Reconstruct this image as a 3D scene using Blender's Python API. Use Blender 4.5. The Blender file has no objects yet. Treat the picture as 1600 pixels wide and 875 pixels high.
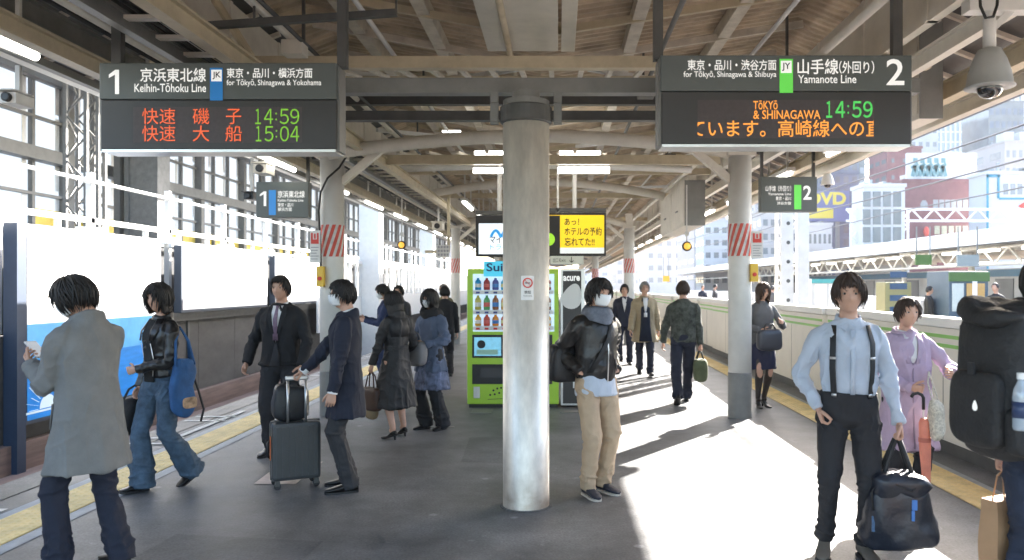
import bpy, bmesh, math, random
import numpy as np
from mathutils import Vector, Matrix, Quaternion
R = math.radians
random.seed(7)
scene = bpy.context.scene
COL = scene.collection

# ---------------------------------------------------------------- camera, sky, sun, exposure
CAM_H, FPX, VX, VY = 1.63, 1250.0, 872.0, 447.0      # eye height, focal length and vanishing point of the 1600x875 photo
cam_d = bpy.data.cameras.new('camera'); cam = bpy.data.objects.new('camera', cam_d); COL.objects.link(cam)
cam.location = (0, 0, CAM_H); cam.rotation_euler = (R(90), 0, 0)
cam_d.sensor_width = 36; cam_d.lens = 36 * FPX / 1600
cam_d.shift_x = -(VX - 800) / 1600; cam_d.shift_y = (VY - 437.5) / 1600
cam_d.clip_start = 0.05; cam_d.clip_end = 2000
cam_d.dof.use_dof = True; cam_d.dof.focus_distance = 6.8; cam_d.dof.aperture_fstop = 2.6
scene.camera = cam

SUN_AZ, SUN_EL = 35.0, 27.8
world = bpy.data.worlds.new('World'); scene.world = world; world.use_nodes = True
wn = world.node_tree.nodes; wl = world.node_tree.links
sky = wn.new('ShaderNodeTexSky'); sky.sky_type = 'NISHITA'; sky.sun_disc = False
sky.sun_elevation = R(SUN_EL); sky.sun_rotation = R(SUN_AZ); sky.air_density = 1.0; sky.dust_density = 2.0; sky.ozone_density = 1.0
wl.new(sky.outputs[0], wn['Background'].inputs[0]); wn['Background'].inputs[1].default_value = 0.12
sd = bpy.data.lights.new('sun', 'SUN'); sun = bpy.data.objects.new('sun', sd); COL.objects.link(sun)
sdir = Vector((math.sin(R(SUN_AZ)) * math.cos(R(SUN_EL)), math.cos(R(SUN_AZ)) * math.cos(R(SUN_EL)), math.sin(R(SUN_EL))))
sun.rotation_euler = sdir.to_track_quat('Z', 'Y').to_euler(); sun.location = (10, 15, 20)
sd.energy = 5.0; sd.angle = R(0.5); sd.color = (1.0, 0.95, 0.88)
vs = scene.view_settings
vs.view_transform = 'Standard'; vs.look = 'None'; vs.gamma = 1; vs.use_curve_mapping = False; vs.exposure = 3.05
EX = 2.0 ** vs.exposure
cy = scene.cycles
cy.use_denoising = True; cy.max_bounces = 8; cy.diffuse_bounces = 5; cy.glossy_bounces = 3; cy.sample_clamp_indirect = 6.0

# ---------------------------------------------------------------- helpers
def fl(px, py, z=0.0):                      # floor point seen at a pixel of the photo
    Y = (CAM_H - z) * FPX / (py - VY); return ((px - VX) * Y / FPX, Y)
def at(px, py, Y):                          # point at depth Y seen at a pixel
    return Vector(((px - VX) * Y / FPX, Y, CAM_H + (VY - py) * Y / FPX))

_mats = {}
def mat(name, col, rough=0.6, metal=0.0, var=0.15, scale=6.0, bump=0.0, bscale=60.0, emis=None, estr=1.0, stretch=(1, 1, 1), coat=0.0, trans=0.0):
    if name in _mats: return _mats[name]
    m = bpy.data.materials.new(name); m.use_nodes = True; nt = m.node_tree; b = nt.nodes['Principled BSDF']
    b.inputs['Roughness'].default_value = rough; b.inputs['Metallic'].default_value = metal
    b.inputs['Coat Weight'].default_value = coat; b.inputs['Transmission Weight'].default_value = trans
    c4 = (*col, 1)
    if var > 0 or bump > 0:
        tc = nt.nodes.new('ShaderNodeTexCoord'); mp = nt.nodes.new('ShaderNodeMapping')
        mp.inputs['Scale'].default_value = stretch
        nt.links.new(tc.outputs['Object'], mp.inputs[0])
    if var > 0:
        n = nt.nodes.new('ShaderNodeTexNoise'); n.inputs['Scale'].default_value = scale; n.inputs['Detail'].default_value = 6; n.inputs['Roughness'].default_value = 0.65
        nt.links.new(mp.outputs[0], n.inputs['Vector'])
        cr = nt.nodes.new('ShaderNodeValToRGB'); cr.color_ramp.elements[0].position = 0.3; cr.color_ramp.elements[1].position = 0.7
        cr.color_ramp.elements[0].color = (*[c * (1 - var) for c in col], 1); cr.color_ramp.elements[1].color = (*[min(1, c * (1 + var)) for c in col], 1)
        nt.links.new(n.outputs[0], cr.inputs[0]); nt.links.new(cr.outputs[0], b.inputs['Base Color'])
    else: b.inputs['Base Color'].default_value = c4
    if bump > 0:
        n2 = nt.nodes.new('ShaderNodeTexNoise'); n2.inputs['Scale'].default_value = bscale; n2.inputs['Detail'].default_value = 4
        nt.links.new(mp.outputs[0], n2.inputs['Vector'])
        bp = nt.nodes.new('ShaderNodeBump'); bp.inputs['Strength'].default_value = bump; bp.inputs['Distance'].default_value = 0.01
        nt.links.new(n2.outputs[0], bp.inputs['Height']); nt.links.new(bp.outputs[0], b.inputs['Normal'])
    if emis is not None:
        b.inputs['Emission Color'].default_value = (*emis, 1); b.inputs['Emission Strength'].default_value = estr
    _mats[name] = m; return m

class MB:
    def __init__(s): s.v = []; s.f = []; s.mi = []; s.cur = 0
    def add(s, vs, fs):
        o = len(s.v); s.v += [tuple(v) for v in vs]
        for f in fs: s.f.append([i + o for i in f]); s.mi.append(s.cur)
        return s
    def box(s, x0, x1, y0, y1, z0, z1):
        return s.add([(x0,y0,z0),(x1,y0,z0),(x1,y1,z0),(x0,y1,z0),(x0,y0,z1),(x1,y0,z1),(x1,y1,z1),(x0,y1,z1)],
                     [(3,2,1,0),(4,5,6,7),(0,1,5,4),(1,2,6,5),(2,3,7,6),(3,0,4,7)])
    def cbox(s, c, d): return s.box(c[0]-d[0]/2, c[0]+d[0]/2, c[1]-d[1]/2, c[1]+d[1]/2, c[2]-d[2]/2, c[2]+d[2]/2)
    def bar(s, p0, p1, w, h, up=(0, 0, 1)):
        p0 = Vector(p0); p1 = Vector(p1); d = (p1 - p0).normalized(); u = Vector(up)
        if abs(d.dot(u)) > 0.98: u = Vector((1, 0, 0))
        a = d.cross(u).normalized() * w / 2; b = a.cross(d).normalized() * h / 2
        q = []
        for p in (p0, p1): q += [p - a - b, p + a - b, p + a + b, p - a + b]
        return s.add(q, [(3,2,1,0),(4,5,6,7),(0,1,5,4),(1,2,6,5),(2,3,7,6),(3,0,4,7)])
    def quad(s, a, b, c, d): return s.add([a, b, c, d], [(0, 1, 2, 3)])
    def grid(s, P):                          # P[i][j] points
        n, m = len(P), len(P[0])
        return s.add([p for r in P for p in r], [(i*m+j, i*m+j+1, (i+1)*m+j+1, (i+1)*m+j) for i in range(n-1) for j in range(m-1)])
    def rings(s, rs, cap=True):
        n = len(rs[0]); vs = [p for r in rs for p in r]
        fs = [(i*n+j, i*n+(j+1) % n, (i+1)*n+(j+1) % n, (i+1)*n+j) for i in range(len(rs)-1) for j in range(n)]
        if cap: fs += [tuple(range(n))[::-1], tuple(range((len(rs)-1)*n, len(rs)*n))]
        return s.add(vs, fs)
    def tube(s, pts, r, n=8, cap=True):
        pts = [Vector(p) for p in pts]; rr = r if isinstance(r, (list, tuple)) else [r] * len(pts)
        t0 = (pts[1] - pts[0]).normalized(); u = t0.orthogonal().normalized(); rs = []
        for i, p in enumerate(pts):
            t = (pts[min(i+1, len(pts)-1)] - pts[max(i-1, 0)]).normalized()
            u = (u - t * u.dot(t)).normalized(); w = t.cross(u)
            q = rr[i] if isinstance(rr[i], tuple) else (rr[i], rr[i])
            rs.append([p + u * q[0] * math.cos(2*math.pi*k/n) + w * q[1] * math.sin(2*math.pi*k/n) for k in range(n)])
        return s.rings(rs, cap)
    def lathe(s, c, prof, n=24, axis='z'):    # prof: (r, z)
        rs = []
        for r, z in prof:
            ring = []
            for k in range(n):
                a = 2*math.pi*k/n; x, y = r*math.cos(a), r*math.sin(a)
                ring.append((c[0]+x, c[1]+y, c[2]+z) if axis == 'z' else (c[0]+x, c[1]-z, c[2]+y) if axis == 'y' else (c[0]+z, c[1]+x, c[2]+y))
            rs.append(ring)
        return s.rings(rs)
    def ell(s, c, r, nu=16, nv=10, p=1.0):    # (super)ellipsoid
        def sp(x): return math.copysign(abs(x) ** p, x)
        rs = []
        for i in range(nv + 1):
            t = -math.pi/2 + math.pi * (i + .02 if i == 0 else i - .02 if i == nv else i) / nv
            rs.append([(c[0]+r[0]*sp(math.cos(t))*sp(math.cos(2*math.pi*k/nu)), c[1]+r[1]*sp(math.cos(t))*sp(math.sin(2*math.pi*k/nu)), c[2]+r[2]*sp(math.sin(t))) for k in range(nu)])
        return s.rings(rs)
    def prism(s, poly, y0, y1):               # poly in x,z
        n = len(poly); vs = [(x, y0, z) for x, z in poly] + [(x, y1, z) for x, z in poly]
        return s.add(vs, [tuple(range(n)), tuple(range(2*n-1, n-1, -1))] + [(i, n+i, n+(i+1) % n, (i+1) % n) for i in range(n)])

def obj(name, mb, m, parent=None, smooth=False, bevel=0.0, local=False, kind=None):
    me = bpy.data.meshes.new(name)
    off = Vector(parent.matrix_world_loc) if False else None
    vsx = mb.v
    if parent is not None and not local:
        o = root_loc(parent); vsx = [(v[0]-o[0], v[1]-o[1], v[2]-o[2]) for v in mb.v]
    me.from_pydata(vsx, [], mb.f)
    for mm in (m if isinstance(m, (list, tuple)) else [m]): me.materials.append(mm)
    if len(me.materials) > 1: me.polygons.foreach_set('material_index', mb.mi)
    if smooth: me.polygons.foreach_set('use_smooth', [True] * len(me.polygons))
    bm = bmesh.new(); bm.from_mesh(me); bmesh.ops.recalc_face_normals(bm, faces=bm.faces)
    if bevel > 0: bmesh.ops.bevel(bm, geom=[e for e in bm.edges if e.calc_face_angle(0) > 0.6], offset=bevel, segments=2, affect='EDGES', profile=.6, clamp_overlap=True)
    bm.to_mesh(me); bm.free()
    ob = bpy.data.objects.new(name, me); COL.objects.link(ob)
    if parent is not None: ob.parent = parent
    if kind: ob['kind'] = kind
    return ob
def root_loc(o):
    p = Vector((0, 0, 0))
    while o is not None: p += o.location; o = o.parent
    return p
def thing(name, label, cat, loc=(0, 0, 0), rz=0.0, group=None):
    o = bpy.data.objects.new(name, None); COL.objects.link(o); o.location = loc; o.rotation_euler = (0, 0, rz); o.empty_display_size = .1
    return tag(o, label, cat, group)
def tag(o, label, cat, group=None):
    o['label'] = label; o['category'] = cat
    if group: o['group'] = group
    return o
def dup(o, loc, label=None, group=None):
    r = o.copy(); COL.objects.link(r); r.location = loc
    if label: r['label'] = label
    if group: r['group'] = group
    for ch in o.children:
        c = ch.copy(); COL.objects.link(c); c.parent = r
        for g in ch.children:
            d = g.copy(); COL.objects.link(d); d.parent = c
    return r
ORD = ['first', 'second', 'third', 'fourth', 'fifth', 'sixth', 'seventh', 'eighth', 'ninth', 'tenth', 'eleventh', 'twelfth', 'thirteenth', 'fourteenth', 'fifteenth', 'sixteenth', 'seventeenth', 'eighteenth', 'nineteenth', 'twentieth']

def text_mb(s, x0, x1, z0, z1, y, mb=None, clip=None, bold=0.0, axis='front'):
    """Lettering fitted to a box in a plane y = const that faces the camera side (-Y)."""
    cu = bpy.data.curves.new('t', 'FONT'); cu.body = s; cu.resolution_u = 3; cu.offset = bold
    ob = bpy.data.objects.new('t', cu); COL.objects.link(ob)
    dg = bpy.context.evaluated_depsgraph_get(); me = bpy.data.meshes.new_from_object(ob.evaluated_get(dg))
    bpy.data.objects.remove(ob); bpy.data.curves.remove(cu)
    bm = bmesh.new(); bm.from_mesh(me); bpy.data.meshes.remove(me)
    xs = [v.co.x for v in bm.verts]; ys = [v.co.y for v in bm.verts]
    a, b, c, d = min(xs), max(xs), min(ys), max(ys)
    for v in bm.verts: v.co = Vector((x0 + (v.co.x-a)/(b-a)*(x1-x0), y, z0 + (v.co.y-c)/max(1e-6, d-c)*(z1-z0)))
    if clip:
        for px, nx in ((clip[0], -1), (clip[1], 1)):
            bmesh.ops.bisect_plane(bm, geom=bm.verts[:]+bm.edges[:]+bm.faces[:], plane_co=(px, 0, 0), plane_no=(nx, 0, 0), clear_outer=True)
    bm.verts.ensure_lookup_table(); bm.verts.index_update()
    mb = mb or MB(); mb.add([v.co[:] for v in bm.verts], [[v.index for v in f.verts] for f in bm.faces]); bm.free()
    return mb
def ptext(s, px0, px1, py0, py1, Y, mb=None, clip=None, bold=0.0):   # the same, box given in photo pixels at depth Y
    a = at(px0, py1, Y); b = at(px1, py0, Y)
    cl = None if clip is None else (at(clip[0], 0, Y).x, at(clip[1], 0, Y).x)
    return text_mb(s, a.x, b.x, a.z, b.z, Y, mb, cl, bold)
# ---------------------------------------------------------------- materials
def floor_mat(name, col, r0, r1):
    m = mat(name, col, .5, var=.0); nt = m.node_tree; b = nt.nodes['Principled BSDF']; L = nt.links
    tc = nt.nodes.new('ShaderNodeTexCoord')
    n1 = nt.nodes.new('ShaderNodeTexNoise'); n1.inputs['Scale'].default_value = .9; n1.inputs['Detail'].default_value = 8; n1.inputs['Roughness'].default_value = .7
    n2 = nt.nodes.new('ShaderNodeTexNoise'); n2.inputs['Scale'].default_value = 60; n2.inputs['Detail'].default_value = 3
    n3 = nt.nodes.new('ShaderNodeTexVoronoi'); n3.inputs['Scale'].default_value = 2.2
    for n in (n1, n2, n3): L.new(tc.outputs['Object'], n.inputs['Vector'])
    cr = nt.nodes.new('ShaderNodeValToRGB'); e = cr.color_ramp.elements
    e[0].position = .34; e[0].color = (*[c*.5 for c in col], 1); e[1].position = .66; e[1].color = (*[c*1.45 for c in col], 1)
    L.new(n1.outputs[0], cr.inputs[0])
    # gum spots and scuffs
    cs = nt.nodes.new('ShaderNodeValToRGB'); cs.color_ramp.elements[0].position = .05; cs.color_ramp.elements[1].position = .085
    cs.color_ramp.elements[0].color = (1, 1, 1, 1); cs.color_ramp.elements[1].color = (0, 0, 0, 1)
    L.new(n3.outputs['Distance'], cs.inputs[0])
    mx = nt.nodes.new('ShaderNodeMixRGB'); mx.blend_type = 'MIX'; mx.inputs[2].default_value = (*[c*2.1 for c in col], 1)
    ml = nt.nodes.new('ShaderNodeMath'); ml.operation = 'MULTIPLY'; ml.inputs[1].default_value = .7; L.new(cs.outputs[0], ml.inputs[0])
    L.new(ml.outputs[0], mx.inputs[0]); L.new(cr.outputs[0], mx.inputs[1])
    m2 = nt.nodes.new('ShaderNodeMixRGB'); m2.blend_type = 'MULTIPLY'; m2.inputs[0].default_value = .6
    c2 = nt.nodes.new('ShaderNodeValToRGB'); c2.color_ramp.elements[0].position = .3; c2.color_ramp.elements[0].color = (.4, .4, .4, 1); c2.color_ramp.elements[1].position = .7
    L.new(n2.outputs[0], c2.inputs[0]); L.new(mx.outputs[0], m2.inputs[1]); L.new(c2.outputs[0], m2.inputs[2])
    n4 = nt.nodes.new('ShaderNodeTexNoise'); n4.inputs['Scale'].default_value = 4.5; n4.inputs['Detail'].default_value = 9; n4.inputs['Roughness'].default_value = .75; n4.inputs['Distortion'].default_value = 1.2; L.new(tc.outputs['Object'], n4.inputs['Vector'])
    c4 = nt.nodes.new('ShaderNodeValToRGB'); c4.color_ramp.elements[0].position = .62; c4.color_ramp.elements[0].color = (0, 0, 0, 1); c4.color_ramp.elements[1].position = .74; c4.color_ramp.elements[1].color = (.55, .55, .55, 1); L.new(n4.outputs[0], c4.inputs[0])
    m4 = nt.nodes.new('ShaderNodeMixRGB'); m4.inputs[2].default_value = (*[c*2.2 for c in col], 1); L.new(c4.outputs[0], m4.inputs[0]); L.new(m2.outputs[0], m4.inputs[1])
    L.new(m4.outputs[0], b.inputs['Base Color'])
    mr = nt.nodes.new('ShaderNodeMapRange'); mr.inputs[3].default_value = r0; mr.inputs[4].default_value = r1
    L.new(n1.outputs[0], mr.inputs[0]); L.new(mr.outputs[0], b.inputs['Roughness'])
    b.inputs['Specular IOR Level'].default_value = .3
    bp = nt.nodes.new('ShaderNodeBump'); bp.inputs['Strength'].default_value = .3; bp.inputs['Distance'].default_value = .004
    L.new(n2.outputs[0], bp.inputs['Height']); L.new(bp.outputs[0], b.inputs['Normal'])
    return m
M_floor = floor_mat('platform_asphalt', (.175, .177, .182), .40, .62)
M_edge = floor_mat('platform_edge_concrete', (.21, .20, .185), .45, .65)
M_yel = mat('tactile_yellow', (.78, .60, .27), .6, var=.22, scale=5)
M_wpaint = mat('white_paint_line', (.6, .6, .58), .6, var=.25, scale=9)
M_ballast = mat('ballast', (.20, .15, .125), .9, var=.45, scale=25, bump=.8, bscale=30)
M_rail = mat('rail_steel', (.28, .2, .16), .35, .8, var=.2)
M_steelw = mat('white_painted_steel', (.62, .61, .58), .45, var=.1, scale=3)
M_grayst = mat('grey_painted_steel', (.19, .19, .18), .5, var=.15, scale=5)
M_darkst = mat('dark_grey_steel', (.075, .075, .072), .5, var=.2, scale=5)
M_tan = mat('tan_painted_steel', (.50, .43, .30), .5, var=.15, scale=5)
M_cream = mat('cream_painted_steel', (.66, .62, .54), .45, var=.1, scale=4)
M_roof = mat('brown_corrugated_sheet', (.47, .375, .27), .65, var=.42, scale=2.2, stretch=(1.1, 1.6, 1), bump=.2)
M_batten = mat('roof_batten', (.56, .51, .43), .6, var=.2)
M_tube = mat('fluorescent_tube', (.9, .9, .9), .3, var=0, emis=(1, .98, .93), estr=1.6)
M_black = mat('black_plastic', (.018, .018, .02), .45, var=.1)
M_cable = mat('black_cable', (.02, .02, .02), .6, var=0)
M_sign = mat('sign_slate_grey', (.105, .12, .116), .5, var=.06, scale=3)
M_signd = mat('sign_dark_panel', (.042, .041, .042), .5, var=.08, scale=3)
M_led = mat('led_panel', (.07, .058, .06), .6, var=.1, scale=40)
M_white = mat('white_lettering', (.75, .75, .72), .5, var=0, emis=(1, 1, .97), estr=.06)
M_alu = mat('brushed_aluminium', (.6, .6, .6), .35, .9, var=.1)
M_blue = mat('line_blue', (.02, .27, .75), .4, var=0, emis=(.02, .27, .75), estr=.0)
M_green = mat('line_green', (.12, .62, .08), .4, var=0, emis=(.12, .62, .08), estr=.06)
M_orange = mat('orange_led', (.3, .1, .02), .5, var=0, emis=(1, .36, .05), estr=.13)
M_red = mat('red_led', (.3, .06, .02), .5, var=0, emis=(1, .13, .03), estr=.10)
M_gled = mat('green_led', (.1, .3, .02), .5, var=0, emis=(.33, .75, .05), estr=.06)
M_gled2 = mat('bright_green_led', (.05, .3, .05), .5, var=0, emis=(.1, .8, .16), estr=.075)

# ---------------------------------------------------------------- the platform and the tracks
YB, YE = -4.0, 110.0
XL, XR = -4.55, 4.02
obj('platform', MB().box(XL+.32, XR, YB, YE, -1.25, 0), M_floor, kind='structure')
obj('platform_edge_left', MB().box(XL, XL+.32, YB, YE, -.28, .006), M_edge, kind='structure')
def strip(name, x0, x1, m, z=.004):
    return obj(name, MB().quad((x0, YB, z), (x1, YB, z), (x1, YE, z), (x0, YE, z)), m, kind='structure')
def tactile(name, x0, x1):
    mb = MB(); z = .010
    mb.box(x0, x1, YB, YE, .001, z)
    y = 3.6                                    # raised domes, 30 cm tiles
    while y < 16:
        nx = int(round((x1-x0)/.06))
        for i in range(nx):
            cx = x0 + (i+.5)*(x1-x0)/nx
            a = .019
            mb.add([(cx+a*math.cos(q*1.0472)*k, y+a*math.sin(q*1.0472)*k, z+h) for k, h in ((1, .0), (.55, .005)) for q in range(6)],
                   [(q, (q+1) % 6, 6+(q+1) % 6, 6+q) for q in range(6)] + [(6, 7, 8, 9, 10, 11)])
        y += .06
    return obj(name, mb, M_yel, kind='structure')
tactile('tactile_paving_left', -3.87, -3.5)
tactile('tactile_paving_right', 3.08, 3.42)
strip('edge_line_outer', -3.97, -3.88, mat('grey_strip', (.34, .36, .38), .6, var=.2))
strip('edge_line_inner', -3.49, -3.38, mat('grey_strip', (.34, .36, .38), .6, var=.2))
strip('edge_line_right', 3.43, 3.5, mat('grey_strip', (.34, .36, .38), .6, var=.2))
mb = MB()
for y in (5.25, 5.75, 8.2, 8.5, 9.6, 9.9, 12.2, 12.6, 14.5, 15, 18, 18.4, 22, 22.4):
    mb.quad((-4.5, y, .011), (-4.0, y, .011), (-4.0, y+.07, .011), (-4.5, y+.07, .011))
mb.quad((-4.12, 8.6, .011), (-4.05, 8.6, .011), (-4.05, 10.4, .011), (-4.12, 10.4, .011))
obj('door_position_markings', mb, M_wpaint, kind='structure')
p = [fl(396, 757), fl(462, 757), fl(505, 722), fl(440, 724)]
obj('queue_floor_marking', MB().quad(*[(x, y, .005) for x, y in p]), mat('pinkish_floor_marking', (.55, .47, .43), .6, var=.25), kind='structure')
p = [fl(1232, 614), fl(1290, 640), fl(1298, 634), fl(1240, 609)]
obj('floor_cover_plates', MB().box(-1.12, -.85, 10.2, 10.5, .001, .012).box(.02, .3, 10.25, 10.5, .001, .012).box(-1.5, -1.2, 9.2, 9.28, .001, .006), M_grayst, kind='structure')
obj('asphalt_patch', MB().quad((-2.6, 4.3, .003), (-1.55, 4.2, .003), (-1.5, 5.1, .003), (-2.5, 5.25, .003)).quad((-.9, 7.4, .003), (-.2, 7.3, .003), (-.25, 8.6, .003), (-.95, 8.6, .003)), floor_mat('patched_asphalt', (.145, .147, .152), .45, .65), kind='structure')
obj('floor_joint_line', MB().quad((-.35, 12.2, .004), (-.31, 12.2, .004), (-.31, YE, .004), (-.35, YE, .004)), mat('joint_dark', (.08, .08, .08), .8), kind='structure')
obj('ground', MB().quad((-400, -60, -1.45), (400, -60, -1.45), (400, 900, -1.45), (-400, 900, -1.45)), M_ballast, kind='structure')
obj('track_bed_left', MB().box(-7.45, -4.75, YB, YE, -1.44, -1.15), M_ballast, kind='structure')
obj('track_bed_right', MB().box(4.3, 11.6, YB, YE, -1.44, -1.15), M_ballast, kind='structure')
for k, x in enumerate((-6.9, -5.8, 5.3, 6.4, 9.2, 10.3)):
    r = obj('rail', MB().box(x-.035, x+.035, YB, YE, -1.149, -1.0).box(x-.07, x+.07, YB, YE, -1.149, -1.125), M_rail)
    tag(r, ['steel rail nearest the billboard wall left of the platform', 'steel rail just below the left platform edge', 'steel rail just below the screen doors of the near platform',
            'second steel rail out from the near screen doors', 'steel rail in the middle of the right tracks', 'steel rail just below the far platform edge'][k], 'rail')

# ---------------------------------------------------------------- the canopy over the platform
def roof_z(x):
    if x < -2.6: return 4.42 - (-2.6-x)*.38
    if x < -.2: return 3.98 + (-.2-x)*.185
    if x < 2.6: return 3.98 + (x+.2)*.157
    return 4.42 - (x-2.6)*.38
can = thing('platform_canopy', 'long brown corrugated canopy roof on steel beams over the platform', 'canopy', (0, 5.94, 3.0))
mb = MB(); pit = .13; xsn = [-4.75, -3.7, -2.6, -1.4, -.2, 1.2, 2.6, 3.6, 4.5]
P = []
y = YB
while y < 62:
    for ph, dz in ((0, 0), (.3, 0), (.5, .022), (.8, .022)):
        P.append([(x, y+ph*pit, roof_z(x)+.12+dz) for x in xsn])
    y += pit
mb.grid(P); obj('roof_sheet', mb, M_roof, can)
mb = MB(); mb.grid([[(x, y, roof_z(x)+.19) for x in xsn] for y in (YB, 62, YE)]); obj('roof_cover', mb, M_darkst, can)
for x, w, h, zz, m in ((-4.72, .10, .18, 0, M_steelw), (4.5, .10, .18, 0, M_steelw)):
    obj('eave_fascia', MB().box(x-w/2, x+w/2, YB, YE, roof_z(x)-.02, roof_z(x)+.2), m, can)
# lengthwise beams: (x, slope of its picture line) -> height
def long_beam(name, x, sl, w, h, m, y0=YB, y1=YE):
    z = CAM_H + sl*abs(x); b = MB()
    b.box(x-w/2, x+w/2, y0, y1, z-h/2, z+h/2) if name != 'i_beam' else b.box(x-w/2, x+w/2, y0, y1, z-h/2, z-h/2+.02).box(x-w/2, x+w/2, y0, y1, z+h/2-.02, z+h/2).box(x-.012, x+.012, y0, y1, z-h/2+.02, z+h/2-.02)
    return obj(name, b, m, can)
long_beam('i_beam', -3.95, .515, .12, .2, M_grayst)
long_beam('i_beam', -3.62, .475, .10, .14, M_tan)
long_beam('conduit', -3.95, .432, .06, .06, M_grayst)
long_beam('i_beam', -2.46, .71, .10, .15, M_tan)
long_beam('i_beam', -2.86, .61, .07, .12, M_grayst)
long_beam('i_beam', 4.0, .44, .10, .16, M_cream)
long_beam('i_beam', 3.65, .50, .12, .18, M_tan)
long_beam('i_beam', 3.0, .62, .08, .14, M_cream)
# cable ladder beside the tan beam: rungs and cables
mb = MB(); y = YB
while y < 45:
    mb.box(-2.85, -2.47, y, y+.07, 3.385, 3.41); y += .42
obj('tray_grating', mb, M_cream, can)
mb = MB()
for k in range(7):
    x = -2.80 + k*.05; rr = random.Random(k)
    mb.tube([(x+rr.uniform(-.012, .012), y, 3.425+rr.uniform(0, .02)) for y in np.arange(YB, 45, .8)], .017, 6)
obj('tray_cables', mb, M_cable, can)
# dark deck with pale battens over both outer bays
for s, xa, xb in ((-1, -4.66, -2.92), (1, 3.05, 4.44)):
    mb = MB(); y = YB
    while y < 45:
        if xa < 0: mb.bar((xa, y, roof_z(xa)-.02), (xb, y, roof_z(xb)-.02), .05, .04)
        else: mb.bar((xa, y, roof_z(xa)-.02), (xb, y, roof_z(xb)-.02), .05, .04)
        y += .62
    obj('battens', mb, M_batten, can)
    mb = MB(); mb.grid([[(x, y, roof_z(x)+.02) for x in (xa, (xa+xb)/2, xb)] for y in (YB, 45)])
    obj('outer_deck', mb, M_darkst, can)
# deep white edge girders over the pillars
for x in (-3.02, 2.82):
    mb = MB(); mb.box(x-.04, x+.04, YB, YE, 3.62, 4.22)
    y = YB
    while y < 60:
        mb.box(x-.055, x+.055, y, y+.05, 3.62, 4.22); y += 1.25
    obj('edge_girder', mb, M_cream, can)
# purlins on the underside of the sheet
for x in (-2.1, -1.25, .75, 1.75):
    obj('purlin', MB().box(x-.06, x+.06, YB, YE, roof_z(x)-.03, roof_z(x)+.11), M_batten, can)
# thin rafters under the sheet, pipes and conduits along the canopy, junction boxes
for k in range(34):
    y = 4.3+k*1.05; mb = MB()
    for xa, xb in ((-2.6, -.25), (-.15, 2.6)): mb.bar((xa, y, roof_z(xa)-.005), (xb, y, roof_z(xb)-.005), .045, .07)
    obj('rafter', mb, M_batten if k % 3 else M_tan, can)
for k, (x, z, r, m) in enumerate(((-2.25, 3.72, .03, M_cream), (-2.12, 3.66, .018, M_darkst), (-1.6, 3.88, .022, M_steelw), (-.45, 3.80, .03, M_tan), (.95, 3.80, .024, M_grayst), (1.9, 3.9, .02, M_steelw), (2.3, 3.66, .035, M_cream), (2.42, 3.74, .016, M_cable), (-3.25, 3.5, .03, M_cream), (-3.38, 3.52, .016, M_cable), (-4.3, 3.58, .025, M_steelw), (3.3, 3.62, .03, M_steelw), (4.2, 3.5, .025, M_tan))):
    obj('conduit', MB().tube([(x, YB, z), (x, 50, z)], r, 8), m, can, smooth=True)
for k, (x, y, z) in enumerate(((-2.2, 6.6, 3.6), (2.35, 7.9, 3.58), (-1.6, 9.2, 3.8), (.95, 8.6, 3.72), (-2.2, 12.2, 3.6), (1.9, 13.5, 3.8), (-3.3, 7.4, 3.42), (-3.3, 11, 3.42))):
    obj('junction_box', MB().box(x-.09, x+.09, y, y+.16, z-.05, z+.07), M_darkst if k % 2 else M_cream, can, bevel=.01)
    obj('hanger', MB().box(x-.012, x+.012, y+.3, y+.33, z, roof_z(x)+.08), M_darkst, can)
# cross beams
def cross(name, x0, x1, y, z, w, h, m): return obj(name, MB().box(x0, x1, y-w/2, y+w/2, z-h/2, z+h/2), m, can)
zb = lambda py, Y: CAM_H + (VY-py)*Y/FPX
cross('cross_beam', -3.5, 3.2, 6.9, zb(99, 6.9), .10, .10, M_tan)
mb = MB()
for k in range(24):
    x = -3.3+k*.27; mb.bar((x, 6.9, zb(103, 6.9)), (x, 7.9, zb(122, 7.9)), .045, .03)
obj('cross_lattice', mb, M_batten, can)
cross('cross_beam', -3.4, 3.2, 8.0, zb(124, 8.0), .08, .05, M_tan)
cross('cross_beam', -3.0, 2.8, 6.25, zb(136, 6.25), .12, .115, M_grayst)
cross('cross_beam', -3.0, 2.8, 7.3, zb(182, 7.3), .10, .085, M_darkst)
cross('cross_beam', -2.9, 2.3, 11.4, zb(250, 11.4), .10, .13, M_tan)
mb = MB()
for k in range(12):
    x = -2.7+k*.42; mb.bar((x, 11.4, zb(243, 11.4)+.05), (x+.1, 12.9, 3.7), .05, .03)
obj('cross_lattice', mb, M_batten, can)
# bent cross tubes of the portals
def portal(Y, xl, xr, ztop, zend, m, r=.085):
    n = 20; pts = [(xl+(xr-xl)*k/n, Y, zend+(ztop-zend)*(1-abs(2*k/n-1)**1.7)) for k in range(n+1)]
    return obj('portal_tube', MB().tube(pts, r, 10), m, can, smooth=True)
portal(9.95, -2.86, 2.28, 3.50, 3.28, M_cream)
portal(16.2, -2.86, 2.15, 3.75, 3.45, M_cream)
portal(22.4, -2.87, 2.0, 3.75, 3.3, M_cream)
portal(13.2, -2.86, 2.2, 3.62, 3.55, M_steelw, .06)
for Y in (28.5, 35, 41, 47.5, 54, 60): portal(Y, -2.9, 1.95, 3.75, 3.3, M_cream)
for Y in (9.0, 14.6, 18.5, 25, 31): cross('cross_beam', -3.0, 2.8, Y, 3.72, .09, .11, M_tan if Y > 12 else M_darkst)
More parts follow.
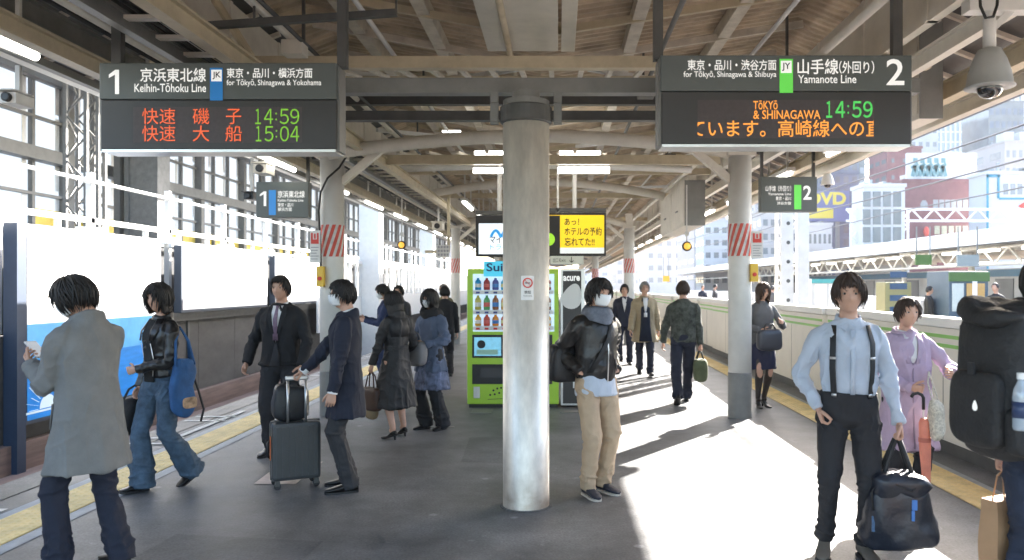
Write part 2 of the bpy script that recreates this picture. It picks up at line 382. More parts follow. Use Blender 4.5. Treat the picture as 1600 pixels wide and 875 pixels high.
# slanting wind bracing and hanger rods
mb = MB()
for (a, b) in (((-2.4, 7.6, 3.7), (-.4, 9.6, 3.95)), ((-2.4, 9.8, 3.95), (-.4, 7.8, 3.75)), ((2.3, 7.6, 3.7), (.3, 9.6, 3.95)), ((2.3, 9.8, 3.95), (.3, 7.8, 3.75)),
               ((-2.4, 10.6, 3.7), (-.4, 13, 3.9)), ((2.3, 10.6, 3.7), (.3, 13, 3.9)), ((-2.4, 16.6, 3.7), (-.4, 19, 3.9)), ((2.3, 16.6, 3.7), (.3, 19, 3.9))):
    obj('wind_brace', MB().bar(a, b, .05, .05), M_steelw, can)
mb = MB(); mb.bar(at(620, 20, 5.9), at(300, 42, 5.9), .05, .05); mb.bar(at(619, 0, 5.9), at(619, 24, 5.9), .015, .015); mb.bar(at(397, 38, 5.9), at(397, 5, 5.9), .015, .015)
obj('hanging_conduit', mb, M_darkst, can)
mb = MB(); mb.tube([at(336, 0, 6.4), at(392, 88, 6.4)], .035, 8); obj('brace_tube', mb, M_tan, can)
# glowing crosswise strips added under the roof to stand for skylight openings
for (x0, x1, y0, y1) in ((742, 786, 237, 246), (740, 786, 263, 271), (874, 938, 237, 246), (872, 952, 262, 271), (692, 720, 205, 207)):
    a = at(x0, y1, 11.62); b = at(x1, y0, 11.62); obj('skylight_glow_strip', MB().box(a.x, b.x, 11.56, 11.62, a.z, b.z), M_tube, can)
# long boxed duct over the middle of the platform
d = MB().box(-.67, .15, YB, 7.75, 3.90, 3.96)
duct = obj('air_duct', MB().box(-.68, .0, YB, 7.75, 3.905, 3.97).box(.03, .16, YB, 7.75, 3.90, 3.97), M_cream, bevel=.004)
tag(duct, 'flat cream painted duct box running along the middle of the canopy ceiling', 'duct')

# ---------------------------------------------------------------- columns and pillars
M_steel = mat('stainless_column', (.78, .73, .65), .42, .5, var=.25, scale=4, stretch=(1.5, 1.5, .5), bump=.08, bscale=25)
def stain(m, z1, dark, amt):                 # scuffs and dirt that gather at the foot of a column
    nt = m.node_tree; b = nt.nodes['Principled BSDF']; src = b.inputs['Base Color'].links[0].from_socket
    tc = nt.nodes.new('ShaderNodeTexCoord'); sp = nt.nodes.new('ShaderNodeSeparateXYZ'); nt.links.new(tc.outputs['Object'], sp.inputs[0])
    n = nt.nodes.new('ShaderNodeTexNoise'); n.inputs['Scale'].default_value = 9; n.inputs['Detail'].default_value = 7; nt.links.new(tc.outputs['Object'], n.inputs['Vector'])
    mr = nt.nodes.new('ShaderNodeMapRange'); mr.inputs[1].default_value = z1; mr.inputs[2].default_value = 0; nt.links.new(sp.outputs[2], mr.inputs[0])
    mu = nt.nodes.new('ShaderNodeMath'); mu.operation = 'MULTIPLY'; nt.links.new(mr.outputs[0], mu.inputs[0]); nt.links.new(n.outputs[0], mu.inputs[1])
    m2 = nt.nodes.new('ShaderNodeMath'); m2.operation = 'MULTIPLY'; m2.inputs[1].default_value = amt; m2.use_clamp = True; nt.links.new(mu.outputs[0], m2.inputs[0])
    mx = nt.nodes.new('ShaderNodeMixRGB'); mx.inputs[2].default_value = (*dark, 1); nt.links.new(m2.outputs[0], mx.inputs[0]); nt.links.new(src, mx.inputs[1]); nt.links.new(mx.outputs[0], b.inputs['Base Color'])
stain(M_steel, .6, (.22, .16, .11), 1.3)
cx, cyy = fl(822, 790); rc = .172
col = thing('central_column', 'thick round stainless steel column with a no smoking sticker', 'column', (cx, cyy, 0))
obj('shaft', MB().lathe((cx, cyy, 0), [(rc+.004, 0), (rc, .01), (rc, 2.83)], 48), M_steel, col, smooth=False)
col.children[0].data.polygons.foreach_set('use_smooth', [len(p.vertices) == 4 for p in col.children[0].data.polygons])
obj('base_grout', MB().lathe((cx, cyy, 0), [(rc+.022, .002), (rc+.018, .007), (rc+.006, .009)], 32), mat('grout', (.12, .115, .11), .9, var=.3, scale=20), col)
obj('collar', MB().lathe((cx, cyy, 0), [(rc+.006, 2.83), (rc+.02, 2.84), (rc+.02, 2.95), (rc+.006, 2.96)], 32), M_darkst, col)
obj('capital', MB().lathe((cx, cyy, 0), [(rc, 2.96), (rc, 3.0), (rc-.07, 3.02), (rc-.07, 3.07)], 32), M_grayst, col)
for s in (-1, 1):
    obj('hanger_bracket', MB().box(cx+s*.235-.03, cx+s*.235+.03, cyy-.02, cyy+.02, 2.83, 3.07).cbox((cx+s*.235, cyy-.028, 2.87), (.05, .02, .05)).cbox((cx+s*.235, cyy-.028, 3.01), (.05, .02, .05)), M_grayst, col)
# sticker curved to the shaft
def curved(mb, px0, px1, py0, py1, r, n=6):
    zc = lambda py: CAM_H + (VY-py)*(cyy-r)/FPX
    a0 = [math.asin(max(-1, min(1, ((px-VX)*(cyy-r)/FPX-cx)/r))) for px in (px0, px1)]
    P = [[(cx+r*math.sin(a0[0]+(a0[1]-a0[0])*k/n), cyy-r*math.cos(a0[0]+(a0[1]-a0[0])*k/n), z) for k in range(n+1)] for z in (zc(py1), zc(py0))]
    return mb.grid(P)
stk = obj('sticker', curved(MB(), 814, 834, 431, 469, rc+.003), mat('sticker_white', (.75, .73, .7), .5, var=.05), col)
mred = mat('sign_red', (.62, .05, .035), .5, var=.05)
mb = MB(); c = at(824.5, 442, cyy-rc-.004); q = 20
r0, r1 = .028, .037
mb.add([(c.x+r*math.cos(2*math.pi*k/q), c.y-.004, c.z+r*math.sin(2*math.pi*k/q)) for r in (r0, r1) for k in range(q)], [(k, (k+1) % q, q+(k+1) % q, q+k) for k in range(q)])
mb.bar((c.x-.022, c.y-.006, c.z+.022), (c.x+.022, c.y-.006, c.z-.022), .003, .007, (0, 1, 0)); obj('symbol', mb, mred, stk)
mb = MB(); mb.box(c.x-.018, c.x+.008, c.y-.0045, c.y-.004, c.z-.004, c.z+.003); mb.box(c.x+.009, c.x+.016, c.y-.0045, c.y-.004, c.z-.004, c.z+.003)
text_mb('禁煙', c.x-.024, c.x+.024, c.z-.078, c.z-.056, c.y-.004, mb, bold=.01); text_mb('No Smoking', c.x-.03, c.x+.03, c.z-.1, c.z-.089, c.y-.004, mb)
obj('lettering', mb, M_black, stk)

def stripes(x, y, r, z0, z1, s):
    """Red and white slanting bands wrapped round a pillar."""
    w = MB().lathe((x, y, 0), [(r+.002, z0), (r+.002, z1)], 32); rd = MB(); n = 32; k0 = 5
    H = z1-z0; tw = H*.62/r
    for k in range(12):
        a0 = k*2*math.pi/12; P = []
        for t in range(13):
            z = z0+H*t/12; a = a0+s*tw*t/12*.5
            P.append([(x+(r+.004)*math.cos(a+j*.07), y+(r+.004)*math.sin(a+j*.07), z) for j in range(5)])
        rd.grid(P)
    return w, rd
M_redp = mat('hazard_red', (.55, .075, .05), .5, var=.15)
def pillar(px, Y, w, zt, label, s, dia=None, dz=0):
    x = (px-VX)*Y/FPX; r = w/2
    t = thing('round_pillar', label, 'pillar', (x, Y, 0), 0, 'round steel pillars carrying the canopy')
    obj('shaft', MB().lathe((x, Y, 0), [(r, .55), (r, zt)], 28), M_steelw, t, smooth=True)
    obj('base_sleeve', MB().lathe((x, Y, 0), [(r+.004, 0), (r+.004, .55), (r, .56)], 28), M_grayst, t, smooth=False)
    a, b = stripes(x, Y, r, 2.0, 2.4, s)
    hb = obj('hazard_band', a, M_wpaint, t); obj('red_stripes', b, M_redp, hb)
    obj('pillar_head', MB().box(x-r-.03, x+r+.03, Y-r, Y+r, zt, zt+.06).box(x-.09, x+.09, Y-.09, Y+.09, zt+.06, 3.65), M_cream, t)
    sx = 1 if x < 0 else -1
    obj('knee_brace', MB().bar((x+sx*r*.6, Y, zt-.32), (x+sx*.62, Y, zt+.12), .09, .1, (0, 1, 0)), M_cream, t)
    return t
p1 = pillar(519, 10.15, .30, 3.24, 'thick white pillar with red hazard stripes behind the man with glasses and a suitcase', 1)
p2 = pillar(1156, 9.95, .285, 3.24, 'white pillar with red hazard stripes standing beside the woman with a black handbag', 1)
pillar(712, 22.4, .26, 3.24, 'white hazard striped pillar left of the green vending machine', 1)
pillar(983, 22.4, .30, 3.24, 'white hazard striped pillar behind the walking man in a beige coat', 1)
pillar(930, 35.5, .30, 3.24, 'most distant hazard striped pillar, seen above the masked man in leather jacket', 1)
pillar(778, 35.5, .30, 3.24, 'distant white pillar hidden behind the vending machine and column', 1)
# things fixed to the pillars
mb = MB(); mb.tube([at(541, 245, 9.95), at(530, 262, 9.95), at(512, 278, 9.95), at(501, 300, 9.95), at(498, 330, 9.95), at(500, 372, 9.95), at(502, 440, 9.95)], .014, 8)
tag(obj('cable', mb, M_cable), 'dark cable looping down the left side of the thick hazard striped pillar', 'cable')
def notice(px0, px1, py0, py1, Y, label, name='notice_board'):
    t = thing(name, label, 'notice', tuple(at((px0+px1)/2, (py0+py1)/2, Y)))
    a = at(px0, py1, Y); b = at(px1, py0, Y); h = b.z-a.z; w = b.x-a.x
    obj('board', MB().box(a.x, b.x, Y, Y+.02, a.z, b.z), mat('notice_white', (.7, .69, .67), .5, var=.05), t)
    k = MB()
    k.box(a.x+w*.12, b.x-w*.12, Y-.004, Y-.001, b.z-h*.42, b.z-h*.28).box(a.x+w*.12, a.x+w*.3, Y-.004, Y-.001, b.z-h*.28, b.z-h*.08).box(b.x-w*.3, b.x-w*.12, Y-.004, Y-.001, b.z-h*.28, b.z-h*.08).box(a.x+w*.42, a.x+w*.58, Y-.004, Y-.001, b.z-h*.26, b.z-h*.1)
    obj('red_symbol', k, mred, t)
    k = MB()
    for i in range(5):
        z = b.z-h*(.52+i*.09); k.box(a.x+w*.12, b.x-w*(.12+.1*(i % 3)), Y-.004, Y-.001, z-h*.025, z)
    obj('lettering', k, mat('notice_grey_text', (.3, .3, .32), .6, var=0), t)
    return t
notice(484, 500, 360, 410, 9.9, 'small white notice with red symbol on the left side of the near left pillar')
notice(1174, 1192, 361, 404, 9.8, 'small white notice with red symbol on the right side of the near right pillar')
def callbox(px0, px1, py0, py1, Y, label):
    a = at(px0, py1, Y); b = at(px1, py0, Y); t = thing('emergency_call_box', label, 'call box', ((a.x+b.x)/2, Y, a.z))
    obj('housing', MB().box(a.x, b.x, Y, Y+.09, a.z, b.z), mat('safety_yellow', (.75, .48, .05), .45, var=.08), t, bevel=.008)
    obj('push_button', MB().lathe(((a.x+b.x)/2, Y, a.z+(b.z-a.z)*.4), [(.025, -.01), (.025, .015), (.018, .02)], 14, 'y'), mred, t)
callbox(494, 505, 416, 448, 9.9, 'yellow emergency button box on the near left pillar')
callbox(1173, 1185, 412, 440, 9.8, 'yellow emergency button box on the near right pillar')

# ---------------------------------------------------------------- departure boards
def board(px0, px1, py0, pym, py1, Y, dep, label, side):
    a = at(px0, py1, Y); b = at(px1, py0, Y); zm = at(0, pym, Y).z
    t = thing('departure_board', label, 'sign', ((a.x+b.x)/2, Y, a.z), 0, 'LED departure boards over the platform')
    obj('header_panel', MB().box(a.x, b.x, Y, Y+dep, zm+.004, b.z), M_sign, t, bevel=.008)
    obj('display_housing', MB().box(a.x+.01, b.x-.003, Y+.006, Y+dep-.006, a.z+.02, zm), M_signd, t, bevel=.006)
    obj('bottom_trim', MB().box(a.x+.012, b.x-.01, Y+.01, Y+dep-.01, a.z, a.z+.018), M_alu, t)
    for sx in (a.x, b.x):
        obj('end_frame', MB().box(sx-.012, sx+.012, Y+.03, Y+dep-.03, a.z+.01, b.z-.02), M_grayst, t)
    for px in ((171, 529) if side < 0 else (1031, 1411)):
        x = (px-VX)*Y/FPX; obj('hanger_post', MB().box(x-.033, x+.033, Y+dep/2-.03, Y+dep/2+.03, b.z-.01, 4.0), M_darkst, t)
    return t
SY = 5.5
def clock_mb(s, x0, x1, y0, y1, Y, mb, bold=.0):     # four LED digits and a colon
    w = (x1-x0)/4.55; x = x0
    for ch in s:
        if ch == '：': ptext(ch, x+w*.14, x+w*.30, y0+6, y1-6, Y, mb, bold=bold); x += w*.5
        else:
            i = w*.22 if ch == '１' else w*.06; ptext(ch, x+i, x+w-i, y0, y1, Y, mb, bold=bold); x += w*1.01
    return mb
def one_mb(mb, px0, px1, py0, py1, Y):         # the numeral 1 with its flag
    a = at(px0, py1, Y); b = at(px1, py0, Y); w = b.x-a.x; h = b.z-a.z
    mb.add([(a.x+w*u, Y, a.z+h*v) for u, v in ((1, 1), (.62, 1), (0, .80), (0, .66), (.6, .80), (.6, 0), (1, 0))], [(0, 1, 2, 3, 4), (0, 4, 5, 6)])
b1 = board(155, 526, 98, 156, 237, SY, .22, 'grey departure board for platform 1 with a blue line badge and red LED text', -1)
F = SY-.004
obj('line_badge', MB().quad(at(328, 157, F), at(348, 157, F), at(348, 106, F), at(328, 106, F)), M_blue, b1)
mb = MB(); one_mb(mb, 170, 186, 109, 147, F); ptext('京浜東北線', 219, 322, 106, 128, F, mb, bold=.012); ptext('Keihin-Tōhoku Line', 210, 322, 130, 144, F, mb, bold=.008)
ptext('東京・品川・横浜方面', 354, 488, 106, 122, F, mb, bold=.012); ptext('for Tōkyō, Shinagawa & Yokohama', 354, 502, 124, 136, F, mb, bold=.006)
o = F-.002; mb.quad(at(330, 127, o), at(346.5, 127, o), at(346.5, 109, o), at(330, 109, o)); obj('lettering', mb, M_white, b1)
obj('badge_letters', ptext('JK', 332, 345, 112, 124, F-.004, bold=.015), M_black, b1)
led = obj('led_screen', MB().quad(at(208, 223, F+.008), at(472, 223, F+.008), at(472, 167, F+.008), at(208, 167, F+.008)), M_led, b1)
mb = MB()
for s, x0, x1, y0, y1 in (('快速', 222, 274, 169, 194), ('磯', 301, 327, 169, 194), ('子', 353, 377, 170, 194), ('快速', 222, 274, 196, 221), ('大', 301, 327, 196, 221), ('船', 352, 378, 196, 221)): ptext(s, x0, x1, y0, y1, F+.005, mb)
obj('red_lettering', mb, M_red, led)
mb = MB(); clock_mb('１４：５９', 395, 469, 170, 194, F+.005, mb); clock_mb('１５：０４', 396, 469, 197, 221, F+.005, mb); obj('time_digits', mb, M_gled, led)

b2 = board(1032, 1425, 86, 143, 229, SY, .22, 'grey departure board for platform 2 with a green line badge and scrolling orange text', 1)
obj('line_badge', MB().quad(at(1218, 145, F), at(1239, 145, F), at(1239, 92, F), at(1218, 92, F)), M_green, b2)
mb = MB(); ptext('2', 1385, 1413, 92, 133, F, mb, bold=.012); ptext('山手線', 1246, 1310, 92, 116, F, mb, bold=.014); ptext('（外回り）', 1311, 1366, 95, 115, F, mb, bold=.01); ptext('Yamanote Line', 1247, 1338, 117, 130, F, mb, bold=.008)
ptext('東京・品川・渋谷方面', 1074, 1213, 93, 110, F, mb, bold=.012); ptext('for Tōkyō, Shinagawa & Shibuya', 1068, 1213, 111, 123, F, mb, bold=.006)
mb.quad(at(1220, 114, o), at(1237, 114, o), at(1237, 95, o), at(1220, 95, o)); obj('lettering', mb, M_white, b2)
obj('badge_letters', ptext('JY', 1222, 1235, 98, 111, F-.004, bold=.015), M_black, b2)
led = obj('led_screen', MB().quad(at(1090, 216, F+.008), at(1366, 216, F+.008), at(1366, 156, F+.008), at(1090, 156, F+.008)), M_led, b2)
mb = MB(); ptext('TōKYō', 1177, 1215, 157, 171, F+.005, mb, bold=.01); ptext('& SHINAGAWA', 1177, 1282, 172, 186, F+.005, mb, bold=.01)
ptext('ています。高崎線への直', 1078, 1379, 187, 214, F+.005, mb, clip=(1090, 1365), bold=.008); obj('orange_lettering', mb, M_orange, led)
obj('time_digits', clock_mb('１４：５９', 1287, 1365, 158, 184, F+.005, MB(), .012), M_gled2, led)

# small platform number signs further on
def small_sign(px0, px1, py0, py1, Y, num, lm, label, texts, nx, bx):
    a = at(px0, py1, Y); b = at(px1, py0, Y); t = thing('platform_number_sign', label, 'sign', ((a.x+b.x)/2, Y, a.z))
    obj('sign_box', MB().box(a.x, b.x, Y, Y+.16, a.z, b.z), M_sign, t, bevel=.01)
    for x in (a.x+.03, b.x-.03): obj('hanger_rod', MB().box(x-.02, x+.02, Y+.06, Y+.1, b.z-.01, 3.85), M_darkst, t)
    f = Y-.004
    obj('line_stripe', MB().quad(at(bx[0], py1-4, f), at(bx[1], py1-4, f), at(bx[1], py0+13, f), at(bx[0], py0+13, f)), lm, t)
    mb = MB(); (one_mb(mb, *nx, f) if num == '1' else ptext(num, *nx, f, mb, bold=.02))
    for s, x0, x1, y0, y1 in texts: ptext(s, x0, x1, y0, y1, f, mb, bold=.01)
    obj('lettering', mb, M_white, t)
small_sign(400, 482, 284, 340, 11.2, '1', M_blue, 'small sign numbered 1 with a blue stripe beyond the board with red LED text', (('京浜東北線', 434, 476, 298, 309), ('Keihin-Tohoku Line', 434, 474, 311, 315), ('東京・品川', 434, 458, 317, 323), ('横浜方面', 434, 456, 324, 330)), (406, 416, 299, 322), (420, 431))
small_sign(1189, 1277, 276, 331, 11.2, '2', M_green, 'small sign numbered 2 with a green stripe beyond the board with orange text', (('山手線（外回り）', 1196, 1236, 290, 299), ('Yamanote Line', 1200, 1236, 301, 305), ('東京・品川', 1212, 1236, 307, 313), ('渋谷方面', 1214, 1236, 315, 320)), (1255, 1268, 290, 312), (1241, 1252))

# ---------------------------------------------------------------- lamps, cameras, boxes under the roof
def lamp(x, y0, L, z, label, group):
    t = thing('fluorescent_lamp', label, 'lamp', (x, y0, z), 0, group)
    obj('housing', MB().box(x-.07, x+.07, y0, y0+L, z+.035, z+.10), M_steelw, t, bevel=.01)
    obj('tube', MB().tube([(x, y0+.03, z+.01), (x, y0+L-.03, z+.01)], .032, 10), M_tube, t, smooth=True)
    obj('stem', MB().box(x-.015, x+.015, y0+.2, y0+.23, z+.1, roof_z(x)+.05).box(x-.015, x+.015, y0+L-.23, y0+L-.2, z+.1, roof_z(x)+.05), M_steelw, t)
    return t
ys = [4.35, 7.2, 10.05, 12.95, 15.8, 18.6, 21.6, 24.6, 27.5, 30.5, 33.5, 36.5, 39.5]
for k, y in enumerate(ys): lamp(-3.8, y, 1.5, 3.29, f'{ORD[k]} fluorescent lamp from the camera in the row facing the billboards', 'fluorescent lamps in the row facing the billboards')
for k, y in enumerate([8.9, 12.0, 15.0, 18.0, 21.0, 24.0, 27.0, 30.0, 33.0, 36.0]): lamp(3.5, y, 1.5, 3.32, f'{ORD[k]} fluorescent lamp from the camera in the row over the ivory screen doors', 'fluorescent lamps in the row over the screen doors')
for k, y in enumerate([16.5, 19.5, 22.5, 25.5]): lamp(-1.95, y, 1.6, 3.35, f'{ORD[k]} fluorescent lamp along the inner left ceiling beam', 'inner ceiling lamps')

def dome_camera(c, r, ztop, label, m=None):
    t = thing('dome_camera', label, 'security camera', tuple(c), 0, 'dome security cameras under the canopy')
    m = m or mat('camera_grey', (.36, .36, .35), .4, var=.06)
    x, y, z = c
    obj('housing', MB().lathe((x, y, z), [(r*.34, r*2.25), (r*.5, r*2.2), (r*.72, r*1.75), (r*.92, r*1.1), (r*1.0, r*.55), (r*1.08, r*.5), (r*1.08, r*.44), (r*.6, r*.42)], 32), m, t, smooth=True)
    obj('lens_dome', MB().ell((x, y, z+r*.42), (r*.55, r*.55, r*.5), 20, 12), mat('smoked_dome', (.03, .028, .028), .06, var=0, coat=1), t, smooth=True)
    obj('pole', MB().tube([(x, y, z+r*2.2), (x, y, ztop)], r*.28, 14), M_steelw, t, smooth=True)
    obj('mount_plate', MB().box(x-r*.5, x+r*1.4, y-r*.3, y+r*.3, ztop-r*.45, ztop-r*.2).bar((x+r*.2, y, ztop-r*1.3), (x+r*1.1, y, ztop-r*.4), r*.12, r*.3), M_steelw, t)
    return t
c = at(1546, 152, 5.0); dome_camera(c, .135, 3.42, 'large grey dome security camera hanging at the upper right, lens down')
tag(obj('cable', MB().tube([at(1530, -25, 4.85), at(1532, 10, 4.8), at(1540, 28, 4.78), at(1552, 26, 4.8), at(1558, 8, 4.85), at(1560, -25, 4.9)], .009, 8), M_cable, smooth=True), 'loop of black cable above the large dome camera', 'cable')
obj_mount = MB().box(2.55, 3.3, 4.95, 5.06, 3.34, 3.42)
tag(obj('camera_bracket', obj_mount, M_steelw), 'white steel arm holding up the large dome camera', 'bracket')
c = at(1293, 293, 12.0); dome_camera(c, .095, 3.75, 'small white dome camera beside the sign numbered 2', M_steelw)
def cabinet(px_n, px_f, py_b, X, dep_x, z1, label, Yn):
    Y0 = X*FPX/(px_n-VX); Y1 = X*FPX/(px_f-VX); z0 = CAM_H+(VY-py_b)*Y0/FPX
    t = thing('equipment_cabinet', label, 'cabinet', (X, Y0, z0)); x1 = X+dep_x
    obj('cabinet_body', MB().box(X, x1, Y0, Y1, z0, z1), M_cream, t, bevel=.012)
    w = (Y1-Y0)/2
    for k in range(2):
        dr = obj('cabinet_door', MB().box(X-.012, X-.001, Y0+k*w+.03, Y0+(k+1)*w-.02, z0+.05, z1-.04), M_cream, t, bevel=.003)
        obj('handle', MB().box(X-.03, X-.013, Y0+k*w+w*.45, Y0+k*w+w*.6, z0+(z1-z0)*.38, z0+(z1-z0)*.41), M_grayst, dr)
    obj('edge_frame', MB().box(X-.004, x1+.006, Y0-.02, Y0-.001, z0-.004, z1), M_grayst, t)
    return t
cab = cabinet(1437, 1362, 185, 3.33, .2, 4.25, 'large cream equipment cabinet hanging behind the right departure board', 0)
mb = MB(); k = Vector((3.31, 8.2, 3.75)); mb.box(3.310, 3.314, 7.75, 8.35, 3.78, 3.86).box(3.310, 3.314, 7.8, 8.2, 3.66, 3.69); obj('label_plate', mb, M_white, cab)
cabinet(1070, 1033, 352, 2.3, .36, 3.55, 'smaller cream equipment cabinet hanging further along, left of the near right pillar', 0)

def hanging_lamp(px, py, Y, ztop, label):
    c = at(px, py, Y); t = thing('signal_lamp', label, 'signal lamp', tuple(c))
    obj('housing', MB().lathe((c.x, c.y, c.z), [(.02, -.09), (.07, -.08), (.085, .0), (.085, .05), (.07, .06)], 20, 'y'), M_black, t, smooth=True)
    obj('lens', MB().lathe((c.x, c.y-.061, c.z), [(.062, 0), (.05, .02), (.02, .028)], 20, 'y'), mat('amber_lens', (.7, .4, .06), .2, var=0, emis=(1, .5, .08), estr=.12), t, smooth=True)
    obj('rod', MB().box(c.x-.01, c.x+.01, c.y-.01, c.y+.01, c.z+.06, ztop).cbox((c.x, c.y, c.z+.22), (.07, .06, .07)), M_steelw, t)
hanging_lamp(1073, 385, 14.0, 3.4, 'round amber signal lamp hanging left of the near right pillar')
hanging_lamp(628, 383, 16.0, 3.4, 'round amber signal lamp hanging beyond the near left pillar')
def box_camera(px, py, Y, w, label, m, ztop, dirx=1):
    c = at(px, py, Y); t = thing('box_camera', label, 'security camera', tuple(c)); L = w*1.7
    obj('housing', MB().box(c.x-w/2, c.x+w/2, c.y, c.y+L, c.z-w*.35, c.z+w*.35).box(c.x-w*.6, c.x+w*.6, c.y-.05, c.y+L*.9, c.z+w*.36, c.z+w*.46), m, t, bevel=.006)
    obj('lens', MB().lathe((c.x, c.y, c.z), [(w*.28, 0), (w*.28, .03), (w*.2, .035)], 16, 'y'), M_black, t)
    obj('mount_arm', MB().box(c.x-.018, c.x+.018, c.y+L*.5, c.y+L*.5+.036, c.z+w*.4, ztop), M_steelw, t)
box_camera(406, 263, 10.6, .18, 'cream box camera under the left lamps, above the sign numbered 1', M_cream, 3.5)
box_camera(388, 306, 11.6, .14, 'black box camera at the left end of the sign numbered 1', M_black, 3.5)
box_camera(683, 353, 17.5, .22, 'cream box camera hanging beyond the near left pillar', M_cream, 3.5)
box_camera(12, 152, 6.3, .13, 'white camera with a slanted bracket at the far left under the lamps', M_steelw, 3.4)
t = thing('hanging_pole', 'tan hanging pole holding a small white information plate', 'sign pole', tuple(at(701, 392, 17)))
a = at(701, 394, 17); obj('pole', MB().box(a.x-.03, a.x+.03, 16.97, 17.03, a.z, 3.75).box(a.x-.5, a.x, 16.98, 17.02, a.z-.02, a.z+.04), M_tan, t)
a = at(682, 402, 16.95); b = at(702, 383, 16.95); obj('plate', MB().box(a.x, b.x, 16.93, 16.955, a.z, b.z), M_steelw, t)
mb = MB()
for i in range(3):
    for j in range(4): mb.box(a.x+.03+j*.062, a.x+.075+j*.062, 16.925, 16.929, a.z+.03+i*.08, a.z+.08+i*.08)
obj('lettering', mb, mat('notice_grey_text', (.3, .3, .32), .6, var=0), t)

# ---------------------------------------------------------------- screens and vending machines
def tv(px0, px1, py0, py1, Y, label, pm, draw, ftop):
    a = at(px0, py1, Y); b = at(px1, py0, Y); t = thing('hanging_screen', label, 'screen', ((a.x+b.x)/2, Y, a.z), 0, 'advertising screens under the canopy')
    obj('bezel', MB().box(a.x-.05, b.x+.03, Y+.01, Y+.12, a.z-.04, b.z+.04), M_black, t, bevel=.008)
    sc = obj('screen', MB().quad((a.x, Y+.004, a.z), (b.x, Y+.004, a.z), (b.x, Y+.004, b.z), (a.x, Y+.004, b.z)), pm, t)
    draw(sc, Y); obj('hanger_pole', MB().tube([((a.x+b.x)/2, Y+.07, b.z+.03), ((a.x+b.x)/2, Y+.07, 3.7)], .035, 10), M_steelw, t)
    obj('top_beam', MB().box(a.x-.05, b.x+.03, Y+.02, Y+.1, b.z+.05, b.z+.11), M_darkst, t)
def dr1(sc, Y):
    f = Y; mb = MB()
    pts = [at(767+u*3.2, 371-11*abs(math.sin(u*.62+.1)), f-.001) for u in np.linspace(0, 9.8, 26)]
    mb.tube(pts, .022, 6); ptext('トラベル', 766, 806, 382, 390, f, mb)
    obj('blue_logo', mb, mat('screen_blue', (.02, .3, .7), .5, var=0, emis=(.02, .3, .75), estr=.06), sc)
    obj('lettering', ptext('マイナビ', 765, 806, 368, 380, f, bold=.01), M_black, sc)
    a = at(747, 349, f); b = at(812, 340, f); obj('black_band', MB().box(a.x, b.x, f-.002, f, a.z, b.z), M_black, sc)
tv(748, 812, 340, 397, 12.4, 'white advertising screen with a blue wave logo left of the central column', mat('screen_white', (.6, .65, .7), .4, var=0, emis=(.78, .88, 1), estr=.11), dr1, 0)
def dr2(sc, Y):
    mb = MB(); ptext('あっ！', 882, 905, 341, 352, Y, mb, bold=.015); ptext('ホテルの予約', 882, 940, 355, 368, Y, mb, bold=.015); ptext('忘れてた!!', 882, 929, 371, 384, Y, mb, bold=.015); obj('lettering', mb, M_black, sc)
    a = at(875, 396, Y); b = at(944, 387, Y); obj('grey_footer', MB().quad((a.x, Y, a.z), (b.x, Y, a.z), (b.x, Y, b.z), (a.x, Y, b.z)), mat('screen_grey', (.5, .55, .6), .5, var=0, emis=(.8, .8, .78), estr=.08), sc)
    a = at(858, 396, Y); b = at(875, 337, Y); obj('black_side', MB().box(a.x, b.x, Y-.004, Y-.001, a.z, b.z), M_black, sc)
    c = at(857, 374, Y); k = MB(); k.lathe((c.x, c.y-.006, c.z), [(.1, 0), (.1, .002)], 24, 'y'); obj('green_disc', k, mat('disc_green', (.3, .6, .03), .5, var=0, emis=(.4, .8, .05), estr=.06), sc)
tv(852, 944, 336, 396, 12.4, 'yellow advertising screen with black Japanese text right of the central column', mat('screen_yellow', (.7, .5, .02), .4, var=0, emis=(1, .62, .01), estr=.085), dr2, 0)
a = at(860, 413, 12.4); b = at(912, 400, 12.4); t = thing('direction_sign', 'small white direction sign with a down arrow below the yellow screen', 'sign', ((a.x+b.x)/2, 12.4, a.z))
obj('sign_plate', MB().box(a.x, b.x, 12.4, 12.46, a.z, b.z), mat('sign_white', (.62, .62, .58), .5, var=.03), t)
m1 = MB(); e = at(893, 406, 12.39); m1.bar((e.x, 12.393, e.z+.045), (e.x, 12.393, e.z-.04), .012, .01, (0, 1, 0)).bar((e.x, 12.393, e.z-.04), (e.x+.03, 12.393, e.z-.01), .012, .01, (0, 1, 0)).bar((e.x, 12.393, e.z-.04), (e.x-.03, 12.393, e.z-.01), .012, .01, (0, 1, 0))
ptext('出口', 864, 872, 403, 410, 12.395, m1); ptext('Exit', 874, 884, 404, 409, 12.395, m1); obj('lettering', m1, M_darkst, t); obj('rod', MB().box(a.x+.1, a.x+.13, 12.42, 12.44, b.z, 3.7), M_steelw, t)

VYY = 10.7; M_vg = mat('lime_green_enamel', (.40, .66, .05), .35, var=.05, scale=3); 
def V(px, py): return at(px, py, VYY)
a = V(730, 637); b = V(873, 420)
vm = thing('vending_machine', 'lime green drinks vending machine full of bottles behind the central column', 'vending machine', ((a.x+b.x)/2, VYY, 0))
obj('cabinet', MB().box(a.x, b.x, VYY, VYY+.72, .05, b.z), M_vg, vm, bevel=.012)
obj('plinth', MB().box(a.x+.02, b.x-.02, VYY+.04, VYY+.7, 0, .05), M_black, vm)
def vbox(name, px0, px1, py0, py1, y0, y1, m, par, bev=.0):
    p = at(px0, py1, VYY); q = at(px1, py0, VYY); return obj(name, MB().box(p.x, q.x, VYY+y0, VYY+y1, p.z, q.z), m, par, bevel=bev)
win = vbox('display_window', 739, 866, 428, 518, -.006, .002, mat('window_backing', (.45, .55, .62), .5, var=.1, emis=(.6, .8, 1), estr=.09), vm)
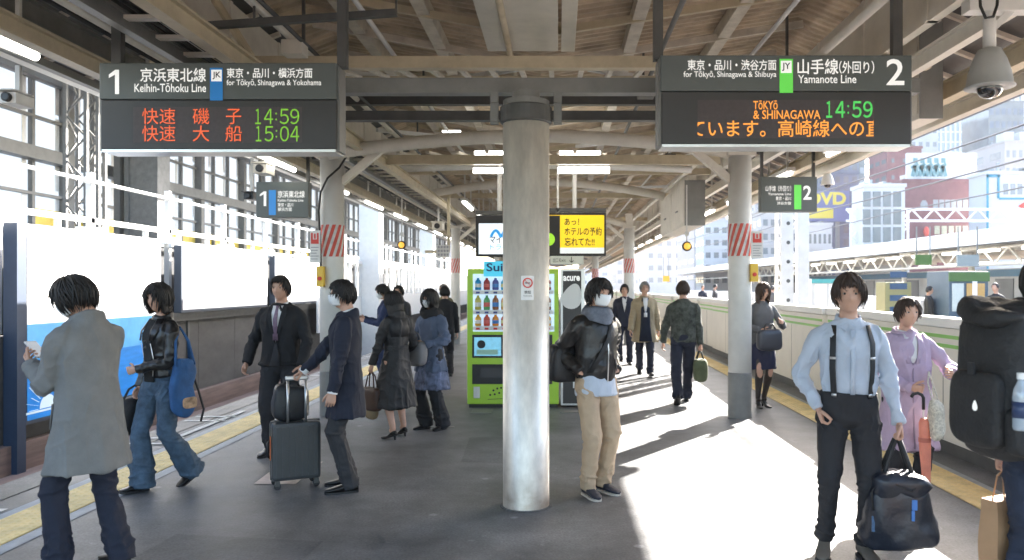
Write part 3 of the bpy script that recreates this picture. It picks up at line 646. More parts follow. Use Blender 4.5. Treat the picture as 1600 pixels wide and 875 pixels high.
rowc = [[(.02, .25, .5), (.02, .4, .62), (.25, .6, .7), (.1, .12, .35), (.7, .75, .78), (.35, .05, .05), (.05, .35, .2)], [(.1, .35, .12), (.5, .45, .1), (.12, .3, .1), (.6, .55, .4), (.7, .35, .05), (.3, .12, .06)], [(.7, .25, .03), (.65, .12, .03), (.75, .4, .05), (.6, .08, .05)]]
for r_, (y0, y1) in enumerate(((434, 453), (461, 484), (491, 509))):
    vbox('shelf', 740, 865, y1+.5, y1+6.5, -.075, -.004, mat('shelf_white', (.7, .7, .68), .5, var=.05), win)
    n = 9
    for k in range(n):
        x0 = 742+k*13.6; cc = rowc[r_][(k*5+r_) % len(rowc[r_])]; p = at(x0+5.5, y1, VYY); hgt = at(0, y0, VYY).z-p.z; rr = .042
        bt = MB().lathe((p.x, VYY-.045, p.z), [(rr*.9, 0), (rr, .01), (rr, hgt*.62), (rr*.85, hgt*.74), (rr*.4, hgt*.86), (rr*.4, hgt*.98)], 12)
        bo = obj('bottle', bt, mat(f'drink_{r_}_{cc}', cc, .25, var=.1, scale=15), win, smooth=True)
        obj('bottle_label', MB().lathe((p.x, VYY-.045, p.z), [(rr+.0015, hgt*.22), (rr+.0015, hgt*.5)], 12), mat(f'lab_{k % 4}', [(.65, .65, .6), (.6, .1, .08), (.05, .2, .5), (.7, .6, .2)][k % 4], .5, var=0), bo)
        q = at(x0+5.5, y1+4, VYY); obj('button', MB().cbox((q.x, VYY-.079, q.z), (.05, .008, .026)), mat('button_blue', (.05, .07, .25), .4, var=0) if r_ < 2 else mred, win)
pp = vbox('payment_panel', 738, 786, 523, 559, -.012, .0, M_black, vm, .008)
p = at(741, 556, VYY-.014); q = at(783, 527, VYY-.014); obj('poster', MB().quad((p.x, VYY-.015, p.z), (q.x, VYY-.015, p.z), (q.x, VYY-.015, q.z), (p.x, VYY-.015, q.z)), mat('poster_cyan', (.2, .5, .66), .5, var=.15, scale=12, emis=(.2, .5, .66), estr=.08), pp)
obj('poster_disc', MB().lathe(tuple(at(752, 538, VYY-.018)), [(.055, 0), (.055, .001)], 20, 'y'), M_black, pp); p = at(745, 554, VYY); q = at(778, 546, VYY); obj('poster_strip', MB().box(p.x, q.x, VYY-.0185, VYY-.017, p.z, q.z), mat('poster_green', (.4, .65, .5), .5, var=0), pp)
vbox('dispensing_slot', 738, 790, 569, 600, -.01, .0, M_black, vm, .008); vbox('slot_flap', 750, 788, 575, 590, -.02, -.011, mat('flap_dark', (.05, .05, .055), .25, var=.05), vm)
vbox('coin_return', 740, 750, 604, 622, -.02, .0, M_alu, vm, .004)
vbox('side_slot', 858, 863, 523, 600, -.012, .0, M_black, vm)
mb = MB()
for (px, py) in ((771, 610), (777, 607), (766, 617), (773, 616), (780, 614), (783, 606), (868, 541), (865, 548)): mb.lathe(tuple(at(px, py, VYY-.002)), [(.014, 0), (.014, .002)], 10, 'y')
p = at(762, 624, VYY); mb.bar((p.x, VYY-.003, p.z), (p.x+.3, VYY-.003, p.z+.02), .02, .004); obj('paw_marks', mb, M_black, vm)
tp = vbox('topper', 756, 800, 408, 432, -.03, -.008, mat('topper_blue', (.06, .45, .62), .4, var=0, emis=(.05, .45, .65), estr=.09), vm, .006)
obj('lettering', ptext('Suica', 760, 806, 411, 424, VYY-.034, bold=.02), mat('navy_letters', (.01, .03, .12), .5, var=0), tp)
p = at(721, 634, VYY+.1); q = at(730, 430, VYY+.1)
t = thing('vending_machine', 'grey side of the machine standing back to back with the green vending machine', 'vending machine', (p.x, VYY+.74, 0))
obj('cabinet', MB().box(p.x, q.x+.7, VYY+.74, VYY+1.42, .02, 1.78), M_cream, t, bevel=.01); obj('door_face', MB().box(p.x+.02, q.x+.68, VYY+1.42, VYY+1.44, .06, 1.74), M_steelw, t)
M_vb = mat('charcoal_enamel', (.035, .033, .033), .4, var=.08)
p = at(876, 637, VYY); q = at(914, 420, VYY)
t = thing('black_vending_machine', 'black drinks machine with a white leaf mark beside the lime green machine', 'vending machine', (p.x, VYY, 0))
obj('cabinet', MB().box(p.x, q.x, VYY+.004, VYY+.72, .03, q.z), M_alu, t, bevel=.008)
fp = obj('front_panel', MB().box(p.x+.03, q.x-.05, VYY-.012, VYY+.002, .06, q.z-.03), M_vb, t, bevel=.004)
obj('lettering', ptext('acure', 880, 906, 431, 439, VYY-.015, bold=.03), M_white, fp)
lf = []
for k in range(24):
    u = 2*math.pi*k/24; cxx, czz = math.cos(u), math.sin(u)
    lf.append((cxx*(.13-.03*czz)+.05*max(0, czz), czz*.17))
c = at(891, 463, VYY-.014); obj('leaf_mark', MB().add([(c.x+x+.015, VYY-.014, c.z+z) for x, z in lf], [tuple(range(24))]), mat('leaf_white', (.68, .67, .64), .5, var=0), fp)
obj('handle', MB().box(q.x-.16, q.x-.12, VYY-.03, VYY-.013, .27, .36), M_alu, t)
# ---------------------------------------------------------------- left of the tracks: wall, billboards, railing, glazed hall
XW = -7.6
def wy(px, X=XW): return X*FPX/(px-VX)                 # depth where a pixel column meets the plane x = X
def wz(px, py, X=XW): return CAM_H + (VY-py)*wy(px, X)/FPX
M_wall = mat('dark_trackside_wall', (.085, .08, .075), .8, var=.3, scale=1.6, stretch=(1, .6, 1.5), bump=.2)
M_plinth = mat('rust_stained_plinth', (.22, .155, .13), .85, var=.3, scale=4, stretch=(1, .2, 2), bump=.3)
M_wsun = mat('white_railing_paint', (.78, .78, .76), .5, var=.05)
tw = thing('trackside_wall', 'long dark panelled wall carrying the billboards across the track', 'wall', (XW-.15, YB, -1.2))
mb = MB(); y = YB
while y < YE:
    mb.box(XW-.2, XW, y+.012, min(y+1.9, YE), -.55, .93); y += 1.9
obj('wall_panels', mb, M_wall, tw)
obj('plinth', MB().box(XW-.2, XW+.12, YB, YE, -1.3, -.56).box(XW+.12, XW+.5, YB, YE, -1.3, -.95), M_plinth, tw)
mb = MB(); y = 5.0
while y < 70:
    mb.box(XW-.05, XW+.03, y-.04, y+.04, -.55, 1.05); y += 5.7
obj('wall_posts', mb, M_darkst, tw)
obj('service_ledge', MB().box(XW-.6, XW+.06, 15.3, 60, .93, 1.02).box(XW-.05, XW+.1, 15.3, 60, 1.02, 1.10), M_darkst, tw)
obj('back_panel', MB().box(XW-.75, XW-.6, YB, 60, .9, 2.45), mat('rear_wall_grey', (.03, .031, .033), .8, var=.3, scale=1.2), tw)
M_adw = mat('poster_white', (.75, .75, .74), .4, var=.03, emis=(1, 1, 1), estr=.13)
def billboard(px0, px1, zb_, zt_, label, sea):
    y0, y1 = wy(px0), wy(px1); t = thing('billboard', label, 'billboard', (XW+.05, y0, zb_), 0, 'advertising billboards on the wall left of the track')
    obj('frame', MB().box(XW+.012, XW+.16, y0-.06, y1+.06, zb_-.06, zt_+.06), mat('slate_frame', (.07, .085, .11), .5, var=.06), t, bevel=.01)
    if sea: obj('end_post', MB().box(XW+.01, XW+.2, y0-.26, y0-.075, -1.0, zt_+.1), mat('navy_frame', (.03, .05, .09), .5, var=.1), t)
    x = XW+.166; zs = 1.09 if sea else zb_
    obj('poster', MB().quad((x, y0, zs), (x, y1, zs), (x, y1, zt_), (x, y0, zt_)), M_adw, t)
    if sea:
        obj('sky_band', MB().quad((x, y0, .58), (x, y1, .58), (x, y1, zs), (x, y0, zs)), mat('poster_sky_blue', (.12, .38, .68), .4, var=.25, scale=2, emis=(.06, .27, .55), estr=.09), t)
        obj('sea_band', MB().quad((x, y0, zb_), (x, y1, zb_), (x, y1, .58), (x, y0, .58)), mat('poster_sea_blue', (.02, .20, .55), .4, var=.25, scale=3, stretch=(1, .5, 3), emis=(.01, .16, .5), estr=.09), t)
        mb = MB(); cy0, cz0 = wy(57), wz(57, 636); x += .004
        for k in range(15):
            a = math.pi*k/14; d = (math.cos(a), math.sin(a)); L = .42+.12*(k % 2)
            mb.bar((x, cy0+d[0]*.24, cz0+d[1]*.24), (x, cy0+d[0]*L, cz0+d[1]*L), .003, .035, (1, 0, 0))
        mb.add([(x, cy0+.19*math.cos(math.pi*k/16), cz0+.19*math.sin(math.pi*k/16)) for k in range(17)], [tuple(range(17))])
        mb.bar((x, cy0-.5, cz0-.03), (x, cy0+.5, cz0-.03), .003, .03)
        obj('sun_emblem', mb, mat('emblem_pale', (.6, .7, .75), .5, var=0, emis=(.7, .85, .9), estr=.06), t)
    return t
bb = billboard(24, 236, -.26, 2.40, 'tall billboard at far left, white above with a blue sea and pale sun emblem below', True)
pp_ = []
billboard(273, 407, 1.16, 2.38, 'blank white billboard behind the woman in the black leather jacket', False)
b3 = billboard(421, 499, 1.18, 2.36, 'white billboard with faint pink print behind the man in a dark suit and tie', False)
mb = MB()
for k in range(5): mb.quad((XW+.17, 24.3, 1.45+k*.16), (XW+.17, 25.4-.2*(k % 2), 1.45+k*.16), (XW+.17, 25.4-.2*(k % 2), 1.52+k*.16), (XW+.17, 24.3, 1.52+k*.16))
obj('pink_print', mb, mat('faint_pink', (.8, .55, .5), .5, var=0), b3)
# dark bit of picture high on the tall billboard
mb = MB(); yy, zz = wy(147), wz(147, 415); x = XW+.168
mb.add([(x, yy-.16, zz+.28), (x, yy+.02, zz+.2), (x, yy+.12, zz-.1), (x, yy+.05, zz-.4), (x, yy+.0, zz-.05), (x, yy-.1, zz+.12)], [(0, 1, 2, 3, 4, 5)]); obj('picture_shape', mb, mat('pale_grey_print', (.55, .58, .62), .5, var=.1), bb)
# two-rail white railing with tall posts on top of the wall
rl = thing('white_railing', 'white railing of tall posts and two rails above the billboards', 'railing', (XW-.35, 10.9, .9))
xr = XW-.35; yy = 10.9-5.4; k = 0
while yy < 70:
    tall = 3.56; obj('post', MB().box(xr-.05, xr+.05, yy-.055, yy+.055, .9, tall), M_wsun, rl); 
    yy += 2.7; k += 1
obj('top_rail', MB().tube([(xr+.07, 4, 3.40), (xr+.07, 70, 3.40)], .032, 8), M_wsun, rl)
mb = MB(); y = 5.5
while y < 70: mb.ell((xr+.07, y+2.45, 3.4), (.055, .08, .055), 10, 6); y += 2.7
obj('rail_joints', mb, M_wsun, rl)
obj('middle_rail', MB().box(xr-.04, xr+.05, 4, 70, 2.70, 2.79), M_wsun, rl); obj('lower_rail', MB().box(xr-.03, xr+.03, 4, 70, 2.50, 2.56), M_wsun, rl)
y = 4.6
while y < 70: obj('baluster', MB().box(xr-.035, xr+.035, y-.04, y+.04, .95, 2.7), M_wsun, rl); y += 1.35
mb = MB(); y = 4.9
while y < 40: mb.box(xr+.1, xr+.3, y, y+.5, 2.46, 2.6).ell((xr+.28, y+.1, 2.45), (.07, .07, .09), 10, 6).ell((xr+.28, y+.9, 2.45), (.06, .06, .07), 10, 6); y += 2.7
obj('lamp_frames', mb, M_wsun, rl)
# white picket style fence further along
pf = thing('picket_fence', 'white fence of close upright bars beyond the near left pillar', 'fence', (-7.3, 24, 1.0))
y = 24.6
while y < 75: obj('upright', MB().box(-7.32, -7.25, y-.06, y+.06, 1.25, 2.5+(.9 if int(y*1.2) % 4 == 0 else 0)), M_wsun, pf); y += .85
obj('fence_panels', MB().box(-7.34, -7.28, 24.3, 75, .2, 1.28), M_wsun, pf); obj('rail', MB().box(-7.33, -7.24, 24.3, 75, 2.45, 2.56), M_wsun, pf)
for px, w_, y0, label in ((580, .75, 30, 'broad sunlit white column rising behind the picket fence'), (668, .8, 48, 'further sunlit white column behind the picket fence')):
    x = (px-VX)*y0/FPX; t = thing('white_column', label, 'column', (x, y0, -1.4)); obj('shaft', MB().box(x-w_/2, x+w_/2, y0-.35, y0+.35, -1.4, 6.0), M_wsun, t); obj('cap', MB().box(x-w_/2-.06, x+w_/2+.06, y0-.41, y0+.41, 6.0, 6.15), M_wsun, t)
# glazed steel hall behind
XH = -12.5
M_pane = mat('pale_translucent_pane', (.56, .53, .46), .3, var=.22, scale=.9, stretch=(1, 2.5, .3))
M_mull = mat('grey_mullion', (.17, .168, .16), .55, var=.12)
hall = thing('glazed_hall', 'tall grey steel hall with rows of pale window panes behind the billboards', 'building', (XH, 0, -1.4))
nt_ = M_pane.node_tree; tr_ = nt_.nodes.new('ShaderNodeBsdfTranslucent'); tr_.inputs[0].default_value = (.92, .90, .84, 1); ms_ = nt_.nodes.new('ShaderNodeMixShader'); ms_.inputs[0].default_value = .65
nt_.links.new(nt_.nodes['Principled BSDF'].outputs[0], ms_.inputs[1]); nt_.links.new(tr_.outputs[0], ms_.inputs[2]); nt_.links.new(ms_.outputs[0], nt_.nodes['Material Output'].inputs[0])
obj('panes', MB().grid([[(XH-.06, y, z) for y in (2, 30, 60, 90)] for z in (1.6, 8.2)]), M_pane, hall)     # frosted panes lit by the daylight behind them
mb = MB(); y = 9.0; k = 0
while y < 90:
    wd = .11 if k % 3 else .26; mb.box(XH-.06, XH+.05 + (.14 if k % 3 == 0 else 0), y-wd/2, y+wd/2, 1.2, 8.2); y += 1.25; k += 1
obj('mullions', mb, M_mull, hall)
mb = MB()
for z in np.arange(2.0, 8.3, .92): mb.box(XH-.055, XH+.06, 2, 90, z-.035, z+.035)
mb.box(XH-.05, XH+.28, 17, 90, 4.62, 4.92); obj('transoms', mb, M_mull, hall)
obj('yellow_band', MB().box(XH-.049, XH-.03, 19, 90, 3.12, 3.5), mat('yellow_band', (.66, .48, .06), .5, var=.15), hall)
mb = MB(); 
y = 3.
while y < 88:
    for z0 in (2.1, 3.0, 4.0, 5.0, 5.9): mb.box(XH-.048, XH-.04, y+.7, y+.86, z0, z0+.8)
    y += 1.25
obj('pane_stripes', mb, mat('pane_white_strip', (.72, .70, .66), .4, var=.1), hall)
obj('base_wall', MB().box(XH-.3, XH-.02, 2, 90, -1.4, 1.58), mat('hall_base', (.2, .195, .185), .8, var=.2), hall)
obj('sun_shade_deck', MB().box(XH+.5, -8.15, 2, 90, 6.45, 7.2), M_mull, hall)  # deck added out of view to keep the sun off the hall front
obj('hall_roof', MB().box(XH-.6, XH+.5, 2, 90, 8.2, 8.7), M_mull, hall)
t = thing('concrete_column', 'broad grey concrete column standing in front of the glazed hall', 'column', ((233-VX)*22/FPX, 22, -1.4))
x = (233-VX)*22/FPX; obj('shaft', MB().box(x-.38, x+.38, 21.7, 22.4, -1.4, 8), mat('column_concrete', (.2, .197, .19), .8, var=.2), t); obj('steel_edge', MB().box(x-.5, x-.385, 21.65, 22.3, -1.4, 8).box(x-.78, x-.62, 21.65, 22.3, -1.4, 8), M_mull, t)
def lattice(name, label, x, y, w, z0, z1, m, cell=.45, cat='mast', depth=None):
    t = thing(name, label, cat, (x, y, z0)); mb = MB(); h = w/2; dd = (depth or w)/2
    for sx in (-1, 1):
        for sy in (-1, 1): mb.box(x+sx*h-.035, x+sx*h+.035, y+sy*dd-.035, y+sy*dd+.035, z0, z1)
    obj('chords', mb, m, t); mb = MB(); z = z0; s = 1
    while z < z1-cell:
        mb.bar((x-h*s, y-dd, z), (x+h*s, y-dd, z+cell), .03, .03, (0, 1, 0)).bar((x-h*s, y+dd, z), (x+h*s, y+dd, z+cell), .03, .03, (0, 1, 0)).bar((x-h, y-dd*s, z), (x-h, y+dd*s, z+cell), .03, .03, (1, 0, 0)); z += cell; s = -s
    obj('lacing', mb, m, t); return t
lattice('lattice_mast', 'dark steel lattice mast rising behind the railing at left', (128-VX)*16.4/FPX, 16.4, .42, -1.2, 6.5, M_mull)
lattice('lattice_mast', 'second slim lattice mast just right of the first one', (150-VX)*17.5/FPX, 17.5, .24, -1.2, 6.5, M_mull)

# ---------------------------------------------------------------- right: screen doors, far platform
XD = 3.78
M_door = mat('screen_door_ivory', (.76, .72, .64), .4, var=.06, scale=2)
M_doorw = mat('screen_door_white_top', (.8, .8, .78), .4, var=.03)
M_dgreen = mat('door_green_line', (.25, .55, .12), .4, var=.04)
sdg = 'platform screen doors along the right edge'
k = 0; y = 1.2
while y < 70:
    fixed = k % 2 == 0; L = 3.1 if fixed else 2.0; n_ = ORD[min(k//2, 19)]
    t = thing('screen_door', f'{n_} ivory platform gate housing with green lines counted from the camera' if fixed else f'{n_} pair of low sliding platform gates counted from the camera', 'platform gate', (XD, y, 0), 0, sdg)
    x0 = XD if fixed else XD+.05
    obj('panel', MB().box(x0, XD+.17, y+.01, y+L-.01, .12, 1.22), M_door, t, bevel=.008)
    obj('cap', MB().box(x0-.02, XD+.20, y+.005, y+L-.005, 1.225, 1.32), M_doorw, t, bevel=.01)
    obj('base', MB().box(x0+.01, XD+.16, y+.01, y+L-.01, 0, .115), M_darkst, t)
    for z in (1.03, 1.12): obj('green_line', MB().box(x0-.004, x0-.001, y+.05, y+L-.05, z, z+.035), M_dgreen, t)
    if not fixed: obj('leaf_joint', MB().box(x0-.004, x0-.001, y+L/2-.006, y+L/2+.006, .15, 1.02), M_darkst, t)
    else: obj('seam', MB().box(x0-.003, x0-.001, y+L*.5-.005, y+L*.5+.005, .13, 1.02), M_grayst, t)
    y += L; k += 1
# far platform
XF = 12.0
obj('far_platform', MB().box(XF, 24, YB, YE, -1.3, 0), M_edge, kind='structure')
k = 0; y = 5.0
while y < 75:
    L = 2.9
    t = thing('far_screen_door', f'{ORD[min(k,19)]} white screen door panel of the far platform counted from the camera' if k < 20 else 'white screen door panel at the distant end of the far platform', 'platform gate', (XF+.3, y, 0), 0, 'white screen doors along the far platform')
    obj('panel', MB().box(XF+.28, XF+.45, y+.02, y+L-.02, .02, 1.24), M_doorw, t, bevel=.01); obj('glazing', MB().box(XF+.272, XF+.279, y+.5, y+.75, .6, 1.15).box(XF+.272, XF+.279, y+1.2, y+1.45, .6, 1.15), mat('door_glass_grey', (.2, .22, .23), .2, var=.05), t) if k % 2 else obj('edge_line', MB().box(XF+.272, XF+.279, y+.1, y+L-.1, 1.14, 1.18), mat('pale_grey_line', (.6, .62, .64), .4, var=0), t)
    y += L+.05; k += 1
fc = thing('far_canopy', 'canopy of the far platform with a white edge and tube trusses', 'canopy', (16, 0, 2.3))
z0, z1 = CAM_H+.097*16, CAM_H+.133*16
obj('edge_fascia', MB().box(15.9, 16.1, YB, YE, z0+.03, z1), M_doorw, fc)
obj('roof_deck', MB().box(16.1, 27, YB, YE, z1-.25, z1-.05), mat('far_roof_brown', (.2, .17, .14), .7, var=.2), fc)
obj('lower_edge', MB().box(16.0, 16.08, YB, YE, z0-.02, z0+.03), M_darkst, fc)
zt_, zl_ = z0-.05, CAM_H+.05*17
mb = MB(); mb.tube([(17, YB, zl_), (17, YE, zl_)], .06, 8).tube([(17, YB, zt_), (17, YE, zt_)], .06, 8); y = YB; s = 0
while y < 80: mb.tube([(17, y, zl_ if s else zt_), (17, y+.95, zt_ if s else zl_)], .048, 6); y += .95; s ^= 1
obj('tube_truss', mb, M_cream, fc)
for y in np.arange(-2, 80, 5.7): obj('rafter', MB().box(16.2, 26, y-.08, y+.08, zt_-.05, zt_+.16), M_cream, fc)
for k in range(16):
    y = 6.5+k*3.0; lx = 16.8
    t = thing('fluorescent_lamp', f'{ORD[k]} lamp from the camera under the near edge of the far canopy', 'lamp', (lx, y, zt_-.12), 0, 'fluorescent lamps under the far canopy')
    obj('tube', MB().box(lx-.05, lx+.05, y, y+1.4, zt_-.16, zt_-.08), M_tube, t); obj('housing', MB().box(lx-.07, lx+.07, y-.03, y+1.43, zt_-.075, zt_), M_cream, t)
for k in range(12):
    y = 9+k*3.2; lx = 20.5
    t = thing('fluorescent_lamp', f'{ORD[k]} lamp from the camera in the inner row deep under the far canopy', 'lamp', (lx, y, zt_-.4), 0, 'fluorescent lamps under the far canopy')
    obj('tube', MB().box(lx-.06, lx+.06, y, y+1.1, zt_-.46, zt_-.36), M_tube, t); obj('housing', MB().box(lx-.08, lx+.08, y-.03, y+1.13, zt_-.355, zt_-.25), M_cream, t)
for k, y in enumerate((8, 15, 22, 29, 36, 43)):
    t = thing('far_canopy_post', f'{ORD[k]} pale post from the camera holding up the far canopy', 'post', (18.6, y, 0), 0, 'posts of the far canopy'); obj('shaft', MB().tube([(18.6, y, 0), (18.6, y, zt_)], .13, 12), M_cream, t, smooth=True); obj('foot', MB().box(18.4, 18.8, y-.2, y+.2, 0, .05), M_grayst, t)
# booths, kiosks and stairs on the far platform
bw = thing('far_platform_building', 'low white and blue platform building under the far canopy', 'building', (22, 10, 0))
obj('wall', MB().box(22, 22.3, 6, 70, 0, 2.5), mat('far_wall_pale', (.5, .5, .49), .7, var=.12, scale=1), bw)
obj('blue_fascia', MB().box(21.93, 21.995, 6, 70, 2.1, 2.45), mat('far_fascia_blue', (.03, .13, .22), .5, var=.1), bw)
mb = MB(); 
for y in np.arange(8, 68, 3.4): mb.box(21.96, 21.996, y, y+1.6, .5, 2.0)
obj('dark_openings', mb, mat('opening_dark', (.06, .07, .08), .3, var=.1), bw)
def fbox(px0, px1, py0, py1, Y, d, name, label, cat, m, extra):
    a = at(px0, py1, Y); b = at(px1, py0, Y); a.z = max(0.0, min(a.z, .02)); t = thing(name, label, cat, ((a.x+b.x)/2, Y, a.z)); obj('body', MB().box(a.x, b.x, Y, Y+d, a.z, b.z), m, t, bevel=.01); extra(t, a, b, Y); return t
def ex1(t, a, b, Y):
    mb = MB()
    for r_ in range(4): mb.box(a.x+.12, b.x-.12, Y-.02, Y-.002, .95+r_*.3, 1.1+r_*.3)
    obj('blue_shelves', mb, mat('far_blue', (.02, .06, .13), .4, var=.2), t); obj('hatch', MB().box(a.x+.12, b.x-.12, Y-.02, Y-.002, .25, .6), M_black, t)
fbox(1383, 1424, 441, 520, 20.5, .6, 'far_vending_machine', 'yellow drinks machine with blue shelves on the far platform', 'vending machine', mat('far_yellow', (.24, .22, .09), .5, var=.05), ex1)
def ex2(t, a, b, Y):
    w = b.x-a.x; obj('notice_panel', MB().box(a.x+w*.44, b.x-w*.1, Y-.03, Y-.003, 1.0, b.z-.3), mat('far_wood', (.5, .31, .1), .5, var=.1), t); obj('paper', MB().box(a.x+w*.58, a.x+w*.7, Y-.04, Y-.031, 1.35, 1.75), M_doorw, t); obj('window', MB().box(a.x+w*.07, a.x+w*.36, Y-.03, Y-.003, 1.0, b.z-.3), mat('far_glass', (.5, .55, .52), .2, var=.1), t); obj('green_header', MB().box(a.x-.02, b.x+.02, Y-.04, Y-.003, b.z-.25, b.z-.02), mat('far_green', (.06, .13, .03), .5, var=.1), t)
fbox(1483, 1544, 424, 520, 20, 1.2, 'far_kiosk', 'far platform kiosk with a green header and a wooden notice panel', 'kiosk', mat('far_navy', (.06, .1, .14), .5, var=.1), ex2)
def ex3(t, a, b, Y):
    obj('panels', MB().box(a.x+.1, (a.x+b.x)/2-.04, Y-.02, Y-.003, .3, b.z-.15).box((a.x+b.x)/2+.04, b.x-.1, Y-.02, Y-.003, .3, b.z-.15), M_doorw, t); obj('teal_header', MB().box(a.x, b.x, Y-.03, Y-.003, b.z-.12, b.z), mat('far_teal', (.06, .3, .3), .5, var=.1), t)
fbox(1268, 1318, 436, 520, 23, .8, 'far_shelter', 'white panelled shelter on the far platform left of the yellow drinks machine', 'shelter', mat('far_wall_pale', (.5, .5, .49), .7, var=.12), ex3)
for px0, px1, py0, py1, c_, Y, lab in ((1431, 1456, 398, 414, (.06, .12, .02), 21.5, 'small green hanging sign under the far canopy'), (1496, 1530, 398, 416, (.25, .27, .26), 21.5, 'small grey hanging sign with a green line under the far canopy'), (1036, 1046, 431, 440, (.7, .4, .03), 44, 'tiny orange sign on the distant end of the far canopy')):
    a = at(px0, py1, Y); b = at(px1, py0, Y); t = thing('far_hanging_sign', lab, 'sign', tuple((a+b)/2)); obj('plate', MB().box(a.x, b.x, Y, Y+.08, a.z, b.z), mat('hs'+lab[:12], c_, .5, var=.05, emis=c_, estr=.01), t); obj('rods', MB().box(a.x+.02, a.x+.05, Y+.02, Y+.05, b.z, zt_+.1).box(b.x-.05, b.x-.02, Y+.02, Y+.05, b.z, zt_+.1), M_grayst, t)

# white lattice column, gantry and overhead wires
t = lattice('gantry_column', 'tall white riveted steel column between the right tracks behind the near pillar', (1234-VX)*19/FPX, 19, .5, -1.3, 5.4, M_steelw, .5, 'column')
x = (1247-VX)*19/FPX; obj('side_plate', MB().box(x-.10, x+.17, 18.7, 18.74, -1.3, 5.4), M_steelw, t)
x = (1225-VX)*19/FPX; obj('plate', MB().box(x-.14, x+.14, 18.72, 18.735, -1.3, 5.4), M_steelw, t)
mb = MB()
for k in range(11): mb.lathe((x+.02, 18.715, .4+k*.45), [(.045, 0), (.045, .004)], 12, 'y')
obj('round_holes', mb, M_darkst, t)
g = thing('catenary_gantry', 'white lattice gantry carrying wires across the right tracks', 'gantry', (24, 62, 6)); Yg = 62
za, zb_ = CAM_H+(VY-345)*Yg/FPX, CAM_H+(VY-327)*Yg/FPX; xa = (1322-VX)*Yg/FPX
obj('chords', MB().box(xa, 80, Yg-.04, Yg+.04, za-.09, za+.09).box(xa, 80, Yg-.04, Yg+.04, zb_-.09, zb_+.09), M_wsun, g)
mb = MB(); x = xa; s = 0
while x < 79: mb.bar((x, Yg, za if s else zb_), (x+.85, Yg, zb_ if s else za), .10, .10, (0, 1, 0)); x += .85; s ^= 1
obj('lacing', mb, M_wsun, g)
for px in (1338, 1410):
    x = (px-VX)*Yg/FPX; mb = MB().box(x-.5, x-.35, Yg-.08, Yg+.08, -1.4, zb_).box(x+.35, x+.5, Yg-.08, Yg+.08, -1.4, zb_)
    z = -1.; s = 1
    while z < zb_-.8: mb.bar((x-.42*s, Yg, z), (x+.42*s, Yg, z+.8), .1, .1, (0, 1, 0)); z += .8; s = -s
    obj('leg', mb, M_wsun, g)
for k, (sl, x, lab) in enumerate(((.455, 7.2, 'upper overhead wire crossing the glass towers on the right'), (.43, 7.2, 'overhead wire just below the upper wire on the right'), (.285, 9.6, 'overhead wire passing in front of the rooftop billboard'), (.36, 9.0, 'thin overhead wire between the two thicker wires on the right'), (.22, 12.5, 'lowest overhead wire near the far canopy'))):
    z = CAM_H+sl*x; tag(obj('overhead_wire', MB().tube([(x, yy_, z-.12*math.sin(math.pi*((yy_ % 30)/30))) for yy_ in np.arange(4, 62, 2)], .02, 6), mat('wire_grey', (.10, .10, .11), .5, var=0)), lab, 'wire')

# ---------------------------------------------------------------- the city behind the right tracks
def city(px0, px1, pyt, Y, d, name, label, wallm, winm=None, rows=6, cols=5, wf=.6, hf=.6, zb=-1.45, pyb=None):
    a = at(px0, 0, Y); b = at(px1, pyt, Y); x0, x1, z1 = a.x, b.x, b.z
    t = thing(name, label, 'building', ((x0+x1)/2, Y, zb))
    obj('wall', MB().box(x0, x1, Y, Y+d, zb, z1), wallm, t)
    obj('parapet', MB().box(x0-.1, x1+.1, Y-.1, Y+d+.1, z1, z1+.25), wallm, t)
    rq = random.Random(int(px0)); mb = MB()
    for k in range(4):
        w_ = (x1-x0)*rq.uniform(.06, .16); xx = rq.uniform(x0+w_, x1-w_); hh = (x1-x0)*rq.uniform(.03, .1); mb.box(xx-w_/2, xx+w_/2, Y+d*.2, Y+d*.6, z1+.26, z1+.26+hh)
    mb.box(x0+(x1-x0)*.3-.1, x0+(x1-x0)*.3+.1, Y+d*.4, Y+d*.4+.2, z1+.26, z1+(x1-x0)*.22); obj('roof_plant', mb, M_mull if rq.random() < .4 else CWi, t)
    if winm is not None:
        mb = MB()
        for r_ in range(rows): zz = 1.6+(z1-2)/rows*r_; mb.box(x0-.05, x1+.05, Y-.09, Y-.032, zz-.12, zz+.12)
        obj('floor_bands', mb, wallm, t)
        W = (x1-x0)/cols; H = (z1-2)/rows; n = 0
        for c in range(cols):
            for r_ in range(rows):
                xx = x0+W*(c+.5); zz = 1.6+H*(r_+.5)
                if n < 90: obj('window', MB().box(xx-W*wf/2, xx+W*wf/2, Y-.03, Y+.03, zz-H*hf/2, zz+H*hf/2), winm, t); n += 1
        for r_ in range(rows):                    # the side that faces the tracks
            for c in range(3):
                zz = 1.6+H*(r_+.5); yy_ = Y+d*(c+.5)/3
                if n < 96: obj('window', MB().box(x0-.03, x0+.03, yy_-d*.1, yy_+d*.1, zz-H*hf/2, zz+H*hf/2), winm, t); n += 1
    return t, x0, x1, z1
CW = mat('city_white', (.50, .505, .51), .7, var=.08, scale=.3); CP = mat('city_pale_pink', (.40, .375, .37), .7, var=.06, scale=.3); CB = mat('city_blue_glass', (.24, .31, .37), .15, var=.15, scale=.2)
CG = mat('city_glass_grey', (.13, .145, .16), .15, var=.2, scale=.5); CBr = mat('city_purple_brick', (.155, .068, .076), .75, var=.15, scale=1.5); CD = mat('city_dark_blue', (.085, .11, .16), .3, var=.15, scale=.4); CWi = mat('city_window_pale', (.24, .26, .28), .2, var=.1)
t, x0, x1, z1 = city(1462, 1552, 96, 150, 20, 'glass_tower', 'pale blue glass tower behind the purple brick building', CB)
mb = MB()
for k in range(13): x = x0+(x1-x0)*k/12; mb.box(x-.15, x+.15, 149.8, 149.96, 0, z1)
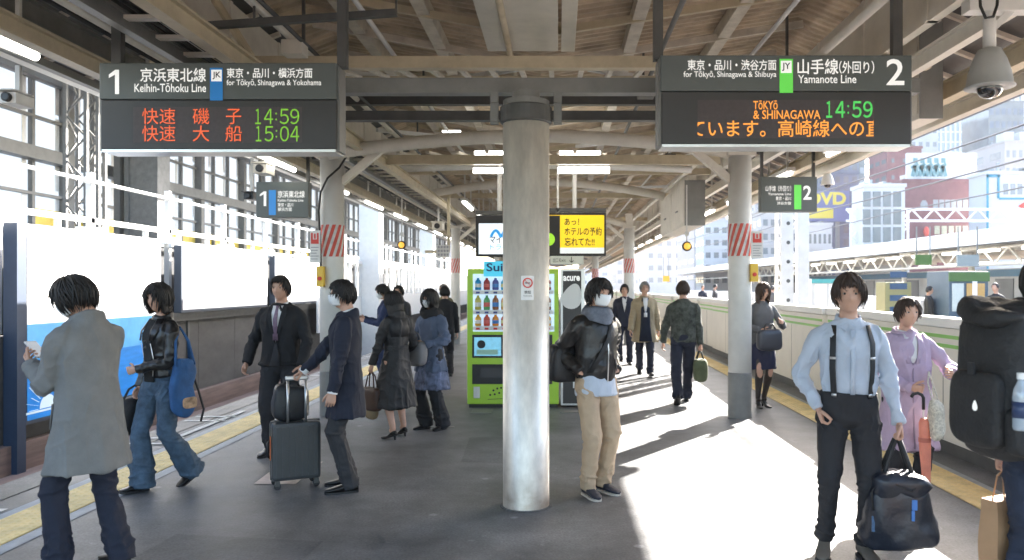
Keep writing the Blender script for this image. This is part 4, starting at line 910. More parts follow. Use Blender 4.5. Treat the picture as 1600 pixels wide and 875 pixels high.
for k in range(24): mb.box(x0, x1, 149.85, 149.95, k*1.9, k*1.9+.25)
obj('glazing_bars', mb, CW, t)
t, x0, x1, z1 = city(1556, 1640, 118, 160, 20, 'glass_tower', 'second pale glass tower at the right edge of the view with white corner piers', CB)
mb = MB()
for k in range(9): x = x0+(x1-x0)*k/8; mb.box(x-.45, x+.45, 159.7, 159.96, 0, z1)
for k in range(22): mb.box(x0, x1, 159.8, 159.95, k*2, k*2+.3)
obj('glazing_bars', mb, CW, t)
city(1400, 1466, 190, 130, 6, 'apartment_block', 'tall plain white block left of the glass tower', CW, CWi, 12, 6, .5, .35)
t, x0, x1, z1 = city(1412, 1541, 284, 72, 4, 'brick_building', 'purple brick building with the rooftop billboard on the right', CBr)
zz = lambda py: CAM_H+(VY-py)*72/FPX; xx = lambda px: (px-VX)*72/FPX
for k in range(7): obj('window', MB().box(xx(1458+k*9.3), xx(1465.5+k*9.3), 71.94, 72.02, zz(326), zz(312)), CWi, t)
for k in range(6): obj('window', MB().box(xx(1460+k*11), xx(1468+k*11), 71.94, 72.02, zz(366), zz(353)), mat('city_window_olive', (.35, .36, .28), .3, var=.2), t)
obj('arched_window', MB().prism([(xx(1438), zz(328)), (xx(1449), zz(328)), (xx(1449), zz(318)), (xx(1446), zz(313)), (xx(1441), zz(313)), (xx(1438), zz(318))], 71.94, 72.02), CWi, t)
for px in (1445, 1527): obj('lantern', MB().ell((xx(px), 71.7, zz(362)), (.25, .25, .45), 12, 8), mat('lantern_red', (.6, .08, .06), .5, var=.05), t, smooth=True)
t, x0, x1, z1 = city(1386, 1440, 232, 84, 5, 'brick_building', 'narrower purple block rising behind and left of the rooftop billboard', CBr, CG, 8, 3, .25, .25)
rb = thing('rooftop_billboard', 'white rooftop billboard with teal figures on top of the purple brick building', 'billboard', (xx(1476), 72.5, zz(283)))
obj('panel', MB().box(xx(1420), xx(1529), 72.3, 72.7, zz(281), zz(238)), CW, rb); obj('stand', MB().box(xx(1425), xx(1430), 72.4, 72.6, zz(290), zz(281)).box(xx(1518), xx(1523), 72.4, 72.6, zz(290), zz(281)), M_grayst, rb)
mb = MB()
for k in range(5): px = 1432+k*11; mb.bar((xx(px-4), 72.28, zz(275)), (xx(px), 72.28, zz(258)), .35, .02, (0, 1, 0)).bar((xx(px+4), 72.28, zz(275)), (xx(px), 72.28, zz(258)), .35, .02, (0, 1, 0)).bar((xx(px-6), 72.28, zz(262)), (xx(px+5), 72.28, zz(255)), .3, .02, (0, 1, 0)).cbox((xx(px+.5), 72.28, zz(250)), (.4, .02, .45))
obj('figure_print', mb, mat('print_teal', (.12, .24, .26), .6, var=.2), rb)
mb = MB()
for k in range(3): mb.box(xx(1490), xx(1520-k*4), 72.27, 72.29, zz(253+k*7), zz(251+k*7))
obj('lettering', mb, mat('print_grey', (.5, .55, .55), .6, var=0), rb)
t, x0, x1, z1 = city(1350, 1414, 292, 60.5, 2.5, 'glass_office', 'grey glass office building left of the purple brick building', CW)
xo = lambda px: (px-VX)*60/FPX; zo = lambda py: CAM_H+(VY-py)*60/FPX
for k in range(4):
    for r_ in range(3): obj('window', MB().box(xo(1352+k*16), xo(1364+k*16), 60.43, 60.52, zo(322+r_*28), zo(298+r_*28)), CG, t)
t, x0, x1, z1 = city(1262, 1342, 246, 95, 6, 'dark_office', 'dark blue office building with a yellow sign behind the sign numbered 2', CD, CG, 10, 6, .55, .5)
ys_ = thing('yellow_shop_sign', 'yellow and violet shop sign with big letters on the dark blue office', 'sign', ((1292-VX)*90/FPX, 90, 8))
a = at(1256, 346, 90); b = at(1327, 298, 90); obj('panel', MB().box(a.x, b.x, 90, 90.6, a.z, b.z), mat('sign_violet', (.12, .13, .26), .5, var=.1), ys_); obj('posts', MB().box(a.x+1, a.x+1.4, 90.2, 90.5, -1.4, a.z).box(b.x-1.4, b.x-1, 90.2, 90.5, -1.4, a.z), M_grayst, ys_)
mb = MB(); ptext('DVD', 1262, 1322, 300, 320, 89.95, mb, bold=.04); a = at(1262, 341, 89.95); b = at(1302, 325, 89.95); mb.quad((a.x, 89.95, a.z), (b.x, 89.95, a.z), (b.x, 89.95, b.z), (a.x, 89.95, b.z)); obj('lettering', mb, mat('sign_yellow', (.6, .48, .05), .5, var=0), ys_)
t, x0, x1, z1 = city(1543, 1640, 272, 66, 3, 'white_building', 'white building with turquoise outlines at the right edge', CW)
x_ = lambda px: (px-VX)*66/FPX; z_ = lambda py: CAM_H+(VY-py)*66/FPX; mb = MB().box(x_(1541), x_(1544), 65.9, 65.98, 0, z_(272)).box(x_(1541), x_(1562), 65.9, 65.98, z_(277), z_(273)).box(x_(1558), x_(1561), 65.9, 65.98, z_(310), z_(273)).box(x_(1561), x_(1640), 65.9, 65.98, z_(312), z_(309)); obj('turquoise_outline', mb, mat('turquoise', (.05, .25, .36), .5, var=0), t)
for k in range(4): obj('window', MB().box(x_(1568+k*11), x_(1575+k*11), 65.95, 66.02, z_(304), z_(287)), CWi, t)
mb = MB(); ar = z_(322); mb.add([(x_(1590), 65.9, ar), (x_(1600), 65.9, ar+.35), (x_(1600), 65.9, ar-.35)], [(0, 1, 2)]).box(x_(1600), x_(1625), 65.89, 65.91, ar-.15, ar+.15); obj('red_arrow', mb, mred, t)
city(1180, 1262, 258, 120, 16, 'apartment_block', 'pale block with small windows behind the tall white gantry column', CP, CWi, 10, 6, .45, .4)
city(1085, 1186, 205, 140, 20, 'apartment_block', 'large pale pinkish apartment block above the near right pillar', CP, CWi, 9, 9, .3, .25)
city(1010, 1095, 330, 190, 20, 'apartment_block', 'pale distant block left of the large pinkish apartment block', CW, CWi, 6, 6, .5, .4)
city(962, 1030, 372, 230, 20, 'apartment_block', 'most distant pale block seen beneath the end of the canopy', CP, CWi, 5, 5, .5, .4)
city(905, 985, 395, 300, 20, 'apartment_block', 'faint far block near the end of the platform', CW, CWi, 4, 5, .5, .4)
city(1262, 1300, 352, 80, 4, 'shop_building', 'low white shop building in front of the dark blue office', CW, CG, 3, 5, .5, .5)
t, x0, x1, z1 = city(1570, 1620, 222, 110, 14, 'rooftop_block', 'cream block with rooftop units behind the turquoise outlined building', CP, CWi, 8, 5, .5, .4)
for k in range(3): obj('roof_unit', MB().box(x0+1+k*2.2, x0+2.4+k*2.2, 112, 114, z1+.5, z1+1.8), CW, t)
city(1545, 1600, 160, 120, 8, 'office_tower', 'grey office tower with dark windows between the two pale glass towers', CG, CD, 14, 6, .6, .5)
city(1300, 1352, 215, 130, 8, 'office_tower', 'grey office tower just behind the dark blue office building', CG, CWi, 12, 5, .6, .5)
city(1190, 1262, 330, 75, 5, 'shop_building', 'low grey block behind the tall white gantry column', CP, CG, 5, 6, .6, .45)
city(1100, 1190, 345, 100, 6, 'shop_building', 'low pale block beneath the large pinkish apartment block', CW, CG, 5, 7, .6, .45)
# far end of the line, left
city(560, 720, 330, 170, 20, 'apartment_block', 'pale distant building beyond the picket fence', CP, CWi, 6, 8, .5, .4)

# thin air volume added to mimic glare: far things pale a little
obj('glare_haze', MB().box(-70, 130, -4.9, 330, -2.45, 75), mat('glare_haze_air', (1, 1, 1), var=0), kind='stuff')
hm = _mats['glare_haze_air'].node_tree; hm.nodes.remove(hm.nodes['Principled BSDF']); pv = hm.nodes.new('ShaderNodeVolumePrincipled'); pv.inputs['Color'].default_value = (.93, .96, 1, 1); pv.inputs['Density'].default_value = .00026; pv.inputs['Anisotropy'].default_value = .3
hm.links.new(pv.outputs[0], hm.nodes['Material Output'].inputs['Volume'])
# ---------------------------------------------------------------- people
_rng = np.random.RandomState(3); _tab = _rng.rand(64, 64, 64).astype(np.float32)
def vnoise(p):                                # smooth value noise, -1..1, p: (n,3)
    i = np.floor(p).astype(int); f = p - i; f = f*f*(3-2*f); i &= 63; j = (i+1) & 63
    def t(a, b, c): return _tab[a, b, c]
    x0, y0, z0, x1, y1, z1 = i[:,0], i[:,1], i[:,2], j[:,0], j[:,1], j[:,2]
    fx, fy, fz = f[:,0], f[:,1], f[:,2]
    a = t(x0,y0,z0)*(1-fx)+t(x1,y0,z0)*fx; b = t(x0,y1,z0)*(1-fx)+t(x1,y1,z0)*fx
    c = t(x0,y0,z1)*(1-fx)+t(x1,y0,z1)*fx; d = t(x0,y1,z1)*(1-fx)+t(x1,y1,z1)*fx
    return ((a*(1-fy)+b*fy)*(1-fz)+(c*(1-fy)+d*fy)*fz)*2-1

def crom(P, sub):
    """Catmull-Rom through rows of P (any width)."""
    P = np.array(P, float); n = len(P); out = []
    for i in range(n-1):
        p0, p1, p2, p3 = P[max(i-1, 0)], P[i], P[i+1], P[min(i+2, n-1)]
        for k in range(sub):
            t = k/sub; out.append(.5*((2*p1)+(p2-p0)*t+(2*p0-5*p1+4*p2-p3)*t*t+(3*p1-p0-3*p2+p3)*t**3))
    out.append(P[-1]); return np.array(out)

def loft(mb, prof, n=28, sub=3, p=1.15, leg=None):
    """Upright loft: rows (z, half width, half depth, y offset[, x offset])."""
    rs = []
    for row in crom([list(r)+[0]*(5-len(r)) for r in prof], sub):
        z, w, d, yo, xo = row; ring = []
        for k in range(n):
            a = 2*math.pi*k/n; ca, sa = math.cos(a), math.sin(a)
            ring.append((xo+w*math.copysign(abs(ca)**(2/2.3), ca), yo+d*math.copysign(abs(sa)**(2/2.3), sa), z))
        rs.append(ring)
    return mb.rings(rs)
def limb(mb, pts, rad, sub=4, n=14, flat=1.0):
    q = crom([list(p)+[r] for p, r in zip(pts, rad)], sub)
    return mb.tube([r[:3] for r in q], [(max(.004, r[3]), max(.004, r[3])*flat) for r in q], n)

def ik(S, T, a, b, pole):
    S, T = Vector(S), Vector(T); d = T-S; L = min(d.length, (a+b)*.999); dn = d.normalized(); T = S+dn*L
    x = (a*a-b*b+L*L)/(2*L); h = math.sqrt(max(0, a*a-x*x)); pl = Vector(pole); pl = (pl-dn*pl.dot(dn)).normalized()
    return S+dn*x+pl*h, T

def fuse(name, mb, m, parent, voxel, smooth=4, wr=(0, 6, 6, 3), fn=None, extra=None, slots=None):
    """One continuous surface from overlapping lofts: voxel remesh, smooth, then cloth folds."""
    me = bpy.data.meshes.new(name); me.from_pydata([tuple(v) for v in mb.v], [], mb.f)
    bm = bmesh.new(); bm.from_mesh(me); bmesh.ops.recalc_face_normals(bm, faces=bm.faces); bm.to_mesh(me); bm.free()
    ob = bpy.data.objects.new(name, me); COL.objects.link(ob)
    r = ob.modifiers.new('r', 'REMESH'); r.mode = 'VOXEL'; r.voxel_size = voxel
    if smooth: s = ob.modifiers.new('s', 'SMOOTH'); s.factor = .5; s.iterations = smooth
    dg = bpy.context.evaluated_depsgraph_get(); m2 = bpy.data.meshes.new_from_object(ob.evaluated_get(dg)); ob.modifiers.clear(); ob.data = m2; bpy.data.meshes.remove(me); m2.name = name
    n = len(m2.vertices); co = np.empty(n*3, np.float32); m2.vertices.foreach_get('co', co); co = co.reshape(-1, 3)
    no = np.empty(n*3, np.float32); m2.vertices.foreach_get('normal', no); no = no.reshape(-1, 3)
    if wr[0] > 0:
        w = vnoise(co*np.array([2.5, 2.5, 2.5])+11)[:, None]*.35
        q = co+w*.12
        k1 = np.array(wr[1:]); rg = lambda p: (1-np.abs(vnoise(p)))**3.0*2-.7
        iso = np.array([1, 1, .8])*float(k1[0])*1.5
        d = vnoise(q*k1+3)*.7 + rg(q*k1*1.5+17)*.9 + rg((q+q[:, [2, 0, 1]]*.5)*iso+29)*.55
        co = co+no*(np.clip(d, -.5, 1.6)*wr[0]*1.15)[:, None]
    if fn is not None: co = fn(co, no)
    if extra is not None or True:
        vs = co.astype(float).tolist(); fs = [list(p.vertices) for p in m2.polygons]; mi = [0]*len(fs)
        if extra is not None:
            o = len(vs); vs += [list(v) for v in extra.v]; fs += [[i+o for i in f] for f in extra.f]; mi += [0]*len(extra.f)
        if slots:
            ca = np.array(vs)
            cen = np.array([ca[f[0]] for f in fs])
            for si, (pts, rad) in enumerate(slots, 1):
                for a, b in pts:
                    a, b = np.array(a), np.array(b); ab = b-a; t = np.clip(((cen-a)@ab)/(ab@ab), 0, 1); dd = np.linalg.norm(cen-(a+t[:, None]*ab), axis=1)
                    for i in np.where(dd < rad)[0]: mi[i] = si
        m3 = bpy.data.meshes.new(name); m3.from_pydata(vs, [], fs); ob.data = m3; bpy.data.meshes.remove(m2)
    for mm in (m if isinstance(m, (list, tuple)) else [m]): m3.materials.append(mm)
    m3.polygons.foreach_set('use_smooth', [True]*len(fs)); m3.polygons.foreach_set('material_index', mi)
    ob.data = m3; ob.parent = parent; return ob

SKIN = mat('skin', (.52, .30, .21), .5, var=.06, scale=12); LIPS = mat('lips', (.38, .15, .125), .45, var=0); BROW = mat('eyebrow_hair', (.03, .022, .018), .7, var=0)
HAIR = mat('black_hair', (.016, .013, .012), .58, var=.3, scale=30, stretch=(3, 3, .4), bump=.5, bscale=70); HAIRB = mat('dark_brown_hair', (.045, .026, .018), .6, var=.3, scale=30, stretch=(3, 3, .4), bump=.5, bscale=70); HAIRG = mat('grey_hair', (.25, .24, .23), .5, var=.3, scale=30)
EYEW = mat('eye_white', (.42, .38, .35), .2, var=0); EYED = mat('eye_dark', (.02, .014, .01), .15, var=0); MASK = mat('white_face_mask', (.72, .73, .74), .8, var=.03)
def creases(m, sc=11, dist=.02, st=.5, stretch=(1, 1, .55)):     # cloth creases too fine to model, over the weave bump
    nt = m.node_tree; b = nt.nodes['Principled BSDF']; tc = nt.nodes.new('ShaderNodeTexCoord'); mp = nt.nodes.new('ShaderNodeMapping'); mp.inputs['Scale'].default_value = stretch
    nt.links.new(tc.outputs['Object'], mp.inputs[0]); n = nt.nodes.new('ShaderNodeTexNoise'); n.noise_type = 'RIDGED_MULTIFRACTAL'; n.inputs['Scale'].default_value = sc; n.inputs['Detail'].default_value = 2.5; n.inputs['Distortion'].default_value = .8
    nt.links.new(mp.outputs[0], n.inputs['Vector']); bp = nt.nodes.new('ShaderNodeBump'); bp.inputs['Strength'].default_value = st; bp.inputs['Distance'].default_value = dist; nt.links.new(n.outputs[0], bp.inputs['Height'])
    if b.inputs['Normal'].links: nt.links.new(b.inputs['Normal'].links[0].from_socket, bp.inputs['Normal'])
    nt.links.new(bp.outputs[0], b.inputs['Normal']); return m
def cloth(name, col, rough=.85, var=.14, bump=.25, bs=220, **k):
    if name in _mats: return _mats[name]
    return creases(mat(name, col, rough, var=var, scale=9, bump=bump, bscale=bs, **k))

BODY = [(.80, .10, .08, 0), (.86, .155, .105, -.005), (.93, .165, .115, -.012), (1.03, .142, .10, 0), (1.14, .15, .108, .005), (1.26, .17, .118, .008), (1.35, .165, .105, 0), (1.41, .11, .075, -.01), (1.45, .062, .06, -.01)]
FBODY = [(.80, .10, .08, 0), (.86, .16, .105, -.005), (.93, .168, .118, -.015), (1.03, .128, .092, 0), (1.14, .138, .105, .01), (1.24, .152, .122, .018), (1.34, .15, .10, 0), (1.40, .10, .07, -.01), (1.45, .055, .055, -.01)]

def hand_mb(mb, W, f, n, side, curl=.5, s=1.0, spread=.0, thumb=.5):
    """Palm, four unequal bent fingers and a thumb from the wrist W; f along the hand, n the way the palm faces, side = thumb side."""
    f = Vector(f).normalized(); n = Vector(n); n = (n-f*n.dot(f)).normalized(); t = f.cross(n).normalized()*side; W = Vector(W)
    P = lambda a, b, c: W+(f*a+t*b+n*c)*s
    rows = [(-.03, .024, .019), (.0, .027, .018), (.03, .036, .016), (.065, .041, .0145), (.085, .040, .0125), (.094, .034, .009)]
    rs = []
    for a, hw, hd in rows: rs.append([P(a, hw*math.cos(2*math.pi*k/14), hd*math.sin(2*math.pi*k/14)) for k in range(14)])
    mb.rings(rs)
    for i, (b, L, r) in enumerate(((.030, .072, .0088), (.010, .080, .0092), (-.011, .075, .0088), (-.030, .058, .0078))):
        p = Vector((.082, b, 0)); pts = [p.copy()]; rr = [r*1.05]; ang = 0
        for seg, (fr, bend) in enumerate(((.42, .75), (.32, 1.15), (.26, .8))):
            ang += bend*curl*(1+.08*i); d = Vector((math.cos(ang), spread*(1.5-i)*.1, math.sin(ang))); p = p+d*L*fr; pts.append(p.copy()); rr.append(r*(1-.1*(seg+1)))
        limb(mb, [P(*q) for q in pts], [x*s for x in rr], 2, 8)
    p = Vector((.018, .022, .004)); a1 = .75-.25*thumb; d1 = Vector((math.cos(a1)*.75, math.sin(a1)*.85, .25+.45*thumb)).normalized(); p1 = p+d1*.044; d2 = (d1+Vector((.45, -.25*thumb, .25*thumb))).normalized(); p2 = p1+d2*.032; p3 = p2+(d2+Vector((.2, -.2*thumb, .1))).normalized()*.022
    limb(mb, [P(*q) for q in (p, p1, p2, p3)], [.0135*s, .0115*s, .0100*s, .008*s], 2, 8)
    return P

def person(label, pos, heading, height=1.70, female=False, hands=None, poles=None, feet=None, lean=0, head=(0, 0), top=None, bottom=None, hair='short', hairm=None,
           mask=False, glasses=False, shoe=None, shoetype='shoe', voxel=.010, curl=(.5, .5), handdir=None, palm=None, detail=True, twist=0, group=None, barelegs=None, skirt=None, kneepole=None):
    s = height/1.70; hl0 = .055 if shoetype == 'pump' else 0.0; root = thing('person', label, 'person', (pos[0], pos[1], hl0*s*.88), R(heading), group)
    info = {'root': root, 's': s}
    lr = R(lean)
    def bend(p):                                  # lean forward from the hips
        p = Vector(p); k = max(0., min(1., (p.z-.88)/.25)); a = -lr*k; tw = R(twist)*max(0, min(1, (p.z-.95)/.3))
        q = Vector((p.x*math.cos(tw)-p.y*math.sin(tw), p.x*math.sin(tw)+p.y*math.cos(tw), p.z-.92)); return Vector((q.x, q.y*math.cos(a)-q.z*math.sin(a), q.y*math.sin(a)+q.z*math.cos(a)+.92))
    hy, hp = R(head[0]), R(head[1]); piv = Vector((0, -.005, 1.475))
    Rh = Matrix.Rotation(hy, 3, 'Z') @ Matrix.Rotation(hp, 3, 'X')
    def HT(p): return bend(piv+Rh @ ((Vector(p)-piv)*1.0))*s
    def B(p): return bend(p)*s
    def warp(mb, f):
        mb.v = [tuple(f(v)) for v in mb.v]; return mb
    hw = .168 if not female else .150
    hands = hands or {}; feet = feet or {}; poles = poles or {}
    J = {}
    for sd, sg in (('R', 1), ('L', -1)):
        S = Vector((sg*hw, -.005, 1.352)); T = hands.get(sd, (sg*.24, .04, .80)); E, W = ik(S, T, .285, .255, poles.get(sd, (sg*.5, -1, -.2))); J[sd+'s'], J[sd+'e'], J[sd+'w'] = S, E, W
        H = Vector((sg*.088, -.005, .885)); ft = feet.get(sd, (sg*.10, 0, 0)); yaw = ft[3] if len(ft) > 3 else -sg*8; pitch = ft[4] if len(ft) > 4 else 0
        A = Vector((ft[0], ft[1]-.03, ft[2]+.085)); K, A = ik(H, A, .42, .405, (kneepole or {}).get(sd, (sg*.12, 1, 0))); J[sd+'h'], J[sd+'k'], J[sd+'a'] = H, K, A; J[sd+'f'] = (yaw, pitch)
    info['J'] = J
    # ---- body
    bm_ = MB(); loft(bm_, [(z, a*(.78 if z < 1.38 else .85), b*(.78 if z < 1.38 else .9), c) for z, a, b, c in (FBODY if female else BODY)], 24, 2)
    ar = 1.0 if not female else .85
    for sd in 'RL':
        S, E, W = J[sd+'s'], J[sd+'e'], J[sd+'w']; limb(bm_, [S*.8+Vector((0, 0, S.z*.2)), S, S.lerp(E, .5), E, E.lerp(W, .35), W], [.028*ar, .032*ar, .032*ar, .028*ar, .026*ar, .024*ar], 3, 12)
    warp(bm_, B)
    for sd in 'RL':
        H, K, A = J[sd+'h'], J[sd+'k'], J[sd+'a']; l = MB(); limb(l, [H, H.lerp(K, .5), K, K.lerp(A, .3), K.lerp(A, .7), A, A+Vector((0, .03, -.04))], [x_*(1 if (barelegs is not None or not bottom) else .7) for x_ in (.085, .072, .054, .056, .042, .036, .034)], 3, 14); warp(l, lambda p: Vector(p)*s); bm_.add(l.v, l.f)
    hd = MB(); limb(hd, [(0, -.012, 1.42), (0, -.008, 1.47), (0, .005, 1.53), (0, .01, 1.56)], [.058, .053, .052, .05] if not female else [.05, .045, .045, .045], 3, 16)
    C = Vector((0, .022, 1.592)); nu, nv = 40, 30; rs = []
    for i in range(nv+1):
        t = -math.pi/2+math.pi*(.02+.96*i/nv); ring = []
        for k in range(nu):
            a = 2*math.pi*k/nu; x, y, z = math.cos(t)*math.sin(a), math.cos(t)*math.cos(a), math.sin(t)
            X, Yv, Z = .073*x, (.094 if y < 0 else .090)*y, .116*z
            if z < 0: X *= 1-.20*(-z)**1.6; 
            if z < -.2 and y < 0: Yv *= 1-.45*min(1, (-z-.2)/.7)
            if y > 0:
                g = lambda cx_, cz_, sx_, sz_: math.exp(-((x-cx_)/sx_)**2-((z-cz_)/sz_)**2)
                nz = max(0, 1-abs(x)/.30); prof = 0
                if -.36 < z < .12: prof = (.12-z)/.40 if z > -.26 else (z+.36)/.10*.95
                Yv += .024*nz**1.3*max(0, min(1, prof))*1.0
                Yv -= .013*(g(.42, .05, .22, .12)+g(-.42, .05, .22, .12))
                Yv += .005*(g(.4, .22, .3, .08)+g(-.4, .22, .3, .08)) + .006*g(0, -.50, .26, .05)+.005*g(0, -.59, .22, .05)-.004*g(0, -.545, .3, .03)+.010*g(0, -.86, .35, .16)
                Yv += .003*(g(.55, -.25, .25, .2)+g(-.55, -.25, .25, .2))
            ring.append((C.x+X, C.y+Yv, C.z+Z))
        rs.append(ring)
    hd.rings(rs)
    for sg in (-1, 1):
        e = MB(); e.ell((0, 0, 0), (.011, .018, .031), 10, 8); M_ = Matrix.Rotation(sg*.35, 3, 'Z'); hd.add([Vector((sg*.075, .008, 1.585))+M_ @ Vector(v) for v in e.v], e.f)
    warp(hd, HT); bm_.add(hd.v, hd.f)
    xt = MB(); info['grip'] = {}
    for i, (sd, sg) in enumerate((('R', 1), ('L', -1))):
        E, W = J[sd+'e'], J[sd+'w']; f = Vector((handdir or {}).get(sd, (W-E).normalized())); nn = (palm or {}).get(sd, (-sg, .15, 0)); h = MB(); P = hand_mb(h, W, f, nn, 1, curl[i], .95 if not female else .86)
        # thumb side: forward/up side of the hand
        tdir = f.cross(Vector(nn)); want = Vector((0, 1, .4)) if abs(f.z) > .5 else Vector((-sg*.4, 0, 1))
        if tdir.dot(want) < 0: h = MB(); P = hand_mb(h, W, f, nn, -1, curl[i], .95 if not female else .86)
        warp(h, B); xt.add(h.v, h.f); info['grip'][sd] = B(P(.085, 0, .022)); info[sd+'w'] = B(W)
    ey = [[HT((sg*.031, .108, 1.598)) for sg in (-1, 1)]]
    br = [(HT((sg*.018, .114, 1.6165)), HT((sg*.046, .102, 1.618))) for sg in (-1, 1)]; lp = [(HT((-.020, .114, 1.530)), HT((.020, .114, 1.530)))]
    vx = voxel if voxel < .0085 or not detail else .0075
    fuse('body', bm_, [SKIN, BROW, LIPS] if barelegs is None else [SKIN, BROW, LIPS, barelegs], root, min(vx, voxel)*s, 2, extra=xt, slots=[(br, .006*s), (lp, .0075*s)] + ([([(tuple(J[q+'h']*s), tuple(J[q+'a']*s)) for q in 'RL'], .13)] if barelegs is not None else []))
    if detail:
        for sg in (-1, 1):
            e = MB(); e.ell((sg*.031, .0935, 1.5985), (.0125, .009, .0066), 12, 8); e.cur = 1; e.ell((sg*.031, .0985, 1.5985), (.0066, .0054, .0066), 10, 6); warp(e, HT); obj('eye', e, [EYEW, EYED], root, smooth=True, local=True)
    # ---- hair
    hm = hairm or HAIR; h = MB(); nu, nv = 56, 36; rs = []; rr = random.Random(len(label))
    style = hair
    for i in range(nv+1):
        t = -math.pi/2+math.pi*(.02+.96*i/nv); ring = []
        for k in range(nu):
            a = 2*math.pi*k/nu; az = abs((a+math.pi) % (2*math.pi)-math.pi); x, y, z = math.cos(t)*math.sin(a), math.cos(t)*math.cos(a), math.sin(t)
            if style == 'short': edge = .52 if az < .75 else .52-(az-.75)*1.5 if az < 1.15 else max(-.50, -.08-(az-1.15)*.45)
            elif style == 'fringe': edge = .42+.1*math.sin(a*9) if az < .85 else .3-(az-.85)*1.6 if az < 1.2 else max(-.55, -.06-(az-1.2)*.5)
            elif style == 'mop': edge = .12+.05*math.sin(a*7) if az < .95 else .12-(az-.95)*1.2 if az < 1.3 else -.45-.1*min(1, az-1.3)
            else: edge = .34 if az < .55 else .34-(az-.55)*2.4 if az < 1.0 else -.75
            b = max(0, min(1, (z-edge)/.10)); b = b*b*(3-2*b)
            th = {'short': .010, 'fringe': .017, 'mop': .022, 'bob': .018, 'long': .016}[style]
            st = vnoise(np.array([[a*5.5+5, z*1.7+len(label)*.7, 2.]]))[0]*.45+vnoise(np.array([[a*13.+5, z*2.5, 9.]]))[0]*.35
            k_ = th*(1+.55*st)*(1.0 if z > -.2 else .8)
            X, Yv, Z = .073*x, (.094 if y < 0 else .090)*y, .116*z
            if z < 0: X *= 1-.20*(-z)**1.6
            if z < -.2 and y < 0: Yv *= 1-.45*min(1, (-z-.2)/.7)
            L = Vector((X, Yv, Z)); dn = L.normalized(); L = L+dn*k_*b-dn*.014*(1-b)
            ring.append(C+L)
        rs.append(ring)
    h.rings(rs)
    if style in ('bob', 'long'):
        ln = 1.47 if style == 'bob' else 1.40
        P_ = []
        for i in range(9):
            u = i/8; ring = []
            for k in range(41):
                a = math.radians(62)+(2*math.pi-2*math.radians(62))*k/40; r = 1+.10*math.sin(u*3)+.06*vnoise(np.array([[a*6., u*1.5, 3.]]))[0]
                ring.append((C.x+.090*r*math.sin(a)*(1-.08*u*u), C.y-.004+.108*r*math.cos(a)*(1-.2*u*u), 1.62-(1.62-ln)*u+.012*vnoise(np.array([[a*4., 3., 3.]]))[0]*u))
            P_.append(ring)
        inner = [[(C.x+(q[0]-C.x)*.84, C.y+(q[1]-C.y)*.84, q[2]) for q in r] for r in P_]
        h.rings([o+i_[::-1] for o, i_ in zip(P_, inner)])
    ns = (420 if detail else 0)
    def edge_of(az, a):
        if style == 'short': return .52 if az < .75 else .52-(az-.75)*1.5 if az < 1.15 else max(-.50, -.08-(az-1.15)*.45)
        if style == 'fringe': return .40 if az < .85 else .3-(az-.85)*1.6 if az < 1.2 else max(-.55, -.06-(az-1.2)*.5)
        if style == 'mop': return .20 if az < .95 else .2-(az-.95)*1.4 if az < 1.3 else -.5
        return .36 if az < .55 else .34-(az-.55)*2.4 if az < 1.0 else -.75
    for k in range(ns):
        a = rr.uniform(0, 2*math.pi); az = abs((a+math.pi) % (2*math.pi)-math.pi); ze = edge_of(az, a)-rr.uniform(-.12, .16); zs = rr.uniform(.55, .97) if ze < .4 else rr.uniform(.8, .97)
        if ze > zs-.15: continue
        da = rr.uniform(-.6, .6); th = {'short': .012, 'fringe': .019, 'mop': .024, 'bob': .021, 'long': .019}[style]*rr.uniform(.7, 1.35); fly = rr.uniform(.004, .022) if rr.random() < .22 else 0; pts = []
        for q in range(6):
            u = q/5; z = zs+(ze-zs)*u; aa = a+da*u; c_ = math.sqrt(max(.02, 1-z*z)); X, Yv, Z = .073*c_*math.sin(aa), (.094 if math.cos(aa) < 0 else .090)*c_*math.cos(aa), .116*z
            if z < 0: X *= 1-.20*(-z)**1.6
            if z < -.2 and Yv < 0: Yv *= 1-.45*min(1, (-z-.2)/.7)
            L = Vector((X, Yv, Z)); pts.append(C+L+L.normalized()*(th*(.9+.25*math.sin(u*3))+fly*u*u))
        h.tube(pts, [.0045, .0062, .006, .0052, .0036, .0009], 4)
    warp(h, HT); obj('hair', h, hm, root, smooth=True, local=True)
    if mask:
        P_ = []
        for i in range(9):
            z = .02-.80*i/8; row = []
            for k in range(15):
                a = math.radians(-78+156*k/14); w = .076*(1-.22*max(0, -z)**1.6); fr = math.cos(a)
                bul = .013*max(0, math.cos(a*1.12))**2*math.exp(-((z+.30)/.42)**2)+.004; cz = math.sqrt(max(0.05, 1-z*z*.82)); row.append((C.x+(w*cz+bul*.5)*math.sin(a)*1.02, C.y+(.092*cz+bul+.003)*fr+.004, C.z+.116*z+.006*abs(math.sin(a))))
            P_.append(row)
        mk = MB().grid(P_); warp(mk, HT); mo = obj('face_mask', mk, MASK, root, smooth=True, local=True)
        mo.modifiers.new('t', 'SOLIDIFY').thickness = .002
        for sg in (-1, 1): e = MB().tube([HT((sg*.073, .045, 1.565)), HT((sg*.08, .015, 1.59)), HT((sg*.08, -.012, 1.592))], .0015*s, 5); obj('strap', e, MASK, mo, local=True)
    if glasses:
        e = MB()
        for sg in (-1, 1): e.tube([HT((sg*.033+.023*math.cos(2*math.pi*k/16), .121-.01*abs(math.cos(2*math.pi*k/16)), 1.597+.017*math.sin(2*math.pi*k/16))) for k in range(17)], .0018*s, 5).tube([HT((sg*.056, .112, 1.602)), HT((sg*.083, .03, 1.603)), HT((sg*.082, -.005, 1.592))], .002*s, 5)
        e.tube([HT((-.01, .124, 1.6)), HT((.01, .124, 1.6))], .0016*s, 5); obj('glasses', e, M_black, root, local=True)
